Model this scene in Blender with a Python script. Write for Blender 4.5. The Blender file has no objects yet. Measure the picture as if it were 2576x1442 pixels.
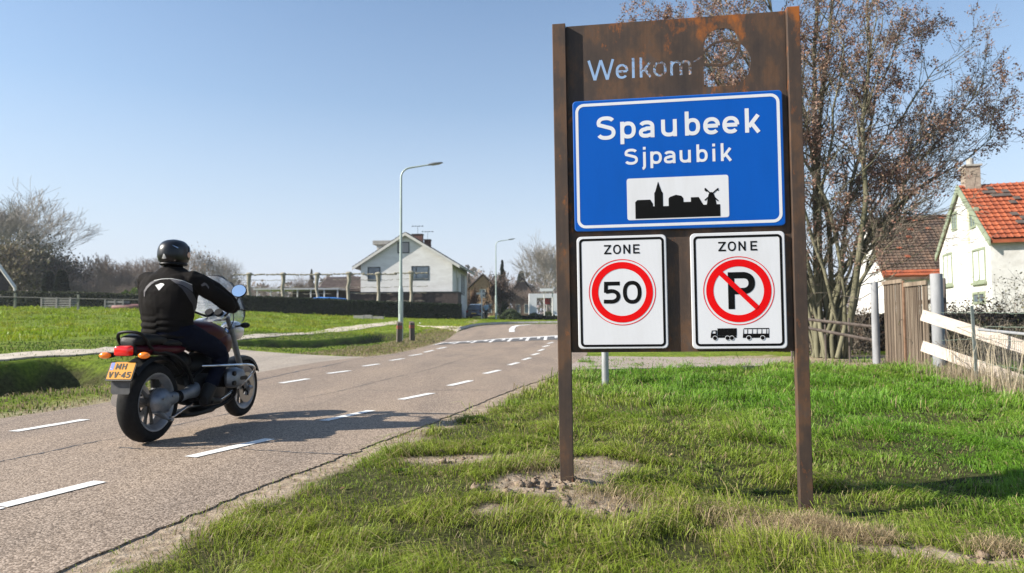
import bpy, bmesh, math, random
import numpy as np
from mathutils import Vector, Matrix
from mathutils.bvhtree import BVHTree
rad = math.radians
SC = bpy.context.scene
# ---------------------------------------------------------------- camera
FPX, CX, CY = 1717.0, 1288.0, 721.0            # photograph measured at 2576 x 1442
PITCH, ROLL, EYE = math.atan(82 / FPX), rad(0.3), 1.0
_f = np.array([0, math.cos(PITCH), math.sin(PITCH)]); _r = np.array([1.0, 0, 0]); _u = np.cross(_r, _f)
_c, _s = math.cos(ROLL), math.sin(ROLL)
CR, CU, CW = _c * _r - _s * _u, _s * _r + _c * _u, _f
CAM = np.array([0, 0, EYE])
cd = bpy.data.cameras.new('camera'); cam = bpy.data.objects.new('camera', cd); SC.collection.objects.link(cam)
cam.matrix_world = Matrix(((CR[0], CU[0], -CW[0], 0), (CR[1], CU[1], -CW[1], 0), (CR[2], CU[2], -CW[2], EYE), (0, 0, 0, 1)))
cd.sensor_width = 36; cd.lens = 36 * FPX / 2576; cd.clip_start = .05; cd.clip_end = 3000
cd.dof.use_dof = True; cd.dof.focus_distance = 4.1; cd.dof.aperture_fstop = 3.2
SC.camera = cam
# ---------------------------------------------------------------- sky, sun, exposure
SUN_EL = rad(31); SUN_DIR = np.array([.98, .19, 0]); SUN_DIR /= np.linalg.norm(SUN_DIR)   # direction the light travels, on the ground
W = bpy.data.worlds.new('World'); SC.world = W; W.use_nodes = True
nt = W.node_tree; nt.nodes.clear()
sky = nt.nodes.new('ShaderNodeTexSky'); sky.sky_type = 'NISHITA'; sky.sun_disc = False
sky.sun_elevation = SUN_EL; sky.sun_rotation = math.atan2(-SUN_DIR[0], -SUN_DIR[1]) % (2 * math.pi)
sky.air_density = 1.25; sky.dust_density = .5; sky.ozone_density = 3.5; sky.altitude = 0
bg = nt.nodes.new('ShaderNodeBackground'); bg.inputs['Strength'].default_value = .088
wo = nt.nodes.new('ShaderNodeOutputWorld')
# pale spring haze whitens the sky all round the horizon
_tc = nt.nodes.new('ShaderNodeTexCoord'); _sx = nt.nodes.new('ShaderNodeSeparateXYZ'); nt.links.new(_tc.outputs['Generated'], _sx.inputs[0])
_rp = nt.nodes.new('ShaderNodeValToRGB'); _e = _rp.color_ramp.elements; _e[0].position = 0; _e[0].color = (.92, .92, .92, 1); _e[1].position = .48; _e[1].color = (.03, .03, .03, 1)
for _p, _v in ((.06, .82), (.16, .52), (.30, .17)):
    _q = _e.new(_p); _q.color = (_v, _v, _v, 1)
nt.links.new(_sx.outputs[2], _rp.inputs[0])
_mx = nt.nodes.new('ShaderNodeMix'); _mx.data_type = 'RGBA'; _mx.inputs[7].default_value = (4.1, 4.45, 5.35, 1)
nt.links.new(_rp.outputs[0], _mx.inputs[0]); nt.links.new(sky.outputs[0], _mx.inputs[6])
nt.links.new(_mx.outputs[2], bg.inputs['Color']); nt.links.new(bg.outputs[0], wo.inputs['Surface'])
sd = bpy.data.lights.new('sun', 'SUN'); sd.energy = 5.0; sd.angle = rad(.53); sd.color = (1, .94, .84)
sun = bpy.data.objects.new('sun', sd); SC.collection.objects.link(sun)
_ld = Vector((SUN_DIR[0] * math.cos(SUN_EL), SUN_DIR[1] * math.cos(SUN_EL), -math.sin(SUN_EL)))
sun.rotation_euler = _ld.to_track_quat('-Z', 'Y').to_euler(); sun.location = (-20, -10, 20)
SC.view_settings.view_transform = 'Standard'; SC.view_settings.look = 'None'
SC.view_settings.exposure = 1.0; SC.view_settings.gamma = 1.0; SC.view_settings.use_curve_mapping = False
SC.cycles.max_bounces = 6; SC.cycles.transparent_max_bounces = 8; SC.cycles.use_denoising = True
# ---------------------------------------------------------------- picking points with the calibrated camera
def ray(px, py): return (px - CX) / FPX * CR - (py - CY) / FPX * CU + CW
def at(px, py, Y):
    d = ray(px, py); return CAM + d * (Y / d[1])
def on_plane(px, py, o, n):
    d = ray(px, py); return CAM + d * (np.dot(np.asarray(o) - CAM, n) / np.dot(d, n))
# ---------------------------------------------------------------- numeric noise
def vnoise(x, y, seed=0):
    x = np.asarray(x, float); y = np.asarray(y, float)
    xi = np.floor(x).astype(np.int64); yi = np.floor(y).astype(np.int64); fx = x - xi; fy = y - yi
    fx = fx * fx * (3 - 2 * fx); fy = fy * fy * (3 - 2 * fy)
    def h(a, b):
        n = (a * 374761393 + b * 668265263 + seed * 974711) & 0x7fffffff
        n = ((n ^ (n >> 13)) * 1274126177) & 0x7fffffff
        return ((n ^ (n >> 16)) & 0xffff) / 65535.0
    return (h(xi, yi) * (1 - fx) + h(xi + 1, yi) * fx) * (1 - fy) + (h(xi, yi + 1) * (1 - fx) + h(xi + 1, yi + 1) * fx) * fy
def fbm(x, y, seed=0, o=4):
    s = 0; a = .5; t = 0
    for i in range(o):
        s = s + a * vnoise(x * 2 ** i, y * 2 ** i, seed + i); t += a; a *= .5
    return s / t
def sst(a, b, x):
    t = np.clip((x - a) / (b - a), 0, 1); return t * t * (3 - 2 * t)
# ---------------------------------------------------------------- materials
def nd(nt, t, **k):
    n = nt.nodes.new(t)
    for a, v in k.items():
        if a.startswith('i_'): n.inputs[int(a[2:])].default_value = v
        else: setattr(n, a, v)
    return n
def ramp(nt, src, stops):
    r = nt.nodes.new('ShaderNodeValToRGB'); e = r.color_ramp.elements
    while len(e) < len(stops): e.new(.5)
    for q, (p, c) in zip(e, stops): q.position = p; q.color = (*c, 1) if len(c) == 3 else c
    nt.links.new(src, r.inputs[0]); return r.outputs[0]
MATS = {}
def pm(name, c1, c2=None, scale=6, rough=.6, metal=0, bump=0, bscale=40, coat=0, stretch=(1, 1, 1), contrast=(.35, .65), spec=.5, rvar=0, detail=6, trans=0):
    if name in MATS: return MATS[name]
    m = bpy.data.materials.new(name); m.use_nodes = True; nt = m.node_tree; b = nt.nodes['Principled BSDF']; L = nt.links
    tc = nd(nt, 'ShaderNodeTexCoord'); mp = nd(nt, 'ShaderNodeMapping'); mp.inputs['Scale'].default_value = stretch
    L.new(tc.outputs['Object'], mp.inputs[0])
    if c2 is not None:
        n = nd(nt, 'ShaderNodeTexNoise'); n.inputs['Scale'].default_value = scale; n.inputs['Detail'].default_value = detail; n.inputs['Roughness'].default_value = .6
        L.new(mp.outputs[0], n.inputs[0])
        L.new(ramp(nt, n.outputs[0], [(contrast[0], c1), (contrast[1], c2)]), b.inputs['Base Color'])
        if rvar:
            L.new(ramp(nt, n.outputs[0], [(.3, (rough - rvar,) * 3), (.7, (rough + rvar,) * 3)]), b.inputs['Roughness'])
    else: b.inputs['Base Color'].default_value = (*c1, 1)
    if not (rvar and c2 is not None): b.inputs['Roughness'].default_value = rough
    b.inputs['Metallic'].default_value = metal; b.inputs['Coat Weight'].default_value = coat; b.inputs['Coat Roughness'].default_value = .08
    b.inputs['Specular IOR Level'].default_value = spec
    if trans: b.inputs['Transmission Weight'].default_value = trans
    if bump:
        n = nd(nt, 'ShaderNodeTexNoise'); n.inputs['Scale'].default_value = bscale; n.inputs['Detail'].default_value = 5
        L.new(mp.outputs[0], n.inputs[0]); bp = nd(nt, 'ShaderNodeBump'); bp.inputs['Strength'].default_value = bump; bp.inputs['Distance'].default_value = .02
        L.new(n.outputs[0], bp.inputs['Height']); L.new(bp.outputs[0], b.inputs['Normal'])
    MATS[name] = m; return m
def leafmat(name, trans=.35, rough=.55):
    m = bpy.data.materials.new(name); m.use_nodes = True; nt = m.node_tree; b = nt.nodes['Principled BSDF']; L = nt.links
    at_ = nd(nt, 'ShaderNodeAttribute', attribute_name='Col'); L.new(at_.outputs['Color'], b.inputs['Base Color'])
    b.inputs['Roughness'].default_value = rough; b.inputs['Specular IOR Level'].default_value = .25
    if trans:
        tr = nd(nt, 'ShaderNodeBsdfTranslucent'); L.new(at_.outputs['Color'], tr.inputs[0]); mx = nd(nt, 'ShaderNodeMixShader'); mx.inputs[0].default_value = trans
        L.new(b.outputs[0], mx.inputs[1]); L.new(tr.outputs[0], mx.inputs[2]); L.new(mx.outputs[0], nt.nodes['Material Output'].inputs[0])
    MATS[name] = m; return m
# ---------------------------------------------------------------- objects
def tag(o, label=None, cat=None, group=None, kind=None):
    if label: o['label'] = label
    if cat: o['category'] = cat
    if group: o['group'] = group
    if kind: o['kind'] = kind
    return o
def empty(name, loc=(0, 0, 0), rz=0, label=None, cat=None, group=None):
    o = bpy.data.objects.new(name, None); SC.collection.objects.link(o); o.location = loc; o.rotation_euler = (0, 0, rz); o.empty_display_size = .1
    return tag(o, label, cat, group)
def link(name, me, parent=None, mat=None, loc=None, rot=None):
    o = bpy.data.objects.new(name, me); SC.collection.objects.link(o)
    if parent is not None: o.parent = parent
    if mat is not None and not me.materials: me.materials.append(mat)
    if loc is not None: o.location = loc
    if rot is not None: o.rotation_euler = rot
    return o
def copy_tree(o, parent=None):
    c = o.copy(); SC.collection.objects.link(c)
    c.parent = parent
    for ch in list(o.children): copy_tree(ch, c)
    return c
def frame_of(d, hint=(0, 0, 1)):
    d = d / (np.linalg.norm(d) + 1e-12); h = np.array(hint, float)
    if abs(d @ h) > .95: h = np.array([1.0, 0, 0])
    a = np.cross(h, d); a /= np.linalg.norm(a); return a, np.cross(d, a)
class MB:
    def __init__(s): s.v = []; s.f = []
    def add(s, vs, fs):
        b = len(s.v); s.v.extend([tuple(map(float, q)) for q in vs]); s.f.extend([tuple(b + i for i in f) for f in fs]); return s
    def box(s, lo, hi, M=None):
        x0, y0, z0 = lo; x1, y1, z1 = hi
        vs = [(x0, y0, z0), (x1, y0, z0), (x1, y1, z0), (x0, y1, z0), (x0, y0, z1), (x1, y0, z1), (x1, y1, z1), (x0, y1, z1)]
        if M is not None: vs = [tuple(M @ Vector(q)) for q in vs]
        return s.add(vs, [(0, 3, 2, 1), (4, 5, 6, 7), (0, 1, 5, 4), (1, 2, 6, 5), (2, 3, 7, 6), (3, 0, 4, 7)])
    def cbox(s, c, size, M=None):
        return s.box([c[i] - size[i] / 2 for i in range(3)], [c[i] + size[i] / 2 for i in range(3)], M)
    def tube(s, pts, r, n=8, caps=True, flat=None, hint=(0, 0, 1)):
        P = np.array(pts, float); m = len(P); R = np.full(m, r, float) if np.isscalar(r) else np.array(r, float)
        T = np.zeros_like(P); T[1:-1] = P[2:] - P[:-2]; T[0] = P[1] - P[0]; T[-1] = P[-1] - P[-2]
        T /= np.linalg.norm(T, axis=1)[:, None] + 1e-12
        a, _ = frame_of(T[0], hint); vs = []
        for i in range(m):
            a = a - T[i] * (a @ T[i]); a /= np.linalg.norm(a) + 1e-12; b = np.cross(T[i], a)
            for k in range(n):
                t = 2 * math.pi * k / n; fb = 1 if flat is None else flat
                vs.append(P[i] + R[i] * (math.cos(t) * a + fb * math.sin(t) * b))
        fs = [(i * n + k, i * n + (k + 1) % n, (i + 1) * n + (k + 1) % n, (i + 1) * n + k) for i in range(m - 1) for k in range(n)]
        if caps: fs += [tuple(range(n - 1, -1, -1)), tuple((m - 1) * n + k for k in range(n))]
        return s.add(vs, fs)
    def rings(s, rings, caps=True, closed=False):
        n = len(rings[0]); m = len(rings); vs = [q for r in rings for q in r]
        fs = [(i * n + k, i * n + (k + 1) % n, ((i + 1) % m) * n + (k + 1) % n, ((i + 1) % m) * n + k) for i in range(m if closed else m - 1) for k in range(n)]
        if caps and not closed: fs += [tuple(range(n - 1, -1, -1)), tuple((m - 1) * n + k for k in range(n))]
        return s.add(vs, fs)
    def loft(s, secs, n=20, p=2.3, caps=True):
        # secs: (centre, axis a, axis b, ra, rb)
        rs = []
        for c, a, b, ra, rb in secs:
            c = np.array(c, float); a = np.array(a, float); b = np.array(b, float); r = []
            for k in range(n):
                t = 2 * math.pi * k / n; ct, st = math.cos(t), math.sin(t)
                r.append(c + a * ra * math.copysign(abs(ct) ** (2 / p), ct) + b * rb * math.copysign(abs(st) ** (2 / p), st))
            rs.append(r)
        return s.rings(rs, caps)
    def lathe(s, prof, axis='y', n=40, c=(0, 0, 0), closed=True):
        # prof: (radius, offset along the axis)
        rs = []
        for k in range(n):
            t = 2 * math.pi * k / n; ct, st = math.cos(t), math.sin(t); r = []
            for (rr, h) in prof:
                q = {'y': (rr * ct, h, rr * st), 'x': (h, rr * ct, rr * st), 'z': (rr * ct, rr * st, h)}[axis]
                r.append((q[0] + c[0], q[1] + c[1], q[2] + c[2]))
            rs.append(r)
        m = len(prof); vs = [q for r in rs for q in r]; fs = []
        for k in range(n):
            k2 = (k + 1) % n
            for i in range(m if closed else m - 1):
                j = (i + 1) % m; fs.append((k * m + i, k2 * m + i, k2 * m + j, k * m + j))
        return s.add(vs, fs)
    def ell(s, c, r, n=14, M=None):
        vs = []; fs = []
        for i in range(n + 1):
            th = math.pi * i / n
            for k in range(2 * n):
                ph = math.pi * k / n; q = Vector((r[0] * math.sin(th) * math.cos(ph), r[1] * math.sin(th) * math.sin(ph), r[2] * math.cos(th)))
                if M is not None: q = M @ q
                vs.append((c[0] + q[0], c[1] + q[1], c[2] + q[2]))
        for i in range(n):
            for k in range(2 * n):
                a = i * 2 * n + k; b = i * 2 * n + (k + 1) % (2 * n); fs.append((a, a + 2 * n, b + 2 * n, b))
        return s.add(vs, fs)
    def prism(s, poly, o, a, b, n, t0, t1):
        # polygon (u, v) in the plane (a, b) extruded along n from t0 to t1
        o, a, b, n = (np.array(q, float) for q in (o, a, b, n)); m = len(poly)
        vs = [o + a * u + b * v + n * t0 for u, v in poly] + [o + a * u + b * v + n * t1 for u, v in poly]
        return s.add(vs, [tuple(range(m - 1, -1, -1)), tuple(range(m, 2 * m))] + [(i, (i + 1) % m, m + (i + 1) % m, m + i) for i in range(m)])
    def mesh(s, name, smooth=False, clean=False):
        me = bpy.data.meshes.new(name); me.from_pydata(s.v, [], s.f)
        bm = bmesh.new(); bm.from_mesh(me)
        if clean: bmesh.ops.remove_doubles(bm, verts=bm.verts, dist=1e-5)
        bmesh.ops.recalc_face_normals(bm, faces=bm.faces); bm.to_mesh(me); bm.free()
        if smooth:
            me.polygons.foreach_set('use_smooth', [True] * len(me.polygons))
            if smooth != 'all':
                me.set_sharp_from_angle(angle=rad(40))
        return me
    def build(s, name, mat, parent=None, smooth=False, bevel=0, **k):
        me = s.mesh(name, smooth); o = link(name, me, parent, mat, **k)
        if bevel:
            m = o.modifiers.new('bevel', 'BEVEL'); m.width = bevel; m.segments = 2; m.limit_method = 'ANGLE'
        return o
def fast_mesh(name, V, F, col=None, smooth=False):
    """V (n,3), F (m,k) all faces of k corners; col (n,3) per vertex"""
    me = bpy.data.meshes.new(name); V = np.asarray(V, np.float32); F = np.asarray(F, np.int32); k = F.shape[1]
    me.vertices.add(len(V)); me.vertices.foreach_set('co', V.ravel()); me.loops.add(F.size); me.loops.foreach_set('vertex_index', F.ravel())
    me.polygons.add(len(F)); me.polygons.foreach_set('loop_start', np.arange(0, F.size, k, dtype=np.int32)); me.polygons.foreach_set('loop_total', np.full(len(F), k, np.int32))
    me.polygons.foreach_set('use_smooth', np.full(len(F), bool(smooth)))
    me.update(calc_edges=True)
    if col is not None:
        a = me.color_attributes.new('Col', 'FLOAT_COLOR', 'POINT'); c = np.ones((len(V), 4), np.float32); c[:, :3] = col; a.data.foreach_set('color', c.ravel())
    return me
# ---------------------------------------------------------------- lettering by strokes of constant width
def arc(cx, cy, rx, ry, a0, a1, n=14, p=2.0):
    r = []
    for i in range(n + 1):
        t = rad(a0 + (a1 - a0) * i / n); c, s = math.cos(t), math.sin(t)
        r.append((cx + rx * math.copysign(abs(c) ** (2 / p), c), cy + ry * math.copysign(abs(s) ** (2 / p), s)))
    return r
def glyph(ch, w, h, t, asc=1.4, des=.32):
    """centre lines of a letter of width w and height h (x-height for small letters), stroke t"""
    q = t / 2; A = h * asc
    if ch == 'S' or ch == 's':
        m = h * .52; R = w / 2 - q; c = w / 2
        return [arc(c, h - (h - m + q) / 2, R * .97, (h - m - q * .9) / 2, 25, 90, 6, 2.3)[::1] + arc(c, h - (h - m + q) / 2, R * .95, (h - m - q * .9) / 2, 90, 200, 10, 2.3) + arc(c, (m + q) / 2, R, (m - q * .9) / 2, 55, -90, 14, 2.3) + arc(c, (m + q) / 2, R, (m - q * .9) / 2, -90, -155, 6, 2.3)]
    bowl = lambda: arc(w / 2, h / 2, w / 2 - q, h / 2 - q, 0, 360, 32, 2.35)
    if ch == 'p': return [[(q, -h * des), (q, h)], bowl()]
    if ch == 'b': return [[(q, 0), (q, A)], bowl()]
    if ch == 'a': return [arc(w * .5, h * .62, w * .5 - q, h * .38 - q, 155, 0, 12, 2.4) + [(w - q, 0)],
                          [(w - q, h * .57 - q * .3), (w * .5, h * .57 - q * .3)] + arc(w * .42, h * .3, w * .42 - q, h * .3 - q, 90, 270, 12, 2.3) + [(w * .55, q), (w - q, h * .2)]]
    if ch == 'u': return [[(q, h)] + arc(w / 2, h * .42, w / 2 - q, h * .42 - q, 180, 360, 14, 2.4) + [(w - q, h * .5)], [(w - q, h), (w - q, 0)]]
    if ch == 'e': return [[(q, h * .5), (w - q, h * .5)] , arc(w / 2, h / 2, w / 2 - q, h / 2 - q, 0, 318, 28, 2.3)]
    if ch == 'k': return [[(q, 0), (q, A)], [(w - q * 1.1, h), (t * .9, h * .33)], [(w * .42, h * .55), (w - q * .9, 0)]]
    if ch == 'i': return [[(q, 0), (q, h)], [(q, h * 1.18), (q, h * 1.4)]]
    if ch == 'j': return [[(w - q, h), (w - q, -h * .1)] + arc(w - q - h * .2, -h * .1, h * .2, h * .24, 0, -80, 8), [(w - q, h * 1.18), (w - q, h * 1.4)]]
    if ch == 'Z': return [[(0, h - q), (w, h - q)], [(w - q * 1.1, h - q), (q * 1.1, q)], [(0, q), (w, q)]]
    if ch in 'O0': return [arc(w / 2, h / 2, w / 2 - q, h / 2 - q, 0, 360, 36, 2.2 if ch == 'O' else 2.3)]
    if ch == 'N': return [[(q, 0), (q, h)], [(q, h - q * .6), (w - q, q * .6)], [(w - q, 0), (w - q, h)]]
    if ch == 'E': return [[(q, 0), (q, h)], [(q, h - q), (w, h - q)], [(q, h / 2), (w * .9, h / 2)], [(q, q), (w, q)]]
    if ch == 'P': return [[(q, 0), (q, h)], [(q, h - q), (w * .5, h - q)] + arc(w * .55, h * .7, w * .45 - q, h * .3 - q, 90, -90, 16, 2.2) + [(q, h * .4 + q)]]
    if ch == '5': return [[(w * .93, h - q), (w * .14, h - q)], [(w * .12 + q * .4, h), (w * .1 + q * .4, h * .5)], [(w * .1 + q * .4, h * .54)] + arc(w * .45, h * .33, w * .5 - q, h * .33 - q, 115, -90, 16, 2.1) + [(w * .0 + q * .2, h * .1)]]
    if ch == '4': return [[(w * .72, 0), (w * .72, h)], [(w * .72, h - q), (q, h * .3)], [(0, h * .28), (w, h * .28)]]
    if ch == 'M': return [[(q, 0), (q, h)], [(q, h - q), (w / 2, h * .25)], [(w / 2, h * .25), (w - q, h - q)], [(w - q, 0), (w - q, h)]]
    if ch == 'H': return [[(q, 0), (q, h)], [(q, h / 2), (w - q, h / 2)], [(w - q, 0), (w - q, h)]]
    if ch == 'V': return [[(q, h), (w / 2, 0)], [(w / 2, 0), (w - q, h)]]
    if ch == '.': return [[(w / 2 - q, h * .5), (w / 2 + q, h * .5)]]
    if ch == 'L': return [[(q, 0), (q, h)], [(q, q), (w, q)]]
    return []
def stroke_verts(line, t):
    P = np.array(line, float); keep = [0]
    for i in range(1, len(P)):
        if np.linalg.norm(P[i] - P[keep[-1]]) > 1e-5: keep.append(i)
    P = P[keep]; closed = np.linalg.norm(P[0] - P[-1]) < t * .15 and len(P) > 5
    d = np.diff(P, axis=0); d /= np.linalg.norm(d, axis=1)[:, None]; m = len(P); N = np.zeros_like(P)
    for i in range(m):
        a = d[i - 1] if i > 0 else (d[-1] if closed else d[0]); b = d[i] if i < m - 1 else (d[0] if closed else d[-1])
        n = np.array([-(a[1] + b[1]), a[0] + b[0]]); n /= np.linalg.norm(n) + 1e-9
        c = max(.45, n @ np.array([-b[1], b[0]])); N[i] = n / c
    return P + N * t / 2, P - N * t / 2
def text_mesh(mb, glyphs, t, o, a, b, n, lift):
    """glyphs: (char, u0, v0, w, h) -> flat print on plane (o; a, b), lifted along n"""
    k = 0
    for (ch, u0, v0, w, h) in glyphs:
        for ln in glyph(ch, w, h, t):
            L_, R_ = stroke_verts([(x + u0, y + v0) for x, y in ln], t); z = lift + .00018 * (k % 4); k += 1
            for i in range(len(L_) - 1):
                mb.add([o + a * p[0] + b * p[1] + n * z for p in (L_[i], R_[i], R_[i + 1], L_[i + 1])], [(0, 1, 2, 3)])
def flat_poly(mb, poly, o, a, b, n, lift):
    mb.add([o + a * u + b * v + n * lift for u, v in poly], [tuple(range(len(poly)))])
def ringpoly(mb, outer, inner, o, a, b, n, lift):
    m = len(outer); vs = [o + a * u + b * v + n * lift for u, v in outer] + [o + a * u + b * v + n * lift for u, v in inner]
    mb.add(vs, [(i, (i + 1) % m, m + (i + 1) % m, m + i) for i in range(m)])
def rrect(cx, cy, w, h, r, n=6):
    P = []
    for (sx, sy, a0) in ((1, 1, 0), (-1, 1, 90), (-1, -1, 180), (1, -1, 270)):
        for i in range(n + 1):
            t = rad(a0 + 90 * i / n); P.append((cx + sx * (w / 2 - r) + r * math.cos(t), cy + sy * (h / 2 - r) + r * math.sin(t)))
    return P
# ================================================================ TERRAIN
rng = np.random.default_rng(7); random.seed(7)
_cp = [(-6, 2, 0), (-6, 8, 0), (-3, 4, 0), (0, 15, 0), (1, 25, .03), (-3, 28, .02), (-5, 20, 0), (-2, 2, 0), (-11, 14, .44), (-9.8, 13, .42), (-9.8, 17, .33), (-10, 24.5, .34), (-20, 12, .4),
       (-30, 20, .2), (-24, 30, .55), (-28, 40, 1.2), (-20, 36, .7), (-8, 30, 0), (-5, 30, .05), (-11, 30, .42), (-7, 38, .15), (0, -10, 0), (-12, -10, .2), (12, -10, -.1), (-10, 5, .3),
       (1.65, 3.85, -.14), (2.8, 3.6, -.13), (1.1, 2.4, -.06), (.3, 4.1, .03), (-.5, 3, 0), (6, 8, 0), (5.3, 5, -.04), (3, 8, .03), (8, 12, 0), (14, 15, 0), (10, 20, 0), (20, 28, .3), (30, 40, .5), (2.1, 6, 0), (4, 12, .0), (2.5, 30, .12), (40, 20, .2)]
for px, py, Y in [(0, 776, 51), (195, 779, 51), (352, 783, 51), (620, 783, 60), (900, 796, 61), (1160, 803, 62), (1200, 804, 66), (1300, 806, 68), (1400, 806, 68), (800, 833, 45), (1000, 811, 55), (1300, 817, 45),
                  (1400, 815.5, 46), (1180, 820, 44), (1300, 808, 60), (1248, 805, 66), (1120, 857, 31), (1148, 835, 38)]:
    _cp.append(tuple(at(px, py, Y)))
for x, y, z in [(-60, 60, 2.2), (-40, 51, 2.0), (-40, 90, 2.0), (0, 90, 1.4), (40, 90, 1.4), (-80, 100, 2.2), (80, 100, 1.5), (60, 60, 1), (-60, 20, .6), (60, 0, 0), (15, 50, .7)]: _cp.append((x, y, z))
_cp = np.array(_cp); _n = len(_cp)
def _phi(r2): return .5 * r2 * np.log(r2 + 1e-9)
_D = ((_cp[:, None, :2] - _cp[None, :, :2]) ** 2).sum(-1); _A = np.zeros((_n + 3, _n + 3)); _A[:_n, :_n] = _phi(_D) + np.eye(_n) * .6
_A[:_n, _n] = 1; _A[:_n, _n + 1:] = _cp[:, :2]; _A[_n:, :_n] = _A[:_n, _n:].T
_w = np.linalg.solve(_A, np.r_[_cp[:, 2], 0, 0, 0])
def tz0(x, y):
    x = np.clip(np.asarray(x, float), -80, 80); y = np.clip(np.asarray(y, float), -10, 100); sh = x.shape; x = x.ravel(); y = y.ravel(); out = np.empty(len(x))
    for i in range(0, len(x), 20000):
        a = x[i:i + 20000]; b = y[i:i + 20000]; d = (a[:, None] - _cp[:, 0]) ** 2 + (b[:, None] - _cp[:, 1]) ** 2
        out[i:i + 20000] = _phi(d) @ _w[:_n] + _w[_n] + _w[_n + 1] * a + _w[_n + 2] * b
    return out.reshape(sh)
# road outline (world), left and right edges matched point by point
RR = np.array([(-5.0, -9), (-3.7, -4), (-1.83, 2.71), (-1.43, 4.17), (-1.13, 5.05), (-.54, 7.13), (-.07, 9.18), (.79, 12.05), (1.35, 14.5), (1.75, 17), (2.2, 20), (2.75, 26), (3.3, 31), (4.4, 36), (7.5, 40), (15, 42.5), (40, 42)])
RL = np.array([(-9.3, -9), (-8.2, -4), (-6.35, 3.5), (-5.85, 5.3), (-5.38, 7.18), (-5.0, 8.6), (-4.75, 10), (-4.4, 13), (-4.2, 16), (-4.05, 18.3), (-3.55, 20.8), (-3.2, 25), (-3.05, 30), (-3.05, 38), (-2.4, 43), (0.5, 47.5), (40, 51)])
def dense(P, k):
    return np.concatenate([P[i] + (P[i + 1] - P[i]) * np.linspace(0, 1, k, endpoint=False)[:, None] for i in range(len(P) - 1)] + [P[-1:]])
def smooth_line(P, it=2):
    for _ in range(it):
        Q = [P[0]]
        for i in range(len(P) - 1): Q += [P[i] * .75 + P[i + 1] * .25, P[i] * .25 + P[i + 1] * .75]
        P = np.array(Q + [P[-1]])
    return P
RRs, RLs = smooth_line(RR), smooth_line(RL)
def inpoly(x, y, P):
    r = np.zeros(np.shape(x), bool); m = len(P); j = m - 1
    for i in range(m):
        xi, yi = P[i]; xj, yj = P[j]
        with np.errstate(divide='ignore', invalid='ignore'):
            c = ((yi > y) != (yj > y)) & (x < (xj - xi) * (y - yi) / (yj - yi + 1e-12) + xi)
        r ^= c; j = i
    return r
ROADP = np.concatenate([RRs, RLs[::-1]])
AN = smooth_line(np.array([(-4.6, 11.0), (-6.0, 12.6), (-8, 15.3), (-10, 18.3), (-12.6, 21.8)])); AF = smooth_line(np.array([(-3.95, 18.6), (-5.6, 18.9), (-7.6, 19.4), (-10, 21), (-12.8, 24)]))
AP = np.concatenate([AN, AF[::-1]])
def xr(y): return np.interp(y, RR[:, 1], RR[:, 0])
def xl(y): return np.interp(y, RL[:14, 1], RL[:14, 0])
def ditch(x, y):
    n1 = np.interp(y, [-10, 0, 7.2, 8.6, 12], [-10.3, -8.7, -6.75, -6.35, -5.7]); w1 = 2.9
    t1 = (n1 - x) / w1; e1 = 1 - sst(10.7, 12.0, y + .40 * (x + 6))
    n2 = np.interp(y, [20, 22, 30, 38, 43], [-8.2, -6.3, -5.6, -5.2, -5.4]); w2 = 3.4
    t2 = (n2 - x) / w2; e2 = sst(21, 23, y) * (1 - sst(38, 44, y))
    pr = lambda t: sst(0, .5, t) * (1 - sst(.72, .95, t))
    return 1.35 * pr(t1) * e1 + 1.15 * pr(t2) * e2
def tz(x, y):
    x = np.asarray(x, float); y = np.asarray(y, float)
    z = tz0(x, y) - ditch(x, y)
    off = np.minimum(np.abs(x - xr(y)), 1.0) * (x > xr(y)) + np.minimum(np.abs(x - xl(y)), 1.0) * (x < xl(y))
    return z + off * ((fbm(x * 1.3, y * 1.3, 3) - .5) * .07 + (fbm(x * .35, y * .35, 9) - .5) * .09)
def gpx(px, py):
    """where the ray of a pixel meets the ground"""
    d = ray(px, py); ts = np.concatenate([np.linspace(1.5, 30, 600), np.linspace(30, 110, 700)]); P = CAM + ts[:, None] * d
    b = np.nonzero(P[:, 2] < tz0(P[:, 0], P[:, 1]))[0]
    i = b[0] if len(b) else len(ts) - 1
    if i == 0: return P[0]
    lo, hi = ts[i - 1], ts[i]
    for _ in range(20):
        m = (lo + hi) / 2; q = CAM + m * d
        if q[2] < float(tz0(q[0], q[1])): hi = m
        else: lo = m
    return CAM + hi * d
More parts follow.
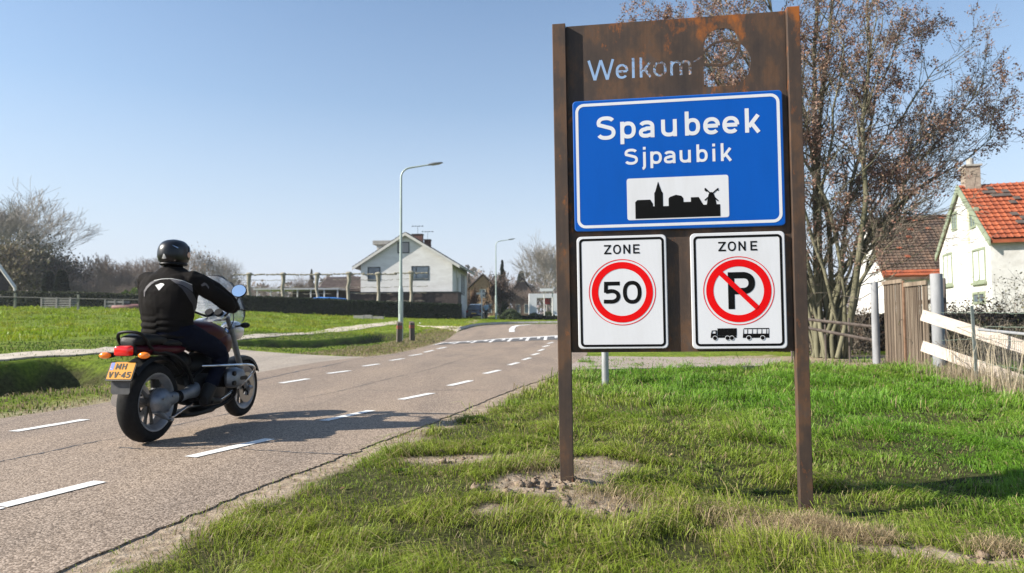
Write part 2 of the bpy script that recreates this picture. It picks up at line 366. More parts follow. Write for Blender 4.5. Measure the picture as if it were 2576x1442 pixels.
# bare soil patches (world centre, radii, strength)
PATCH = [(-.20, 4.66, .58, .19, 1.2), (.55, 4.62, .26, .28, 1.1), (.12, 4.0, .28, .28, 1.05), (.47, 3.70, .24, .22, 1.2), (-.08, 3.52, .16, .10, .8), (1.5, 3.48, .28, .15, .85), (1.78, 3.24, .30, .10, 1.2), (2.2, 3.16, .24, .08, 1.1), (2.9, 3.66, .12, .07, 1.1), (.36, 4.2, .18, .16, 1.2)]
def soil(x, y):
    """1 = bare earth beside the road or round the posts"""
    n = fbm(x * 3.1, y * 3.1, 21); m = np.zeros(np.shape(x))
    for cx, cy, rx, ry, s in PATCH:
        d = np.sqrt(((x - cx) / rx) ** 2 + ((y - cy) / ry) ** 2); m = np.maximum(m, s * (1 - sst(.65, 1.25, d + (n - .5) * 1.1)))
    d = x - xr(y); e = 1 - sst(.17, .34, d + (n - .5) * .36)
    m = np.maximum(m, np.where((d > -.1) & (y < 15), e, 0))
    dl = xl(y) - x; m = np.maximum(m, np.where((dl > -.1), (1 - sst(.05, .9, dl + (n - .5) * .7)) * .75, 0))
    # leaf litter band beyond the verge on the right
    m = np.maximum(m, np.where((x > 1.8) & (y > 13), sst(13.6, 14.6, y + (n - .5) * 1.6) * .9 * (y < 17.5 + 2 * n), 0))
    return np.clip(m, 0, 1)
def lush(x, y):   # 0 dry yellowish, 1 saturated green
    return np.clip(.12 + .8 * sst(1.0, 3.4, x + .15 * (y - 4)) + (fbm(x * .9, y * .9, 5) - .5) * .9, 0, 1)
xs = np.unique(np.round(np.concatenate([np.linspace(-900, -120, 14), np.linspace(-120, -32, 40), np.linspace(-32, -14, 60), np.arange(-14, -2, .2), np.arange(-2, 5.5, .1), np.arange(5.5, 16, .3), np.linspace(16, 60, 50), np.linspace(60, 900, 20)]), 3))
ys = np.unique(np.round(np.concatenate([np.linspace(-40, 0, 20), np.arange(0, 1.8, .3), np.arange(1.8, 7, .1), np.arange(7, 26, .2), np.arange(26, 70, .6), np.linspace(70, 130, 30), np.linspace(130, 1200, 20)]), 3))
GX, GY = np.meshgrid(xs, ys); GZ = tz(GX, GY)
inside = inpoly(GX, GY, ROADP) | inpoly(GX, GY, AP)
near_soil = soil(GX, GY)
edge_d = GX - xr(GY)
GZ = GZ + near_soil * (fbm(GX * 9, GY * 9, 31, 3) - .5) * .055 * (GY < 9) * (~inside) * sst(.12, .4, edge_d)
GZ = GZ - .004 * (np.abs(edge_d) < .3)
_clod = (np.hypot((GX - 1.75) / .5, (GY - 3.3) / .16) < 1) | (np.hypot((GX - .42) / .26, (GY - 3.72) / .2) < 1)
GZ = GZ + _clod * .03 * fbm(GX * 9, GY * 9, 5)
deep = inside & ~((GY < 26) & ((np.abs(xr(GY) - GX) < .32) | (np.abs(GX - xl(GY)) < .32)) & ~inpoly(GX, GY, AP))
GZ = np.where(deep, GZ - .07, GZ)
ny, nx = GX.shape; idx = np.arange(ny * nx).reshape(ny, nx)
F = np.stack([idx[:-1, :-1], idx[:-1, 1:], idx[1:, 1:], idx[1:, :-1]], -1).reshape(-1, 4)
colr = np.stack([near_soil, lush(GX, GY), np.maximum(((GX > xr(GY)) & (GY < 16.5)) * 1.0, sst(.05, .2, ditch(GX, GY)))], -1).reshape(-1, 3)  # blue: verge thatch, plus ditch shade painted as dark ground
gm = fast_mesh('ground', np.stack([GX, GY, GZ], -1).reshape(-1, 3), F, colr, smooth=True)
def ground_mat():
    m = bpy.data.materials.new('soil_and_turf'); m.use_nodes = True; nt = m.node_tree; b = nt.nodes['Principled BSDF']; L = nt.links
    g = nd(nt, 'ShaderNodeNewGeometry'); a = nd(nt, 'ShaderNodeAttribute', attribute_name='Col'); sp = nd(nt, 'ShaderNodeSeparateColor'); L.new(a.outputs['Color'], sp.inputs[0])
    def noise(s, d=6):
        n = nd(nt, 'ShaderNodeTexNoise'); n.inputs['Scale'].default_value = s; n.inputs['Detail'].default_value = d; n.inputs['Roughness'].default_value = .65; L.new(g.outputs['Position'], n.inputs[0]); return n.outputs[0]
    n1, n2, n3 = noise(1.1), noise(14), noise(60)
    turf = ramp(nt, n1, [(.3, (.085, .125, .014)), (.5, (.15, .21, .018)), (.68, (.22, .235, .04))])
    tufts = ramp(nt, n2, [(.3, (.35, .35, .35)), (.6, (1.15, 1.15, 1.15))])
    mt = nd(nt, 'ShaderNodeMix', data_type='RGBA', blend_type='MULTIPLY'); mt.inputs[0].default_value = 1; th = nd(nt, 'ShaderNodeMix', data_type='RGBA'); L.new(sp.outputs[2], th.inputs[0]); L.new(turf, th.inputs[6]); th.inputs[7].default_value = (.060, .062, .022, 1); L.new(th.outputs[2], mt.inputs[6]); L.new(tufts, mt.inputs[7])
    so = ramp(nt, n2, [(.3, (.17, .12, .082)), (.5, (.32, .25, .18)), (.75, (.46, .38, .29))])
    mx = nd(nt, 'ShaderNodeMix', data_type='RGBA'); L.new(sp.outputs[0], mx.inputs[0]); L.new(mt.outputs[2], mx.inputs[6]); L.new(so, mx.inputs[7])
    L.new(mx.outputs[2], b.inputs['Base Color']); b.inputs['Roughness'].default_value = .95; b.inputs['Specular IOR Level'].default_value = .1
    bp = nd(nt, 'ShaderNodeBump'); bp.inputs['Strength'].default_value = .7; bp.inputs['Distance'].default_value = .05; L.new(n2, bp.inputs['Height'])
    bp2 = nd(nt, 'ShaderNodeBump'); bp2.inputs['Strength'].default_value = .5; bp2.inputs['Distance'].default_value = .01; L.new(n3, bp2.inputs['Height']); L.new(bp.outputs[0], bp2.inputs['Normal']); L.new(bp2.outputs[0], b.inputs['Normal'])
    return m
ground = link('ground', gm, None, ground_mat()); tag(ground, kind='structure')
def asphalt_mat(name, lo, mid, hi, stone=115):
    m = bpy.data.materials.new(name); m.use_nodes = True; nt = m.node_tree; b = nt.nodes['Principled BSDF']; L = nt.links
    g = nd(nt, 'ShaderNodeNewGeometry')
    v = nd(nt, 'ShaderNodeTexVoronoi'); v.inputs['Scale'].default_value = stone; L.new(g.outputs['Position'], v.inputs[0])
    sep = nd(nt, 'ShaderNodeSeparateColor'); L.new(v.outputs['Color'], sep.inputs[0])
    st = ramp(nt, sep.outputs[0], [(.0, lo), (.45, mid), (.9, hi)])
    n = nd(nt, 'ShaderNodeTexNoise'); n.inputs['Scale'].default_value = .9; n.inputs['Detail'].default_value = 6; L.new(g.outputs['Position'], n.inputs[0])
    big = ramp(nt, n.outputs[0], [(.3, (.80, .80, .81)), (.5, (1, .99, .98)), (.7, (1.14, 1.12, 1.08))])
    mpn = nd(nt, 'ShaderNodeMapping'); mpn.inputs['Rotation'].default_value = (0, 0, .2); mpn.inputs['Scale'].default_value = (1.6, .35, 1); L.new(g.outputs['Position'], mpn.inputs[0]); L.new(mpn.outputs[0], n.inputs[0])
    mx = nd(nt, 'ShaderNodeMix', data_type='RGBA', blend_type='MULTIPLY'); mx.inputs[0].default_value = 1; L.new(st, mx.inputs[6]); L.new(big, mx.inputs[7])
    gap = ramp(nt, v.outputs['Distance'], [(.35, (1, 1, 1)), (.75, (.70, .67, .65))])
    mx2 = nd(nt, 'ShaderNodeMix', data_type='RGBA', blend_type='MULTIPLY'); mx2.inputs[0].default_value = 1; L.new(mx.outputs[2], mx2.inputs[6]); L.new(gap, mx2.inputs[7])
    L.new(mx2.outputs[2], b.inputs['Base Color']); b.inputs['Roughness'].default_value = .82; b.inputs['Specular IOR Level'].default_value = .3
    bp = nd(nt, 'ShaderNodeBump', invert=True); bp.inputs['Strength'].default_value = .32; bp.inputs['Distance'].default_value = .006; L.new(v.outputs['Distance'], bp.inputs['Height']); L.new(bp.outputs[0], b.inputs['Normal'])
    return m
M_ASPH = asphalt_mat('asphalt', (.118, .088, .064), (.240, .185, .138), (.44, .355, .28))
M_ASPH2 = asphalt_mat('side_asphalt', (.26, .22, .175), (.36, .31, .25), (.48, .42, .35), 70)
def ruled(name, Le, Ri, mat, lift, cols=14, skirt=.1, k=4, parent=None, zf=tz0, rough=0):
    A = dense(Le, k); B = dense(Ri, k)
    if rough:
        j = np.arange(len(B)); B = B + np.stack([(fbm(j * .23, j * 0, 4, 3) - .5) * rough + (fbm(j * .9, j * 0, 14, 2) - .5) * .03, j * 0], -1)
    V = []; n = len(A)
    for i in range(n):
        for c in range(cols + 1):
            q = A[i] + (B[i] - A[i]) * c / cols; V.append((q[0], q[1], 0))
    V = np.array(V); V[:, 2] = zf(V[:, 0], V[:, 1]) + lift; w = cols + 1
    Ls = V.reshape(n, w, 3)[:, 0].copy(); Rs = V.reshape(n, w, 3)[:, -1].copy(); Ls[:, 2] -= skirt; Rs[:, 2] -= skirt
    G = np.concatenate([Ls[:, None], V.reshape(n, w, 3), Rs[:, None]], 1); w += 2; V = G.reshape(-1, 3)
    ii = np.arange(n * w).reshape(n, w); F = np.stack([ii[:-1, :-1], ii[:-1, 1:], ii[1:, 1:], ii[1:, :-1]], -1).reshape(-1, 4)
    me = fast_mesh(name, V, F); return link(name, me, parent, mat)
road = ruled('road', RLs, RRs, M_ASPH, .005, rough=.075, k=12); tag(road, kind='structure')
side = ruled('side_road', AN[::-1], AF[::-1], M_ASPH2, .002); tag(side, kind='structure')
# lane markings, each worn dash a piece of the road
M_PAINT = pm('road_paint', (.30, .26, .22), (.72, .71, .68), scale=38, contrast=(.33, .43), rough=.7)
def rquad(name, pts, mat, lift, parent=road, sub=4):
    P = [np.array(gpx(*p))[:2] for p in pts]; V = []; F = []
    for i in range(sub + 1):
        for j in range(sub + 1):
            u, v = i / sub, j / sub; q = (P[0] * (1 - u) + P[1] * u) * (1 - v) + (P[3] * (1 - u) + P[2] * u) * v; V.append((q[0], q[1], 0))
    V = np.array(V); V[:, 2] = tz0(V[:, 0], V[:, 1]) + lift; w = sub + 1
    F = [(i * w + j, (i + 1) * w + j, (i + 1) * w + j + 1, i * w + j + 1) for i in range(sub) for j in range(sub)]
    return link(name, fast_mesh(name, V, np.array(F)), parent, mat)
def wdash(p, q, w, name='lane_marking', mat=M_PAINT, lift=.0105):
    A = gpx(*p)[:2]; B = gpx(*q)[:2]; d = B - A; nrm = np.array([-d[1], d[0]]) / np.linalg.norm(d) * w / 2; V = []
    for i in range(5):
        c = A + d * i / 4
        for s in (-1, 1): V.append((*(c + s * nrm * (1 + .06 * math.sin(i * 3.1 + p[0]))), 0))
    V = np.array(V); V[:, 2] = tz0(V[:, 0], V[:, 1]) + lift
    return link(name, fast_mesh(name, V, np.array([(2 * i, 2 * i + 1, 2 * i + 3, 2 * i + 2) for i in range(4)])), road, mat)
for p, q in [((-250, 1342), (-5, 1280)), ((0, 1278), (252, 1215)), ((478, 1153), (679, 1107)), ((813, 1061), (934, 1035)), ((1008, 1007), (1086, 991)), ((1130, 972), (1185, 959)), ((1219, 941.5), (1257, 932.5)), ((1281, 919.5), (1304, 913)), ((1315, 906.5), (1334, 901)),
             ((1338, 894.5), (1355, 889.5)), ((1354, 884), (1368, 879)), ((1366, 873.5), (1381, 869.5)), ((1378, 865), (1391, 861.5)),
             ((33, 1088), (215, 1057.5)), ((706, 965.5), (775, 954.5)), ((825, 941), (879, 934)), ((914, 922.5), (952, 917)), ((982, 908), (1015, 903)), ((1030, 896), (1061, 891)), ((1068, 887), (1090, 882)), ((1100, 878.5), (1122, 874))]:
    wdash(p, q, .115)
for a, b in zip([(1288, 836), (1287, 829), (1293, 822.5), (1305, 819.5)], [(1287, 829), (1293, 822.5), (1305, 819.5), (1335, 817.5)]): wdash(a, b, .3, lift=.02)
M_TAR = pm('tar', (.055, .050, .048), (.11, .10, .095), scale=20, rough=.55)
def seam(pts, w):
    P = np.array([gpx(*p)[:2] for p in pts]); P = smooth_line(P, 3); V = []
    for i in range(len(P)):
        d = P[min(i + 1, len(P) - 1)] - P[max(i - 1, 0)]; n = np.array([-d[1], d[0]]) / (np.linalg.norm(d) + 1e-9); ww = w * (.12 + .75 * random.random()) / 2
        j = n * random.uniform(-.4, .4) * w
        V += [(*(P[i] + n * ww + j), 0), (*(P[i] - n * ww + j), 0)]
    V = np.array(V); V[:, 2] = tz0(V[:, 0], V[:, 1]) + .0078
    return link('tar_seam', fast_mesh('tar_seam', V, np.array([(2 * i, 2 * i + 1, 2 * i + 3, 2 * i + 2) for i in range(len(P) - 1)])), road, M_TAR)
seam([(-60, 1176), (0, 1163), (55, 1152), (120, 1139), (210, 1119), (317, 1099), (500, 1058), (640, 1029)], .035)
seam([(742, 1007), (780, 1000), (841, 988), (900, 974), (985, 952), (1074, 933), (1120, 918), (1187, 896), (1260, 874)], .022)
seam([(300, 1128), (380, 1133), (480, 1129), (560, 1129), (640, 1134), (730, 1140), (810, 1142), (885, 1147)], .035)
seam([(940, 984), (1020, 984), (1100, 983), (1180, 982), (1275, 984)], .03)
seam([(640, 960), (700, 946), (760, 933), (830, 921), (900, 903), (990, 893)], .05)
seam([(1130, 915), (1200, 913), (1275, 916)], .04)
# raised ramp of dark pavers and white blocks
M_PAV = pm('dark_paver', (.085, .083, .085), (.14, .135, .13), scale=9, rough=.8)
M_WBLK = pm('white_paver', (.62, .6, .57), (.74, .72, .69), scale=12, rough=.7)
T0, T1 = np.array([1112, 863.6]), np.array([1404, 845.6]); B0, B1 = np.array([1088, 869]), np.array([1404, 855.3])
def rampt(u, v):
    t = T0 + (T1 - T0) * u + np.array([0, -4.2 * u * (1 - u)]); b = B0 + (B1 - B0) * u + np.array([0, -3.0 * u * (1 - u)]); return tuple(b + (t - b) * v)
NB = 34
for i in range(NB):
    u0, u1 = i / NB, (i + 1) / NB - .003
    for (v0, v1) in ((0.0, .44), (.48, .88)):
        long_ = (i % 5 == 0); short = (i % 5 == 3) and v0 > .3
        m = M_WBLK if (long_ or short) else M_PAV
        rquad('paver', [rampt(u0, v0), rampt(u1, v0), rampt(u1, v1), rampt(u0, v1)], m, .018, sub=1)
rquad('lane_marking', [rampt(0, .9), rampt(.5, .9), rampt(.5, 1.08), rampt(0, 1.08)], M_WBLK, .019); rquad('lane_marking', [rampt(.5, .9), rampt(1, .9), rampt(1, 1.08), rampt(.5, 1.08)], M_WBLK, .019)
# footpaths
M_PATH = pm('path_gravel', (.36, .30, .23), (.52, .45, .36), scale=3, rough=.95, bump=.3, bscale=30)
def band(name, up, lo, mat):
    U_ = smooth_line(np.array([gpx(*p)[:2] for p in up])); L_ = smooth_line(np.array([gpx(*p)[:2] for p in lo])); o = ruled(name, U_, L_, mat, .03, cols=4, skirt=.03, k=2, zf=tz)
    return tag(o, kind='structure')
band('footpath', [(-420, 925), (-200, 910), (0, 897), (130, 884), (290, 878), (590, 848), (800, 829), (900, 820), (1006, 807)], [(-420, 945), (-200, 926), (0, 911), (130, 900), (290, 893), (590, 860), (800, 839), (900, 829), (1006, 815)], M_PATH)
band('footpath', [(1050, 819.5), (1090, 821), (1130, 822), (1175, 822.5)], [(1060, 822), (1100, 825.5), (1125, 829), (1150, 835)], M_PATH)
# block paved driveway behind the sign
def paver_mat():
    m = bpy.data.materials.new('driveway_blocks'); m.use_nodes = True; nt = m.node_tree; b = nt.nodes['Principled BSDF']; L = nt.links
    g = nd(nt, 'ShaderNodeNewGeometry'); mp = nd(nt, 'ShaderNodeMapping'); mp.inputs['Rotation'].default_value = (0, 0, .35); L.new(g.outputs['Position'], mp.inputs[0])
    br = nd(nt, 'ShaderNodeTexBrick'); br.inputs['Scale'].default_value = 1; br.inputs['Brick Width'].default_value = .21; br.inputs['Row Height'].default_value = .105; br.inputs['Mortar Size'].default_value = .006
    br.inputs['Color1'].default_value = (.30, .235, .19, 1); br.inputs['Color2'].default_value = (.38, .31, .26, 1); br.inputs['Mortar'].default_value = (.12, .10, .08, 1)
    L.new(mp.outputs[0], br.inputs[0]); L.new(br.outputs[0], b.inputs['Base Color']); b.inputs['Roughness'].default_value = .85
    bp = nd(nt, 'ShaderNodeBump', invert=True); bp.inputs['Strength'].default_value = .6; bp.inputs['Distance'].default_value = .01; L.new(br.outputs['Fac'], bp.inputs['Height']); L.new(bp.outputs[0], b.inputs['Normal']); return m
dl = np.array([(1.25, 13.9), (1.7, 16.4), (2.2, 19.5)]); 
dr = ruled('driveway', np.array([(.95, 12.7), (3.2, 13.3), (5.4, 13.9)]), np.array([(1.9, 18.0), (4.2, 17.2), (6.4, 16.3)]), paver_mat(), .05, cols=8, skirt=.15, k=6, zf=tz0); tag(dr, kind='structure')
# kerb along the far left edge of the road
M_CONC = pm('concrete', (.26, .245, .22), (.40, .38, .345), scale=7, rough=.9, bump=.15)
kb = smooth_line(np.array([(-2.95, 39.3), (-2.4, 42.8), (-1.2, 45.2), (.4, 47.2), (6, 48.6), (20, 49.8)]), 2); mb = MB()
mb.tube([(x - .1, y + .1, float(tz0(x, y)) + .05) for x, y in kb], .12, 4); tag(mb.build('kerb', M_CONC), kind='structure')
# ================================================================ GRASS
M_GRASS = leafmat('grass_blades', .36, .5)
def blades(x, y, z, h, w, ang, lean, c0, c1):
    n = len(x); dx, dy = np.cos(ang), np.sin(ang); V = np.empty((n, 5, 3)); sx, sy = -dy * w / 2, dx * w / 2
    fa = rng.uniform(0, 6.28, n); sx, sy = np.cos(fa) * w / 2, np.sin(fa) * w / 2
    V[:, 0] = np.stack([x - sx, y - sy, z - .01], -1); V[:, 1] = np.stack([x + sx, y + sy, z - .01], -1)
    mx_, my_ = x + dx * lean * h * .35, y + dy * lean * h * .35; mz = z + h * .6
    V[:, 2] = np.stack([mx_ - sx * .7, my_ - sy * .7, mz], -1); V[:, 3] = np.stack([mx_ + sx * .7, my_ + sy * .7, mz], -1)
    V[:, 4] = np.stack([x + dx * lean * h, y + dy * lean * h, z + h * np.maximum(1 - lean * .45, .3)], -1)
    b = np.arange(n)[:, None] * 5; F = np.concatenate([b + [0, 1, 3], b + [0, 3, 2], b + [2, 3, 4]], 0)
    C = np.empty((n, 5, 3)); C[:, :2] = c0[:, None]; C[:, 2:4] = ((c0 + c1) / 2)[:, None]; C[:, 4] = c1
    return V.reshape(-1, 3), F, C.reshape(-1, 3)
def field(name, label, x0, x1, y0, y1, per, dens, hgt, wid, colf, leanr=(.15, .8), cull=1.6):
    A = (x1 - x0) * (y1 - y0); n = int(A * per); x = rng.uniform(x0, x1, n); y = rng.uniform(y0, y1, n)
    k = (np.abs(x) < y * .77 + cull) & (rng.random(n) < dens(x, y)); x, y = x[k], y[k]
    k = ~(inpoly(x, y, ROADP) | inpoly(x, y, AP)); x, y = x[k], y[k]; n = len(x)
    z = tz(x, y); h = hgt(x, y) * rng.uniform(.5, 1.25, n) * np.where(rng.random(n) < .06, 1.7, 1); w = wid(x, y) * rng.uniform(.7, 1.3, n)
    tus = sst(.5, .8, fbm(x * 4.5, y * 4.5, 91)); ang = fbm(x * 1.1, y * 1.1, 51) * 16 + rng.normal(0, .9, n); lean = rng.uniform(leanr[0], leanr[1], n) * (.7 + .9 * vnoise(x * 2.3, y * 2.3, 93)); h = h * (1 + .7 * tus)
    c0, c1 = colf(x, y, n); V, F_, C = blades(x, y, z, h, w, ang, lean, c0, c1)
    o = link(name, fast_mesh(name, V, F_, C), None, M_GRASS); tag(o, label, 'grass', kind='stuff'); print(name, n); return o
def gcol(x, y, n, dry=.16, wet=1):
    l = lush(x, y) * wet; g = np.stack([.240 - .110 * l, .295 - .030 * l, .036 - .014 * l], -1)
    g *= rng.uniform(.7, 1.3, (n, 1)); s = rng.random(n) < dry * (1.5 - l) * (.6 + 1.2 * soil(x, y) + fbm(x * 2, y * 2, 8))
    g[s] = np.array([.38, .30, .15]) * rng.uniform(.6, 1.15, (s.sum(), 1)); return g * .42, g * 1.6  # shade at the blade foot and highlight at the tip painted in
clump = lambda x, y: sst(.32, .72, fbm(x * 2.6, y * 2.6, 12)) 
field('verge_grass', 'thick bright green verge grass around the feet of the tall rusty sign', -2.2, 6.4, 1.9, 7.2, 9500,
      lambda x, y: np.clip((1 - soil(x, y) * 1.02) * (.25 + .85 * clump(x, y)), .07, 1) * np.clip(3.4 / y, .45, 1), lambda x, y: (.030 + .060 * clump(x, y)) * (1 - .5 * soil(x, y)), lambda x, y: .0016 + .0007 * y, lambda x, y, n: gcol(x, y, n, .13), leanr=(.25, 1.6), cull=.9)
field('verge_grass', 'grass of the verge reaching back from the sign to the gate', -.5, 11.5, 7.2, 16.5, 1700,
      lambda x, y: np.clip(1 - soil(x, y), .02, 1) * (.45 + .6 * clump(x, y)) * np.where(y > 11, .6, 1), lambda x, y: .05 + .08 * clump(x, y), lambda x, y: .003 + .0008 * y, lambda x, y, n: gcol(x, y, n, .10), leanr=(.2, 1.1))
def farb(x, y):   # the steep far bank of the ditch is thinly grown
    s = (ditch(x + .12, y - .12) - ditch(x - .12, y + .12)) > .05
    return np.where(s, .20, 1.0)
def dcol(x, y, n):  # ditch blades coloured darker to paint in the deep shade
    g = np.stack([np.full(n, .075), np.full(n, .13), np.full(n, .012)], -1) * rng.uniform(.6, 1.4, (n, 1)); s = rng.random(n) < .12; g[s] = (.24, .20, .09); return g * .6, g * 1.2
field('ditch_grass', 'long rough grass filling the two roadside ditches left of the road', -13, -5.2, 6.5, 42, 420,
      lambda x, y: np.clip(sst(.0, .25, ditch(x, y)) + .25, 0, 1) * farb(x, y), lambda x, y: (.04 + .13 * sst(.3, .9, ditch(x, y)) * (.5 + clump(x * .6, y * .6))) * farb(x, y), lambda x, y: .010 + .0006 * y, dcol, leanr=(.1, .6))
def vcol(x, y, n):
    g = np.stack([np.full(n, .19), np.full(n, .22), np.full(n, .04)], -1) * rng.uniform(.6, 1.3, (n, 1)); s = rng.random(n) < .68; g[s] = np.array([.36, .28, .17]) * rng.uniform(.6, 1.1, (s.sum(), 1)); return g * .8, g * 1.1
field('verge_grass', 'thin dry grass strip between the left road edge and the ditches', -7, -2.9, 6.3, 42, 900,
      lambda x, y: ((xl(y) - x) > .03) * ((xl(y) - x) < 2.2) * np.clip(1 - soil(x, y) * .7, .05, 1) * .5, lambda x, y: .03 + .04 * clump(x, y), lambda x, y: .007 + .0007 * y, vcol)
def fcol(x, y, n):
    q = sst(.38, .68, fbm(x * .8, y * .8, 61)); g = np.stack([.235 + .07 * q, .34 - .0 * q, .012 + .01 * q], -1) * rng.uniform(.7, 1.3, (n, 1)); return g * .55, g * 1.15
field('field_grass', 'bright green grass of the open field beyond the footpath on the left', -46, -9, 17, 62, 60,
      lambda x, y: np.clip(.3 + .9 * clump(x * .35, y * .35), 0, 1) * (x < -13.5 + .1 * (y - 35) * (y > 40)) , lambda x, y: .05 + .11 * clump(x * .35, y * .35), lambda x, y: .016 + .0009 * y, fcol, leanr=(.1, .7))
field('field_grass', 'grass around the street lamps before the long dark hedge', -15, 6, 38, 72, 45,
      lambda x, y: np.clip(.5 + .6 * clump(x * .4, y * .4), 0, 1), lambda x, y: .05 + .07 * clump(x * .4, y * .4), lambda x, y: .03 + x * 0, fcol, leanr=(.1, .7))
# straw and dug-up earth
def straw(name, label, spots):
    Vs, Fs, Cs, b = [], [], [], 0
    for cx, cy, rx, ry, n, hh in spots:
        a = rng.uniform(0, 6.28, n); r = np.sqrt(rng.random(n)); x = cx + rx * r * np.cos(a); y = cy + ry * r * np.sin(a); z = tz(x, y) + hh * (1 - r) * rng.random(n)
        g = np.array([.44, .34, .20]) * rng.uniform(.45, 1.2, (n, 1)); V, F_, C = blades(x, y, z, rng.uniform(.04, .13, n), rng.uniform(.002, .004, n), rng.uniform(0, 6.28, n), rng.uniform(.8, 1.6, n), g, g)
        Vs.append(V); Fs.append(F_ + b); Cs.append(C); b += len(V)
    return tag(link(name, fast_mesh(name, np.concatenate(Vs), np.concatenate(Fs), np.concatenate(Cs)), None, M_GRASS), label, 'straw', kind='stuff')
straw('straw', 'heap of dry straw and dead grass around the foot of the right sign post', [(1.54, 3.57, .20, .15, 1300, .07), (1.72, 3.44, .20, .12, 1000, .06), (1.16, 3.68, .24, .18, 650, .03), (1.3, 3.4, .25, .12, 500, .03), (2.3, 3.3, .16, .08, 450, .04), (.6, 3.8, .3, .25, 500, .02), (2.95, 3.75, .12, .08, 300, .04), (.2, 4.35, .3, .2, 200, .01)])
M_SOIL = pm('clod_soil', (.15, .105, .07), (.30, .23, .165), scale=40, rough=1, bump=.6, bscale=90)
mb = MB()
for cx, cy, rx, ry, n in [(1.95, 3.2, .5, .10, 150), (.45, 3.72, .2, .17, 120), (.3, 4.1, .12, .1, 30), (.05, 3.95, .3, .25, 40), (2.92, 3.66, .1, .05, 20), (-.1, 4.6, .5, .15, 25)]:
    for i in range(n):
        a = rng.uniform(0, 6.28); r = math.sqrt(rng.random()); x = cx + rx * r * math.cos(a); y = cy + ry * r * math.sin(a); s = rng.choice([.006, .010, .016, .028], p=[.36, .34, .2, .10])
        b0 = len(mb.v); mb.ell((x, y, float(tz(x, y)) + s * .3), (s * rng.uniform(.8, 1.3), s * rng.uniform(.8, 1.3), s * .8), 3)
        for k in range(b0, len(mb.v)):
            q = mb.v[k]; mb.v[k] = tuple(q[j] + rng.uniform(-1, 1) * s * .30 for j in range(3))
tag(mb.build('soil_clods', M_SOIL, smooth='all'), 'crumbled brown soil clods dug up around the sign posts', 'soil', kind='stuff')

# fallen leaves and broad-leaved weeds in the verge
n = 420; x = rng.uniform(-1.2, 6, n); y = rng.uniform(2.2, 11, n); k = (x > xr(y) + .1); x, y = x[k], y[k]; n = len(x); z = tz(x, y) + .03 * rng.random(n)
V = []; F = []; Cc = []
for i in range(n):
    a = rng.uniform(0, 6.28); s = rng.uniform(.010, .024); t1, t2 = rng.uniform(-.6, .6, 2); c, d = math.cos(a) * s, math.sin(a) * s; b = len(V)
    V += [(x[i] - c, y[i] - d, z[i] - t1 * s), (x[i] + d * .5, y[i] - c * .5, z[i] + t2 * s), (x[i] + c, y[i] + d, z[i] + t1 * s), (x[i] - d * .5, y[i] + c * .5, z[i] - t2 * s)]; F.append((b, b + 1, b + 2, b + 3)); Cc += [np.array((.30, .20, .12)) * rng.uniform(.5, 1.3)] * 4
tag(link('dead_leaves', fast_mesh('dead_leaves', V, np.array(F), np.array(Cc)), None, M_GRASS), 'scattered small dead brown leaves lying in the verge grass', 'dead leaves', kind='stuff')
V = []; F = []; Cc = []
for _ in range(95):
    cx, cy = rng.uniform(-.8, 6), rng.uniform(2.4, 10)
    if cx < float(xr(cy)) + .35: continue
    cz = float(tz(cx, cy)); g = np.array((.10, .15, .025)) * rng.uniform(.7, 1.3)
    for j in range(rng.integers(6, 11)):
        a = rng.uniform(0, 6.28); L_ = rng.uniform(.025, .06); w = L_ * .22; ca, sa = math.cos(a), math.sin(a); P = [(0, 0, .01), (L_ * .5, -w, .035), (L_ * .5, w, .035), (L_, 0, .02 + rng.uniform(0, .03))]; b = len(V)
        V += [(cx + p * ca - q * sa, cy + p * sa + q * ca, cz + r) for p, q, r in P]; F += [(b, b + 1, b + 3), (b, b + 3, b + 2)]; Cc += [g * .7, g, g, g * 1.2]
tag(link('weeds', fast_mesh('weeds', V, np.array(F), np.array(Cc)), None, M_GRASS), 'low broad-leaved weed rosettes scattered through the verge grass', 'weeds', kind='stuff')
